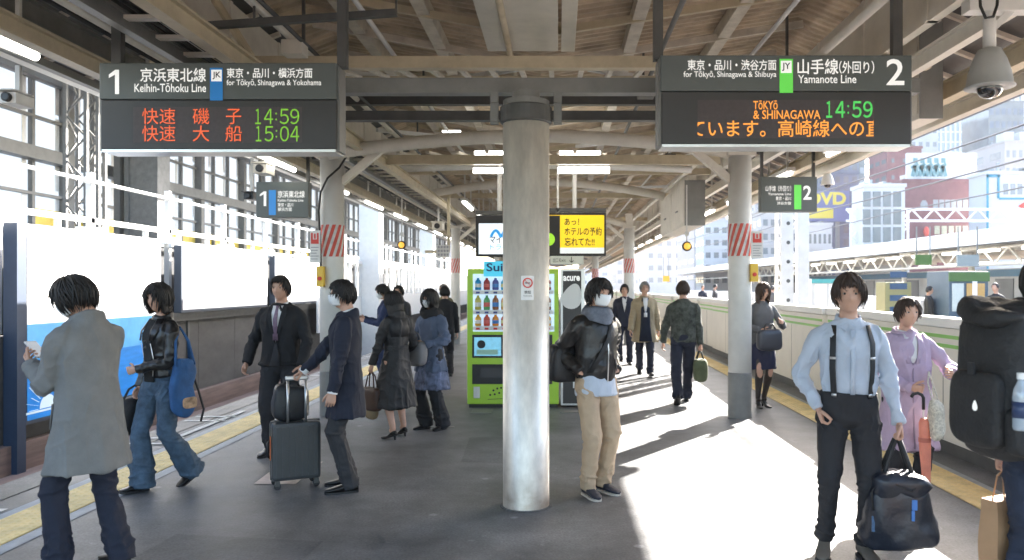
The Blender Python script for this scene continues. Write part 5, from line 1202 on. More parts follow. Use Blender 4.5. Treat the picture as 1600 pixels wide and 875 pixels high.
    # ---- trousers
    def legs_mb(b, wd):
        mb = MB()
        if b.get('pelvis', True): q = MB(); pw = b.get('pw', .9); loft(q, [(z, w*pw, dd*pw, yo) for z, w, dd, yo in [(.79, .09, .07, 0), (.84, wd.get('hip', .165), .115, -.01), (.93, wd.get('hip', .165)+.008, .125, -.014), (1.0, .158, .115, -.003)]], 24, 2); warp(q, B); mb.add(q.v, q.f)
        for sd in 'RL':
            H, K, A = J[sd+'h'], J[sd+'k'], J[sd+'a']; l = MB(); d = (A-K).normalized(); e = A+d*b.get('drop', .045)
            limb(l, [H+Vector((0, 0, .03)), H.lerp(K, .3), H.lerp(K, .7), K, K.lerp(A, .35), K.lerp(A, .75), e], [wd['t'], wd['t'], (wd['t']+wd['k'])/2, wd['k'], (wd['k']+wd['h'])/2, wd['h'], wd['h']*1.02], 4, 16, 1.0); warp(l, lambda p: Vector(p)*s); mb.add(l.v, l.f)
        return mb
    if bottom:
        wd = bottom; mb = legs_mb(bottom, wd); kz = (J['Rk'].z+J['Lk'].z)/2*s
        def folds(co, no):
            z = co[:, 2]; w = np.exp(-((z-kz)/.10)**2)*.8+np.exp(-((z-.14)/.10)**2)*1.2+np.exp(-((z-.82*s)/.08)**2)*.9
            d = ((1-np.abs(vnoise(co*np.array([8, 8, 22.])+vnoise(co*5.)[:, None]*1.4)))**3*2-.4)*.0085*w
            return co+no*d[:, None]
        info['trousers'] = fuse(bottom.get('name', 'trousers'), mb, bottom['m'], root, voxel*s, 4, (.0045, 7, 7, 2.2), folds)
    if skirt:
        mb = MB(); loft(mb, skirt['prof'], 28, 3); warp(mb, B); fuse('skirt', mb, skirt['m'], root, voxel*s, 3, (.005, 9, 9, 1.2))
    # ---- upper garments
    for g in (top or []):
        mb = MB(); loft(mb, slim(g['prof']), 30, 3)
        if g.get('sleeves', True):
            for sd in 'RL':
                S, E, W = J[sd+'s'], J[sd+'e'], J[sd+'w']; r = g.get('r', .062)*.9; sl = g.get('len', 1.0); cw = g.get('cuff', r*.8)*.92; e = W if sl >= 1 else E.lerp(W, .5) if sl > .5 else S.lerp(E, .6)
                inn = Vector((S.x*.45, S.y-.004, S.z+.028))
                limb(mb, [inn, S.lerp(inn, .35)+Vector((0, 0, .0)), S.lerp(E, .12), S.lerp(E, .5), E, E.lerp(e, .5), e], [r*.72, r*.95, r*1.04, r, r*.90, (r*.86+cw)/2, cw], 4, 14)
        if g.get('collar'): 
            c0, c1 = g['collar']; mb.rings([[((c0+q[1])*math.cos(2*math.pi*k/24), -.012+(c0+q[1])*.95*math.sin(2*math.pi*k/24)+.0*k, q[0]-.022*math.sin(2*math.pi*k/24)) for k in range(24)] for q in ((1.395, .012), (1.43, .012), (1.43+c1, .006), (1.432+c1, -.006), (1.42, -.008), (1.395, -.01))], cap=False)
        warp(mb, B)
        E1, E2 = np.array(B(J['Re'])), np.array(B(J['Le'])); amp = g.get('fold', .006)
        def sfold(co, no):
            w = np.exp(-(np.linalg.norm(co-E1, axis=1)/.11)**2)+np.exp(-(np.linalg.norm(co-E2, axis=1)/.11)**2)
            d = (((1-np.abs(vnoise(co*np.array([13, 13, 19.]))))**3*2-.5)*.0095+vnoise(co*30.)*.003)*w
            return co+no*d[:, None]
        info[g['name']] = fuse(g['name'], mb, g['m'], root, voxel*s, g.get('smooth', 4), (amp, *g.get('freq', (6.5, 6.5, 2.0))), sfold)
        if g.get('belt'):
            z, w, d, yo = g['belt']; w *= .94; d *= .9; q = MB().rings([[(w*math.cos(2*math.pi*k/28), yo+d*math.sin(2*math.pi*k/28), zz_) for k in range(28)] for zz_ in (z-.022, z+.022)]); warp(q, B); obj('belt', q, g.get('beltm', g['m']), root, smooth=False, local=True)
    # ---- shoes
    if shoe is not None:
        for sd, sg in (('R', 1), ('L', -1)):
            A = J[sd+'a']; yaw, pitch = J[sd+'f']; k = 1 if not female else .88
            M_ = Matrix.Rotation(R(yaw), 3, 'Z') @ Matrix.Rotation(R(pitch), 3, 'X')
            def FT(p): return (Vector((A.x, A.y+.03, A.z-.085))+Vector((0, -.03, .085))+M_ @ (Vector(p)*k-Vector((0, -.03, .085))))*s
            hl = .055 if shoetype == 'pump' else 0
            rows = [(-.098, .018, .03, .035), (-.092, .030, .038, .045), (-.06, .036, .058, .068), (-.01, .036, .055, .07), (.03, .039, .036, .055), (.08, .045, .027, .042), (.125, .042, .021, .032), (.155, .030, .016, .024), (.168, .014, .012, .018)]
            if shoetype == 'pump': rows = [(y, w*.86, a_*.7, h_*.75) for y, w, a_, h_ in rows]
            q = MB(); rs = []
            for y, w, hz, tz in crom(rows, 2):
                lift = hl*max(0, min(1, (.06-y)/.11))-hl; rs.append([(w*math.copysign(abs(math.cos(2*math.pi*j/16))**.8, math.cos(2*math.pi*j/16)), y, lift+.012+max(0, hz+(tz-.01)*.5*math.sin(2*math.pi*j/16) if math.sin(2*math.pi*j/16) > 0 else hz*(1+math.sin(2*math.pi*j/16)))) for j in range(16)])
            q.rings(rs); warp(q, FT); sh = obj('shoe', q, shoe, root, smooth=True, local=True)
            q = MB(); out = [(w*1.03, y) for y, w, _, _ in rows]; outline = [(x, y) for x, y in out]+[(-x, y) for x, y in out[::-1]]; n_ = len(outline)
            lf = lambda y: hl*max(0, min(1, (.06-y)/.11))-hl
            q.add([(x, y, lf(y)+z_) for z_ in ((0, .016) if not hl else (.004, .014)) for x, y in outline], [tuple(range(n_)), tuple(range(n_, 2*n_))]+[(j, (j+1) % n_, n_+(j+1) % n_, n_+j) for j in range(n_)])
            if hl: q.rings([[(.011*math.cos(2*math.pi*j/10), -.075+.011*math.sin(2*math.pi*j/10), -hl) for j in range(10)], [(.022*math.cos(2*math.pi*j/10), -.068+.022*math.sin(2*math.pi*j/10), .01) for j in range(10)]])
            warp(q, FT); obj('sole', q, M_black if shoetype != 'sneaker' else mat('sole_pale', (.5, .46, .4), .7, var=.1), sh, local=True)
    info['B'] = B; info['HT'] = HT; info['bend'] = bend
    Mw = Matrix.Translation((pos[0], pos[1], hl0*s*.88)) @ Matrix.Rotation(R(heading), 4, 'Z')
    info['W'] = lambda p: Mw @ Vector(p)
    return info

def slim(prof): return [(z, w*.93, d*.89, *r) for z, w, d, *r in prof]
def front(info, prof, outline, off, n=9, side=1):
    """Panel lying on the front (or back) of a garment: rows of (z, x0, x1)."""
    pr = crom([list(r)[:4] for r in slim(prof)], 6); pr = pr[np.argsort(pr[:, 0])]; P = []
    for z, x0, x1 in outline:
        w, d, yo = [np.interp(z, pr[:, 0], pr[:, i]) for i in (1, 2, 3)]; row = []
        for k in range(n):
            x = x0+(x1-x0)*k/(n-1); u = min(.98, abs(x)/w); row.append(tuple(info['B']((x, yo+side*(d*(1-u**2.3)**(1/2.3)+off), z))))
        P.append(row)
    return MB().grid(P)
def panel(info, name, prof, outline, off, m, parent=None, side=1, n=9, th=.004):
    o = obj(name, front(info, prof, outline, off, n, side), m, parent or info['root'], smooth=True, local=True)
    md = o.modifiers.new('t', 'SOLIDIFY'); md.thickness = th; md.offset = 0
    return o
def grow(prof, w, d=None, z0=None):
    return [(z, a+w, b+(d if d is not None else w), c) for z, a, b, c in prof if z0 is None or z >= z0]
def bag_root(name, label, cat, info, local, rz=None):
    """A thing of its own, placed by a point in its carrier's local frame."""
    p = info['W'](local); t = thing(name, label, cat, tuple(p), info['root'].rotation_euler.z if rz is None else R(rz)); return t
def soft(mb, c, r, p=.55, nu=28, nv=20): return mb.ell(c, r, nu, nv, p)
def wob(mb, a, f, seed=0):
    v = np.array(mb.v, float); d = np.stack([vnoise(v*f+seed), vnoise(v*f+seed+9), vnoise(v*f+seed+21)], 1); mb.v = [tuple(x) for x in (v+d*a)]; return mb
# ---------------------------------------------------------------- clothes
NAVY = cloth('navy_wool', (.014, .017, .032)); BLACKC = cloth('black_wool', (.014, .014, .016)); CHAR = cloth('charcoal_suiting', (.03, .03, .034)); GREYC = cloth('grey_wool_coat', (.185, .185, .18), .95, .12, .35, 160)
DENIM = cloth('blue_denim', (.05, .085, .13), .85, .45, .3, 200); DDENIM = cloth('dark_denim', (.017, .024, .045), .85, .3, .3, 200); KHAKI = cloth('beige_chino', (.43, .32, .215), .85, .1, .2, 200); TROU = cloth('black_trousers', (.017, .017, .02), .8)
LEATHER = mat('black_leather', (.014, .013, .013), .33, var=.2, scale=14, bump=.35, bscale=45); SHIRTB = cloth('pale_blue_shirt', (.44, .49, .57), .8, .06, .15, 220); SHIRTW = cloth('white_shirt', (.72, .72, .72), .8, .03, .1); TEE = cloth('black_tee', (.012, .014, .016), .9)
LILAC = cloth('lilac_coat', (.40, .305, .40), .9, .08, .25, 170); BEIGEC = cloth('beige_trench', (.33, .26, .165), .85, .1); CAMO = mat('grey_camouflage_cloth', (.055, .06, .05), .85, var=.75, scale=16, bump=.2, bscale=120); OLIVE = cloth('olive_jacket', (.15, .13, .07)); GREYJ = cloth('grey_jacket', (.085, .085, .09)); NAVYSK = cloth('navy_skirt', (.014, .016, .045))
BLUEC = cloth('slate_blue_coat', (.085, .11, .17), .8, .2); PATT = mat('blue_patterned_skirt', (.10, .12, .19), .8, var=.75, scale=14); SHINY = mat('black_shiny_raincoat', (.016, .015, .016), .62, var=.2, scale=8, bump=.3, bscale=60); BLUEJ = cloth('royal_navy_suit', (.018, .03, .085)); BROWN = mat('brown_leather', (.06, .03, .02), .5, var=.2, scale=10, bump=.2)
SHOE = mat('black_shoe_leather', (.012, .011, .011), .3, var=.1); SHOEB = mat('navy_suede_shoe', (.02, .022, .035), .7, var=.15); SHOEG = mat('grey_suede_shoe', (.13, .115, .095), .8, var=.2); TIGHTS = mat('black_tights', (.03, .022, .02), .6, var=.1); TIE = mat('mauve_tie', (.17, .11, .16), .6, var=.3, scale=30); STRAP = mat('black_webbing', (.012, .012, .013), .6, var=.1); NYLON = mat('black_nylon', (.016, .017, .02), .5, var=.2, scale=10, bump=.3, bscale=40)
CUFFW = SHIRTW
SUITJ = [(.80, .195, .14, 0), (.90, .188, .138, -.004), (1.04, .170, .125, 0), (1.15, .175, .13, .004), (1.27, .188, .137, .006), (1.35, .183, .122, 0), (1.41, .125, .09, -.01), (1.445, .08, .075, -.012)]
def coat(hem, flare=.05, base=None, wf=0.0):
    b = base or SUITJ; rows = [(z, w+wf, d+wf*.7, y) for z, w, d, y in b if z > .85]; w0, d0 = .195+wf, .145+wf*.7
    k = (.88-hem); return [(hem, w0+flare, d0+flare*.8, 0), (hem+.02, w0+flare, d0+flare*.8, 0), (hem+k*.5, w0+flare*.55, d0+flare*.42, 0)]+rows
SHORTJ = lambda hem: [(hem, .172, .125, 0), (hem+.03, .185, .138, 0)]+[r for r in SUITJ if r[0] > 1.1]
TR = lambda m, t=.088, k=.068, h=.062, **kw: dict(m=m, t=t, k=k, h=h, **kw)
def lapels(I, prof, m, z_v, shirt=SHIRTW, tie=None, off=.006):
    sv = panel(I, 'shirt_front', prof, [(1.425, -.052, .052), (1.36, -.05, .05), (1.25, -.032, .032), (z_v, -.004, .004)], off, shirt)
    for sg in (-1, 1): panel(I, 'lapel', prof, [(1.42, sg*.05, sg*.085), (1.34, sg*.046, sg*.10), (1.30, sg*.04, sg*.08), (1.2, sg*.018, sg*.05), (z_v, sg*.002, sg*.014)], off+.006, m, th=.006)
    q = MB().rings([[(r_*math.cos(2*math.pi*k/20), -.008+r_*.98*math.sin(2*math.pi*k/20), z-.02*math.sin(2*math.pi*k/20)) for k in range(20)] for z, r_ in ((1.42, .068), (1.462, .062), (1.464, .057), (1.42, .06))], cap=False)
    q.v = [tuple(I['B'](v)) for v in q.v]; obj('shirt_collar', q, shirt, I['root'], smooth=True, local=True)
    if tie: panel(I, 'tie', prof, [(1.425, -.016, .016), (1.40, -.012, .012), (1.3, -.02, .02), (z_v+.02, -.026, .026)], off+.010, tie)
def zipline(I, prof, z0, z1, off=.012, m=None, x=0.0, w=.005):
    panel(I, 'zip', prof, [(z1, x-w, x+w), ((z0+z1)/2, x-w, x+w), (z0, x-w, x+w)], off, m or M_alu, n=3, th=.003)
def cuffs(I, m, r=.036):
    for sd in 'RL':
        E, W = I['J'][sd+'e'], I['J'][sd+'w']; d = (W-E).normalized(); q = MB().tube([I['B'](W-d*.03), I['B'](W+d*.012)], r*I['s'], 14, False); o = obj('shirt_cuff', q, m, I['root'], smooth=True, local=True)

# 1 ---- man in the grey coat reading his phone
pc = coat(.585, .04, None, .014)
I = person('man in a knee length grey wool coat and face mask looking down at a phone', (-2.70, 4.60), 67, 1.69, hands={'R': (.07, .34, 1.22), 'L': (-.10, .33, 1.19)}, poles={'R': (.25, -.35, -1), 'L': (-.25, -.3, -1)}, feet={'L': (-.13, .10, 0), 'R': (.12, -.08, 0)}, head=(20, -22), lean=2,
           top=[dict(name='coat', prof=pc, m=GREYC, r=.068, cuff=.05, collar=(.078, .045), fold=.008, freq=(6, 6, 1.1))], bottom=TR(NAVY, .080, .066, .070, drop=.06, pw=.82), hair='mop', mask=True, shoe=SHOE, voxel=.0075, curl=(.75, .8), palm={'R': (-.6, -.2, .8), 'L': (.6, -.2, .8)})
panel(I, 'back_vent', pc, [(.95, -.004, .004), (.8, -.004, .004), (.6, -.005, .005)], .004, cloth('grey_coat_seam', (.10, .10, .1)), side=-1, n=3)
panel(I, 'pocket_flap', pc, [(.98, -.19, -.155), (.84, -.203, -.17)], .010, GREYC, n=4)
ph = bag_root('smartphone', 'pale smartphone held by the man in the grey coat', 'phone', I, I['B']((-.012, .425, 1.275)))
q = MB().box(-.036, .036, -.005, .004, -.075, .075); mm = Matrix.Rotation(R(-52), 3, 'X'); q.v = [tuple(mm @ Vector(v)) for v in q.v]; obj('phone_body', q, mat('phone_pale', (.6, .58, .58), .3, var=.02), ph, bevel=.004, local=True)
q = MB().box(-.032, .032, .0042, .0052, -.068, .068); q = MB().quad((-.032, -.0055, -.068), (.032, -.0055, -.068), (.032, -.0055, .068), (-.032, -.0055, .068)); q.v = [tuple(mm @ Vector(v)) for v in q.v]; obj('phone_screen', q, mat('phone_glow', (.3, .3, .32), .1, var=0, emis=(.6, .65, .7), estr=.08), ph, local=True)

# 2 ---- woman in leather jacket walking with the blue bag
pf = [(.93, .150, .118, 0), (.97, .158, .122, 0), (1.06, .146, .112, 0), (1.16, .155, .122, .006), (1.26, .168, .135, .012), (1.35, .162, .115, 0), (1.41, .11, .08, -.01), (1.44, .072, .07, -.012)]
I = person('woman walking in a black leather jacket and flared blue jeans', (-3.20, 6.45), 148, 1.64, True, hands={'R': (.21, .06, .84), 'L': (.0, .22, 1.01)}, poles={'R': (.5, -1, 0), 'L': (-.9, -.6, -.7)}, feet={'R': (.05, .16, 0, -6, 4), 'L': (-.06, -.20, .05, 4, -26)}, head=(14, -4),
           top=[dict(name='tee', prof=[(z, w-.018, d-.008, y) for z, w, d, y in grow(pf, 0)][0:], m=TEE, sleeves=False), dict(name='leather_jacket', prof=pf, m=LEATHER, r=.054, cuff=.04, collar=(.072, .03), fold=.005, freq=(7, 7, 5))], bottom=TR(DENIM, .085, .066, .092, name='jeans', hip=.155, drop=.055), hair='bob', shoe=SHOE, voxel=.0075, curl=(.6, .7), palm={'L': (0, -1, .2)}, handdir={'L': (.9, .25, -.15)})
panel(I, 'tee_front', pf, [(1.41, -.05, .05), (1.30, -.055, .055), (1.15, -.06, .06), (1.02, -.065, .065), (.90, -.07, .07)], .010, TEE)
for sg in (-1, 1): panel(I, 'jacket_lapel', pf, [(1.42, sg*.05, sg*.09), (1.32, sg*.055, sg*.12), (1.24, sg*.056, sg*.09)], .018, LEATHER)
for sg in (-1, 1): zipline(I, pf, .95, 1.22, .014, M_alu, sg*.066, .004)
t = bag_root('tote_bag', 'blue cloth tote bag hanging from the shoulder of the walking woman in a leather jacket', 'bag', I, I['B']((-.225, -.05, .86)))
BLUEB = cloth('blue_cloth_bag', (.022, .085, .22), .8, .25, .3, 90)
q = wob(soft(MB(), (0, 0, .0), (.05, .10, .24), .65), .026, 8.); obj('bag_body', q, BLUEB, t, smooth=True, local=True)
for sg in (-1, 1): obj('handle', MB().tube([(sg*.03, -.08, .17), (.02, -.06, .36), (.055, -.01, .47), (.02, .05, .36), (sg*.03, .08, .17)], (.012), 6), BLUEB, t, smooth=True, local=True)
q = wob(soft(MB(), (-.052, -.03, -.13), (.008, .06, .045), .6), .01, 12.); obj('print', q, mat('print_ochre', (.4, .26, .16), .8, var=.5, scale=20), t, smooth=True, local=True)
obj('loose_strap', MB().tube([(.03, -.1, .1), (.02, -.15, -.05), (-.02, -.17, -.2), (-.01, -.15, -.3)], .009, 6), STRAP, t, smooth=True, local=True)
t = bag_root('handbag', 'dark slouchy bag on the far side of the walking woman in a leather jacket', 'bag', I, I['B']((.23, .09, .60)))
obj('bag_body', wob(soft(MB(), (0, 0, 0), (.06, .14, .15), .7), .02, 7.), NYLON, t, smooth=True, local=True); obj('handle', MB().tube([(0, -.1, .13), (0, -.05, .22), (0, .0, .245), (0, .05, .22), (0, .1, .13)], .01, 6), STRAP, t, smooth=True, local=True)

# 3 ---- man in dark suit and tie, facing the camera
pj = coat(.86, .02, None, .01)
I = person('man facing the camera in a dark open coat with white shirt and mauve tie', (-2.68, 7.75), 176, 1.72, hands={'R': (.30, .10, .88), 'L': (-.25, .14, .86)}, poles={'R': (.5, -1, .1), 'L': (-.7, -1, 0)}, feet={'R': (.10, .04, 0), 'L': (-.10, -.06, 0)}, head=(0, -2),
           top=[dict(name='coat', prof=pj, m=BLACKC, r=.066, cuff=.048, collar=(.08, .02), fold=.007)], bottom=TR(CHAR), hair='short', shoe=SHOE, voxel=.011)
lapels(I, pj, BLACKC, 1.08, SHIRTW, TIE); panel(I, 'coat_opening', pj, [(1.07, -.012, .012), (.95, -.035, .035), (.86, -.05, .05)], .012, CHAR)

# 4 ---- man with the suitcase
pc = coat(.60, .03)
I = person('man in navy overcoat with glasses and face mask, one hand on a suitcase handle', (-1.70, 6.42), 98, 1.67, hands={'R': (.13, .36, .955), 'L': (-.235, .09, .745)}, poles={'R': (.7, -1, -.4), 'L': (-.4, -1, 0)}, feet={'R': (.10, .02, 0, -6), 'L': (-.10, -.01, 0, 14)}, head=(4, -4),
           top=[dict(name='overcoat', prof=pc, m=NAVY, r=.066, cuff=.046, collar=(.082, .022), fold=.007, freq=(6, 6, 1.3))], bottom=TR(CHAR, .084, .068, .064, drop=.05), hair='short', mask=True, glasses=True, shoe=SHOE, voxel=.0075, curl=(1.3, .55), handdir={'R': (-.25, .75, -.45)}, palm={'R': (-.3, -.2, -1)})
lapels(I, pc, NAVY, 1.12, SHIRTW); cuffs(I, SHIRTW, .04); I4 = I
panel(I, 'coat_edge', pc, [(1.1, -.004, .004), (.8, -.004, .004), (.62, -.004, .004)], .008, BLACKC, n=3)
g4 = I['W'](I['grip']['R'])
sx, sy = g4.x-.035, g4.y+.085
CASE = mat('graphite_suitcase_shell', (.052, .055, .058), .38, var=.12, scale=6, bump=.15, bscale=90)
t = thing('suitcase', 'graphite hard shell suitcase with raised handle beside the man in the navy overcoat', 'suitcase', (sx, sy, 0), R(26))
obj('shell', MB().box(-.19, .19, -.115, .115, .065, .53), CASE, t, bevel=.03, local=True)
q = MB()
for k in range(7): q.box(-.15+k*.05-.012, -.15+k*.05+.012, -.121, -.1151, .10, .50)
obj('shell_ribs', q, CASE, t, local=True)
obj('frame_band', MB().box(-.194, .194, -.012, .012, .06, .534), M_darkst, t, bevel=.006, local=True)
for sx_ in (-1, 1):
    for sy_ in (-1, 1):
        w = obj('wheel', MB().lathe((sx_*.15, sy_*.09-.012, .028), [(.012, -.012), (.027, -.011), (.027, .011), (.012, .012)], 16, 'y'), M_black, t, local=True); obj('wheel_fork', MB().box(sx_*.15-.018, sx_*.15+.018, sy_*.09-.03, sy_*.09+.006, .03, .07), M_darkst, w, local=True)
for sx_ in (-1, 1): obj('pull_rod', MB().tube([(sx_*.07, -.09, .53), (sx_*.07, -.09, g4.z-.005)], .011, 8), M_alu, t, smooth=True, local=True)
obj('pull_grip', MB().box(-.09, .09, -.107, -.073, g4.z-.012, g4.z+.022), M_alu, t, bevel=.01, local=True)
obj('side_handle', MB().tube([(-.192, 0, .24), (-.215, 0, .26), (-.215, 0, .36), (-.192, 0, .38)], .012, 8), M_black, t, smooth=True, local=True)
obj('orange_tag', MB().box(-.2, -.195, -.05, -.025, .23, .42), mat('tag_orange', (.75, .16, .03), .5, var=.05), t, local=True)
t = thing('briefcase', 'soft black bag strapped on top of the suitcase', 'bag', (sx+.0, sy, .535), R(26))
obj('bag_body', wob(soft(MB(), (-.03, .03, .14), (.15, .08, .14), .42), .024, 9.), NYLON, t, smooth=True, local=True); obj('handle', MB().tube([(-.1, .03, .26), (-.08, .03, .31), (.02, .03, .31), (.04, .03, .26)], .011, 6), STRAP, t, smooth=True, local=True)

# 5 ---- small woman in a shiny black coat
pr = coat(.33, .10, FBODY and [(z, w, d, y) for z, w, d, y in [(.80, .18, .135, 0), (.90, .175, .13, 0), (1.04, .150, .118, 0), (1.15, .160, .126, .004), (1.27, .175, .132, .008), (1.35, .172, .115, 0), (1.41, .12, .085, -.01), (1.445, .075, .072, -.012)]])
I = person('woman seen from behind in a belted shiny black coat and black pumps', (-1.74, 8.6), 48, 1.52, True, hands={'L': (-.26, .14, .80), 'R': (.22, .16, .9)}, feet={'L': (-.10, -.04, 0, 10, 0), 'R': (.13, .06, 0, 0, 0)}, head=(25, -6), poles={'L': (-.8, -1, 0)},
           top=[dict(name='coat', prof=pr, m=SHINY, r=.064, cuff=.05, collar=(.08, .03), fold=.009, freq=(8, 8, 1.6), belt=(1.04, .168, .136, 0))], hair='long', shoe=SHOE, shoetype='pump', voxel=.010)
panel(I, 'storm_flap', pr, [(1.39, -.13, .13), (1.28, -.15, .15), (1.17, -.13, .13)], .012, SHINY, side=-1)
for k, (z_, nm) in enumerate(((1.0, 0),)): panel(I, 'back_vent', pr, [(.8, -.004, .004), (.36, -.006, .006)], .006, BLACKC, side=-1, n=3)
t = bag_root('handbag', 'brown leather handbag held low by the woman in the shiny black coat', 'bag', I, I['grip']['L'])
obj('bag_body', wob(soft(MB(), (0, 0, -.30), (.06, .15, .125), .5), .012, 9.), BROWN, t, smooth=True, local=True); obj('lower_bag', wob(soft(MB(), (.02, .03, -.42), (.045, .09, .10), .6), .01, 9.), mat('bag_tan', (.22, .16, .09), .6, var=.2), t, smooth=True, local=True)
for sg in (-1, 1): obj('handle', MB().tube([(sg*.025, -.08, -.2), (sg*.012, -.05, -.06), (0, 0, .0), (sg*.012, .05, -.06), (sg*.025, .08, -.2)], .008, 6), BROWN, t, smooth=True, local=True)

# 6 ---- woman in the slate blue coat
pb = coat(.72, .04, [(.80, .18, .14, 0), (.90, .178, .138, 0), (1.04, .155, .12, 0), (1.15, .165, .128, .004), (1.27, .178, .135, .008), (1.35, .172, .118, 0), (1.41, .125, .09, -.01), (1.445, .085, .08, -.012)])
I = person('masked woman in a slate blue coat over a patterned skirt and black trousers', (-1.44, 9.1), 142, 1.58, True, hands={'R': (.13, .22, 1.0), 'L': (-.16, .24, 1.06)}, poles={'R': (1, -.6, -.8), 'L': (-1, -.6, -.8)}, feet={'R': (.10, .03, 0), 'L': (-.11, -.05, 0)}, head=(8, -4),
           top=[dict(name='coat', prof=pb, m=BLUEC, r=.064, cuff=.05, collar=(.085, .03), fold=.009, freq=(8, 8, 3))], bottom=TR(TROU, .085, .075, .085), skirt=dict(prof=[(.50, .235, .19, 0), (.52, .235, .19, 0), (.68, .21, .165, 0), (.85, .18, .14, 0)], m=PATT), hair='bob', mask=True, shoe=SHOE, voxel=.010)
q = MB(); q.rings([[(r_*math.cos(2*math.pi*k/24), .0+r_*1.05*math.sin(2*math.pi*k/24), z+.02*math.sin(3*2*math.pi*k/24)) for k in range(24)] for z, r_ in ((1.37, .13), (1.42, .14), (1.47, .115), (1.49, .09), (1.45, .07))], cap=False); q = wob(q, .02, 9.); q.v = [tuple(I['B'](v)) for v in q.v]; obj('scarf', q, BLACKC, I['root'], smooth=True, local=True)
t = bag_root('shoulder_bag', 'grey handbag on the arm of the masked woman in a slate blue coat', 'bag', I, I['B']((.0, .30, .97)))
GB = mat('grey_handbag_leather', (.15, .145, .15), .5, var=.1, bump=.2)
obj('bag_body', wob(soft(MB(), (0, 0, -.02), (.19, .065, .135), .42), .008, 9.), GB, t, smooth=True, local=True)
for sg in (-1, 1): obj('handle', MB().tube([(-.1, sg*.04, .09), (-.07, sg*.02, .2), (0, 0, .24), (.07, sg*.02, .2), (.1, sg*.04, .09)], .008, 6), GB, t, smooth=True, local=True)

# 7-10 ---- people beyond
I = person('man in a navy blue suit looking at a phone beyond the near left pillar', (-2.62, 12.2), 100, 1.66, hands={'R': (.08, .34, 1.16), 'L': (-.10, .32, 1.14)}, poles={'R': (.8, -.6, -1), 'L': (-.8, -.6, -1)}, head=(0, -18), top=[dict(name='jacket', prof=SUITJ, m=BLUEJ, r=.062, cuff=.045, collar=(.08, .02))], bottom=TR(BLUEJ), hair='short', mask=True, shoe=SHOE, voxel=.013, curl=(.8, .8))
lapels(I, SUITJ, BLUEJ, 1.12, SHIRTW)
ph = bag_root('smartphone', 'dark smartphone held by the man in the navy blue suit', 'phone', I, I['B']((-.01, .42, 1.2)))
q = MB().box(-.036, .036, -.005, .004, -.075, .075); q.v = [tuple(mm @ Vector(v)) for v in q.v]; obj('phone_body', q, M_black, ph, bevel=.004, local=True)
I = person('dark suited man whose head shows between the navy suit man and the masked woman', (-2.86, 14.4), 165, 1.63, top=[dict(name='jacket', prof=SUITJ, m=CHAR, r=.062, collar=(.08, .02))], bottom=TR(CHAR), hair='short', shoe=SHOE, voxel=.014)
lapels(I, SUITJ, CHAR, 1.12, SHIRTW, TIE)
I = person('grey haired man in an olive jacket far down the platform beside a pillar', (-2.42, 17.0), 150, 1.66, top=[dict(name='jacket', prof=SHORTJ(.84), m=OLIVE, r=.066, collar=(.08, .03))], bottom=TR(CHAR), hair='short', hairm=HAIRG, shoe=SHOE, voxel=.014); zipline(I, SHORTJ(.84), .86, 1.38)
I = person('man in black seen from behind between the masked woman and the olive jacket man', (-2.05, 14.5), 15, 1.62, hands={'L': (-.2, .2, .95)}, top=[dict(name='jacket', prof=SHORTJ(.82), m=BLACKC, r=.066, collar=(.08, .03))], bottom=TR(BLACKC), hair='short', shoe=SHOE, voxel=.013)

# 11 ---- man in leather jacket and beige trousers
pl = [(.885, .158, .122, 0), (.91, .168, .132, 0), (1.0, .178, .142, 0), (1.15, .180, .142, .004), (1.27, .182, .142, .006), (1.35, .175, .125, 0), (1.41, .135, .098, -.01), (1.445, .09, .085, -.012)]
I = person('masked man in a black leather jacket and beige trousers standing with hands in his pockets', (.30, 6.28), 208, 1.675, hands={'R': (.16, .035, .98), 'L': (-.15, .04, .98)}, poles={'R': (.5, -1.2, .1), 'L': (-.5, -1.2, .1)}, feet={'R': (.09, .05, 0, -4), 'L': (-.09, -.02, 0, 10)}, head=(12, -4), curl=(1.2, 1.2), handdir={'R': (-.9, -.1, -.2), 'L': (.9, -.1, -.2)},
           top=[dict(name='leather_jacket', prof=pl, m=LEATHER, r=.070, cuff=.052, collar=(.088, .035), fold=.006, freq=(6, 6, 5)), dict(name='shirt_tail', prof=[(.795, .178, .140, 0), (.805, .182, .143, 0), (.9, .172, .132, 0), (1.0, .15, .11, 0)], m=SHIRTB, sleeves=False)], bottom=TR(KHAKI, .084, .068, .062, drop=.03), hair='fringe', mask=True, shoe=SHOEB, shoetype='sneaker', voxel=.0075)
zipline(I, pl, .90, 1.40, .012, M_alu, -.03)
for sg in (-1, 1): panel(I, 'pocket_welt', pl, [(1.08, sg*.10, sg*.112), (.98, sg*.13, sg*.142)], .012, M_black, n=3)
q = MB().rings([[(r_*math.cos(2*math.pi*k/26), .005+r_*1.0*math.sin(2*math.pi*k/26), z-.02*math.sin(2*math.pi*k/26)) for k in range(26)] for z, r_ in ((1.38, .12), (1.43, .135), (1.475, .12), (1.50, .095), (1.46, .075))], cap=False); q = wob(q, .022, 10.); q.v = [tuple(I['B'](v)) for v in q.v]; obj('scarf', q, mat('grey_blue_scarf', (.13, .145, .18), .95, var=.3, scale=25, bump=.5), I['root'], smooth=True, local=True)
panel(I, 'bag_strap', pl, [(1.38, -.10, -.06), (1.25, -.05, -.01), (1.1, .03, .07), (.98, .10, .14)], .014, STRAP)
t = bag_root('shoulder_bag', 'black messenger bag behind the hip of the masked man in a leather jacket', 'bag', I, I['B']((.17, -.16, 1.04)))
obj('bag_body', wob(soft(MB(), (0, 0, 0), (.16, .075, .15), .5), .015, 8.), NYLON, t, smooth=True, local=True); obj('flap', wob(soft(MB(), (0, -.02, .05), (.165, .072, .10), .45), .01, 8.), NYLON, t, smooth=True, local=True)

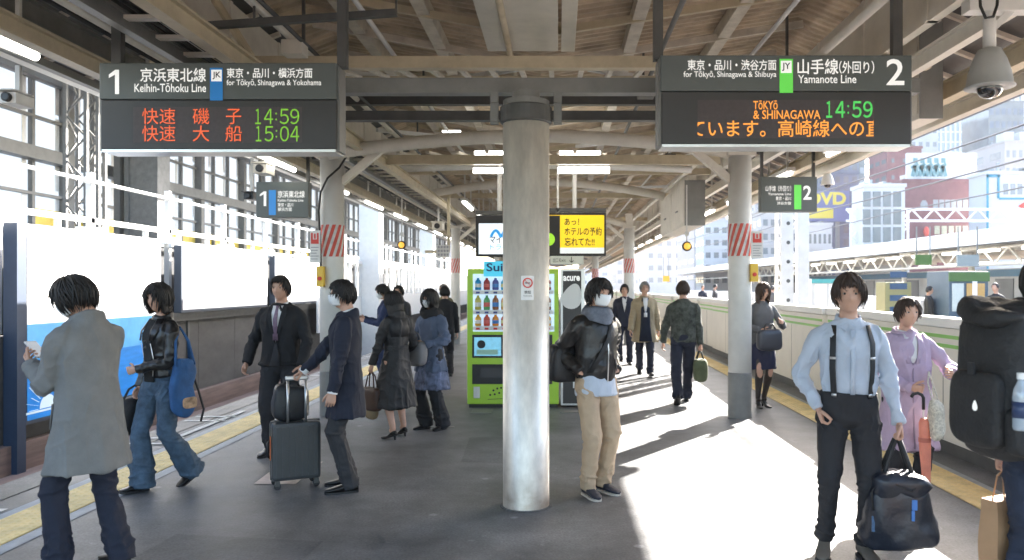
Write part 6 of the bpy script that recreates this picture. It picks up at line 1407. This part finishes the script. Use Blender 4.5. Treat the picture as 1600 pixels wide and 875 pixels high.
# 12 ---- beige coat, walking towards the camera
pt = coat(.62, .06, None, .01)
I = person('man in an open beige coat and lanyard walking towards the camera', (1.58, 14.6), 180, 1.70, hands={'R': (.27, .12, .82), 'L': (-.26, -.06, .82)}, feet={'R': (.07, -.22, .05, -4, -25), 'L': (-.08, .26, 0, 4, 6)}, top=[dict(name='coat', prof=pt, m=BEIGEC, r=.066, cuff=.05, collar=(.082, .022), fold=.008)], bottom=TR(NAVY), hair='short', hairm=HAIRG, shoe=SHOE, voxel=.012)
panel(I, 'suit_front', pt, [(1.42, -.06, .06), (1.2, -.08, .08), (.9, -.09, .09), (.63, -.12, .12)], .018, NAVY); panel(I, 'shirt_front', pt, [(1.42, -.045, .045), (1.3, -.035, .035), (1.12, -.006, .006)], .024, SHIRTW); panel(I, 'lanyard', pt, [(1.40, -.05, -.042), (1.15, -.004, .004)], .03, mat('lanyard_blue', (.05, .2, .5), .5, var=0), n=3); panel(I, 'name_badge', pt, [(1.15, -.03, .03), (1.07, -.03, .03)], .032, SHIRTW, n=3)
I = person('person in dark clothes half hidden behind the masked man in a leather jacket', (1.38, 16.6), 175, 1.66, top=[dict(name='coat', prof=SUITJ, m=NAVY, r=.064, collar=(.08, .02))], bottom=TR(NAVY), hair='short', shoe=SHOE, voxel=.014); lapels(I, SUITJ, NAVY, 1.12, SHIRTW)

# 13 ---- camouflage jacket, walking away
ps = [(.85, .17, .128, 0), (.88, .185, .14, 0), (1.0, .180, .135, 0)]+[(z, w+.01, d+.008, y) for z, w, d, y in SUITJ if z > 1.1]
I = person('man in a grey camouflage jacket walking away with a green bag', (1.75, 11.2), 354, 1.69, hands={'R': (.25, .02, .80), 'L': (-.28, .12, .82)}, poles={'L': (-1, -.6, 0), 'R': (.6, -1, 0)}, feet={'R': (.06, .20, 0, -4), 'L': (-.09, -.30, .07, 4, -32)}, top=[dict(name='jacket', prof=ps, m=CAMO, r=.066, cuff=.045, collar=(.08, .02), fold=.008)], bottom=TR(NAVY, .088, .07, .066), hair='short', hairm=HAIRB, shoe=SHOE, voxel=.011, curl=(1.3, .5))
t = bag_root('duffel_bag', 'olive green bag in the right hand of the man in the camouflage jacket', 'bag', I, I['grip']['R'])
OB = cloth('olive_canvas', (.10, .115, .06), .9, .2); obj('bag_body', wob(soft(MB(), (0, 0, -.27), (.10, .19, .16), .55), .014, 8.), OB, t, smooth=True, local=True)
for sg in (-1, 1): obj('handle', MB().tube([(sg*.05, -.08, -.14), (sg*.02, -.05, -.03), (0, 0, 0), (sg*.02, .05, -.03), (sg*.05, .08, -.14)], .009, 6), STRAP, t, smooth=True, local=True)

# 14 ---- woman beside the pillar
pw = [(.84, .172, .13, 0), (.9, .172, .13, 0), (1.04, .145, .112, 0), (1.15, .158, .125, .004), (1.27, .172, .135, .008), (1.35, .165, .115, 0), (1.41, .12, .085, -.01), (1.445, .078, .074, -.012)]
I = person('woman in a grey jacket, navy skirt and black tights beside the near right pillar', (2.74, 10.75), 190, 1.62, True, hands={'R': (.1, .2, 1.05), 'L': (-.17, .28, 1.16)}, poles={'R': (1, -.6, -.6), 'L': (-.8, -.6, -1)}, feet={'R': (.06, .03, 0), 'L': (-.06, -.04, 0)}, head=(5, -3), top=[dict(name='jacket', prof=pw, m=GREYJ, r=.058, cuff=.044, collar=(.078, .03))], skirt=dict(prof=[(.50, .195, .15, 0), (.52, .195, .15, 0), (.7, .185, .14, 0), (.9, .16, .115, 0)], m=NAVYSK), hair='long', hairm=HAIRB, shoe=SHOE, shoetype='pump', voxel=.011, barelegs=TIGHTS)
t = bag_root('handbag', 'black handbag on the arm of the woman in a grey jacket and navy skirt', 'bag', I, I['B']((.0, .24, .95)))
obj('bag_body', wob(soft(MB(), (0, 0, -.03), (.17, .065, .14), .45), .008, 9.), mat('black_handbag', (.03, .033, .045), .35, var=.1), t, smooth=True, local=True)
for sg in (-1, 1): obj('handle', MB().tube([(-.09, sg*.03, .09), (-.05, 0, .18), (.05, 0, .18), (.09, sg*.03, .09)], .008, 6), M_black, t, smooth=True, local=True)

# 15 ---- man in shirt and braces with the black duffel bag
ps = [(.93, .140, .10, 0), (.97, .150, .108, 0), (1.04, .172, .128, 0), (1.15, .172, .128, .004), (1.27, .182, .134, .006), (1.35, .178, .118, 0), (1.41, .118, .085, -.01), (1.44, .07, .07, -.012)]
I = person('man in a pale blue shirt with black braces holding a large duffel bag', (1.75, 4.82), 172, 1.69, hands={'R': (.185, .05, .90), 'L': (-.275, .09, .79)}, poles={'R': (.8, -.9, .1), 'L': (-.7, -1, 0)}, feet={'R': (.13, -.03, 0, -14), 'L': (-.09, .03, 0, 8)}, head=(-6, -2), curl=(1.0, 1.35), handdir={'R': (-.25, .25, -.9), 'L': (-.1, .1, -1)},
           top=[dict(name='shirt', prof=ps, m=SHIRTB, r=.053, cuff=.037, collar=(.068, .03), fold=.007, freq=(9, 9, 4), smooth=3)], bottom=TR(TROU, .086, .064, .052, drop=.0, pw=1.0), hair='fringe', hairm=HAIRB, shoe=SHOEG, voxel=.007)
I15 = I
for sg in (-1, 1):
    panel(I, 'braces_strap', ps, [(1.405, sg*.085, sg*.115), (1.3, sg*.098, sg*.128), (1.15, sg*.10, sg*.13), (1.0, sg*.09, sg*.12), (.965, sg*.088, sg*.118)], .019, STRAP); panel(I, 'braces_strap', ps, [(1.405, sg*.085, sg*.115), (1.2, sg*.04, sg*.07), (.965, sg*.03, sg*.06)], .018, STRAP, side=-1)
    panel(I, 'strap_clip', ps, [(1.0, sg*.092, sg*.117), (.98, sg*.092, sg*.117)], .023, M_alu, n=3); panel(I, 'strap_slider', ps, [(1.22, sg*.097, sg*.131), (1.205, sg*.097, sg*.131)], .023, M_alu, n=3)
for sg in (-1, 1):
    q = MB().quad(*[I['B'](v) for v in ((sg*.006, .066, 1.425), (sg*.056, .034, 1.44), (sg*.066, .080, 1.392), (sg*.034, .098, 1.372))]); o_ = obj('collar_leaf', q, SHIRTB, I['root'], local=True); o_.modifiers.new('t', 'SOLIDIFY').thickness = .005
panel(I, 'button_placket', ps, [(1.38, -.014, .014), (1.2, -.014, .014), (.97, -.014, .014)], .015, SHIRTB, n=4)
q = MB().rings([[(.166*math.cos(2*math.pi*k/32), -.004+.124*math.sin(2*math.pi*k/32), z) for k in range(32)] for z in (.955, .995)]); q.v = [tuple(I['B'](v)) for v in q.v]; obj('waistband', q, TROU, I['root'], local=True)
g = I['W'](I['grip']['L'])
t = thing('duffel_bag', 'large black drawstring duffel bag held by the man in braces', 'bag', (g.x, g.y, g.z), R(172))
q = MB(); rs = []
for z, a, b in crom([(-.63, .15, .10), (-.615, .19, .135), (-.54, .215, .15), (-.42, .205, .145), (-.32, .185, .13), (-.26, .15, .105), (-.225, .115, .085), (-.20, .12, .085), (-.19, .06, .045)], 4): rs.append([(a*math.copysign(abs(math.cos(2*math.pi*k/36))**.8, math.cos(2*math.pi*k/36)), b*math.copysign(abs(math.sin(2*math.pi*k/36))**.8, math.sin(2*math.pi*k/36)), z) for k in range(36)])
q.rings(rs); q = wob(wob(q, .028, 7.), .012, 19.); DUF = mat('navy_black_nylon', (.014, .018, .028), .38, var=.25, scale=10, bump=.35, bscale=35)
obj('bag_body', q, DUF, t, smooth=True, local=True); obj('bag_flap', wob(wob(soft(MB(), (0, .02, -.27), (.17, .13, .075), .8), .03, 9.), .012, 20.), DUF, t, smooth=True, local=True)
for sg in (-1, 1): obj('handle', MB().tube([(-.10, sg*.06, -.30), (-.045, sg*.03, -.12), (-.012, sg*.012, -.012), (.012, sg*.012, -.012), (.06, sg*.03, -.14), (.11, sg*.06, -.30)], .014, 8), STRAP, t, smooth=True, local=True)
obj('blue_buckle', MB().cbox((-.06, .13, -.36), (.03, .015, .06)).cbox((-.05, .14, -.42), (.018, .012, .06)), mat('buckle_blue', (.05, .18, .5), .4, var=.05), t, bevel=.004, local=True); obj('side_patch', MB().cbox((.13, .115, -.48), (.08, .01, .09)), mat('patch_blue', (.04, .1, .2), .5, var=.2, scale=30), t, bevel=.003, local=True)
obj('drawcord', MB().tube([(.12, .1, -.22), (.17, .11, -.3), (.16, .12, -.4)], .006, 6).tube([(-.1, .12, -.22), (-.04, .15, -.28), (.03, .15, -.25), (.1, .12, -.22)], .007, 6), STRAP, t, smooth=True, local=True)

# 16 ---- lilac coat
pq = coat(.52, .06, [(.80, .20, .155, 0), (.90, .198, .152, 0), (1.04, .188, .145, 0), (1.15, .188, .145, .004), (1.27, .19, .142, .008), (1.35, .18, .122, 0), (1.41, .125, .09, -.01), (1.445, .085, .08, -.012)])
I = person('short haired older woman in a lilac coat holding an umbrella', (2.50, 5.75), 178, 1.54, True, hands={'R': (.05, .23, 1.02), 'L': (-.24, .26, 1.13)}, poles={'R': (1, -.6, -.8), 'L': (-1, -.7, -.7)}, feet={'R': (.09, 0, 0), 'L': (-.09, .02, 0)}, head=(6, -2), curl=(1.2, .9), handdir={'R': (-.8, .4, -.1), 'L': (.3, .8, .1)},
           top=[dict(name='coat', prof=pq, m=LILAC, r=.066, cuff=.05, collar=(.085, .03), fold=.009, freq=(7, 7, 1.6))], bottom=TR(TROU), hair='short', hairm=HAIRB, shoe=SHOE, voxel=.0075)
lapels(I, pq, LILAC, 1.2, mat('pale_blouse', (.6, .58, .58), .8, var=.05)); panel(I, 'coat_edge', pq, [(1.2, -.006, .006), (.8, -.006, .006), (.54, -.006, .006)], .006, cloth('lilac_seam', (.28, .21, .28)), n=3)
g = I['W']((I['grip']['R']))
CORAL = mat('coral_umbrella_cloth', (.72, .24, .16), .6, var=.12, scale=12)
t = thing('umbrella', 'folded coral umbrella with a black hook handle held by the woman in lilac', 'umbrella', tuple(at(1443, 640, 5.45)))
obj('folded_canopy', wob(MB().tube([(0, 0, -.06), (.004, 0, -.09), (.01, 0, -.25), (.02, 0, -.5), (.022, 0, -.56)], [.022, .036, .038, .022, .006], 14), .006, 26.), CORAL, t, smooth=True, local=True)
obj('shaft', MB().tube([(0, 0, .02), (0, 0, -.07)], .006, 8), M_alu, t, local=True); obj('tip', MB().tube([(.022, 0, -.55), (.024, 0, -.61)], .005, 8), M_black, t, local=True)
obj('hook_handle', MB().tube([(0, 0, .0), (0, 0, .08), (-.012, 0, .10), (-.04, 0, .113), (-.07, 0, .105), (-.085, 0, .085)], .011, 10), M_black, t, smooth=True, local=True); obj('fastening_band', MB().tube([(.008, 0, -.19), (.008, 0, -.22)], .041, 14), mat('coral_dark', (.5, .14, .1), .6), t, local=True)
t = thing('net_bag', 'cream lace bag hanging from the arm of the woman in lilac', 'bag', tuple(at(1462, 655, 5.4)))
obj('bag_body', wob(soft(MB(), (0, 0, 0), (.045, .06, .14), .7), .02, 12.), mat('cream_lace', (.55, .52, .44), .9, var=.4, scale=60, bump=.6, bscale=120), t, smooth=True, local=True); obj('cord', MB().tube([(-.02, 0, .12), (-.03, .05, .24), (.0, .1, .31)], .005, 6).tube([(.02, 0, .12), (.0, .05, .24), (.0, .1, .31)], .005, 6), mat('cream_lace', (.55, .52, .44)), t, local=True)

# 17 ---- man with the backpack, cut by the right edge
pk = [(.85, .185, .14, 0), (.88, .20, .155, 0), (1.0, .20, .152, 0)]+[(z, w+.022, d+.018, y) for z, w, d, y in SUITJ if z > 1.1]
I = person('man in a black hooded jacket and dark jeans at the right edge, seen from behind', (2.14, 3.50), 290, 1.76, hands={'L': (-.29, .06, .78), 'R': (.28, .1, .8)}, feet={'L': (-.12, -.04, 0), 'R': (.12, .06, 0)}, head=(-5, -4), curl=(.6, 1.3), handdir={'L': (0, .1, -1)}, poles={'L': (-.6, -1, 0)},
           top=[dict(name='jacket', prof=pk, m=BLACKC, r=.076, cuff=.055, collar=(.09, .05), fold=.010)], bottom=TR(DDENIM, .10, .083, .078, name='jeans', hip=.178), hair='mop', shoe=SHOE, voxel=.0075)
hood = MB().ell((0, -.085, 1.46), (.125, .075, .085), 24, 14, .8); hood = wob(hood, .03, 9.); hood.v = [tuple(I['B'](v)) for v in hood.v]; obj('hood', hood, BLACKC, I['root'], smooth=True, local=True)
panel(I, 'back_pocket', [(.79, .20, .155, 0), (1.0, .20, .155, 0)], [(.90, .03, .13), (.80, .035, .125), (.78, .08, .085)], .0, DDENIM, side=-1)
panel(I, 'pocket_tab', [(.79, .20, .155, 0), (1.0, .20, .155, 0)], [(.885, -.14, -.13), (.865, -.14, -.13)], .012, mred, side=-1, n=3)
t = bag_root('backpack', 'large black backpack with a water bottle in its side pocket at the right edge', 'backpack', I, I['B']((-.02, -.235, 1.21)))
q = MB(); rs = []
for z, a, b, yo in crom([(-.35, .11, .07, .03), (-.335, .15, .11, .02), (-.2, .17, .14, .0), (0, .17, .13, .01), (.16, .165, .115, .03), (.25, .15, .10, .05), (.30, .09, .07, .06)], 5): rs.append([(a*math.copysign(abs(math.cos(2*math.pi*k/40))**.55, math.cos(2*math.pi*k/40)), yo+b*math.copysign(abs(math.sin(2*math.pi*k/40))**.55, math.sin(2*math.pi*k/40)), z) for k in range(40)])
PACK = mat('black_pack_fabric', (.017, .016, .016), .7, var=.2, scale=12, bump=.5, bscale=60)
q.rings(rs); obj('main_bag', wob(wob(q, .02, 7.), .008, 24.), PACK, t, smooth=True, local=True)
obj('top_lid', wob(wob(soft(MB(), (0, .02, .25), (.165, .12, .065), .7), .045, 6.), .012, 20.), PACK, t, smooth=True, local=True)
obj('front_pocket', wob(soft(MB(), (0, -.13, -.14), (.13, .045, .16), .45), .012, 9.), PACK, t, smooth=True, local=True)
lg = []
for k in range(20): u = 2*math.pi*k/20; lg.append((.012*math.sin(u)*(1-.45*math.cos(u)), .022*math.cos(u)))
obj('white_emblem', MB().add([(x+.04, -.194, z-.12) for x, z in lg], [tuple(range(20))]), M_white, t, local=True)
for sg in (-1, 1):
    obj('shoulder_strap', MB().tube([(sg*.09, .06, .24), (sg*.11, .16, .27), (sg*.115, .33, .20), (sg*.12, .415, .02), (sg*.145, .36, -.16), (sg*.16, .2, -.28), (sg*.15, .05, -.30)], (.016), 8), STRAP, t, smooth=True, local=True)
    obj('side_strap', MB().tube([(sg*.20, -.06, -.28), (sg*.205, -.02, 0), (sg*.19, -.02, .2)], .008, 6), STRAP, t, local=True)
obj('side_pocket', wob(soft(MB(), (.165, -.06, -.22), (.04, .09, .10), .5), .008, 9.), PACK, t, smooth=True, local=True)
obj('strap_buckle', MB().cbox((.0, -.17, .03), (.03, .012, .05)), M_black, t, local=True)
bt = bag_root('water_bottle', 'clear water bottle with a white cap and dark label in the backpack side pocket', 'bottle', I, I['B']((.185, -.37, 1.02)))
obj('bottle_body', MB().lathe((0, 0, 0), [(.028, 0), (.032, .01), (.032, .13), (.028, .16), (.013, .195), (.013, .205)], 20), mat('bottle_clear', (.35, .4, .45), .12, var=.05, coat=.5), bt, smooth=True, local=True); obj('bottle_label', MB().lathe((0, 0, 0), [(.0328, .05), (.0328, .115)], 20), mat('label_navy', (.03, .05, .12), .4, var=.1), bt, smooth=True, local=True); obj('bottle_cap', MB().lathe((0, 0, 0), [(.0155, .203), (.0155, .228)], 16), M_wsun, bt, local=True)
g = I['W'](I['grip']['L'])
t = thing('paper_bag', 'tall brown paper carrier bag held by the man with the backpack', 'bag', (g.x, g.y, g.z), R(25))
KR = mat('kraft_paper', (.36, .215, .115), .8, var=.1, scale=6, bump=.2, bscale=12)
q = MB(); rs = []
for z in np.linspace(-.54, -.14, 9): rs.append([(x+.006*math.sin(z*19+x*9), y*(1-.25*max(0, (z+.3)/.2)), z) for x, y in ((-.12, -.05), (0, -.052), (.12, -.05), (.122, 0), (.12, .05), (0, .052), (-.12, .05), (-.122, 0))])
q.rings(rs); obj('bag_body', q, KR, t, local=True)
for sg in (-1, 1): obj('handle', MB().tube([(-.05, sg*.03, -.15), (-.04, sg*.015, -.04), (0, 0, 0), (.04, sg*.015, -.04), (.05, sg*.03, -.15)], .004, 6), KR, t, local=True)

# ---- people waiting on the far platform
FARC = [('person in black sitting low beside the yellow drinks machine on the far platform', 1451, 20.8, 250, BLACKC, 1.62), ('person in dark clothes between the yellow drinks machine and the far kiosk', 1475, 21, 100, NAVY, 1.66), ('dark coated figure on the far platform just left of the near right pillar', 1117, 36, 260, CHAR, 1.7),
        ('second dark figure on the far platform, further left of the near right pillar', 1098, 38, 200, NAVY, 1.66), ('person in grey waiting behind the tall white gantry column on the far platform', 1207, 30, 300, GREYJ, 1.64), ('person in black standing right of the far kiosk', 1556, 19.5, 120, BLACKC, 1.7)]
for lab, px, Y, hd_, m_, hh in FARC:
    I = person(lab, ((px-VX)*Y/FPX if px > 1400 else max(13.2, 0) if False else (px-VX)*Y/FPX, Y), hd_, hh, top=[dict(name='jacket', prof=SUITJ, m=m_, r=.066, collar=(.08, .02))], bottom=TR(TROU), hair='short', shoe=SHOE, voxel=.02, detail=False)
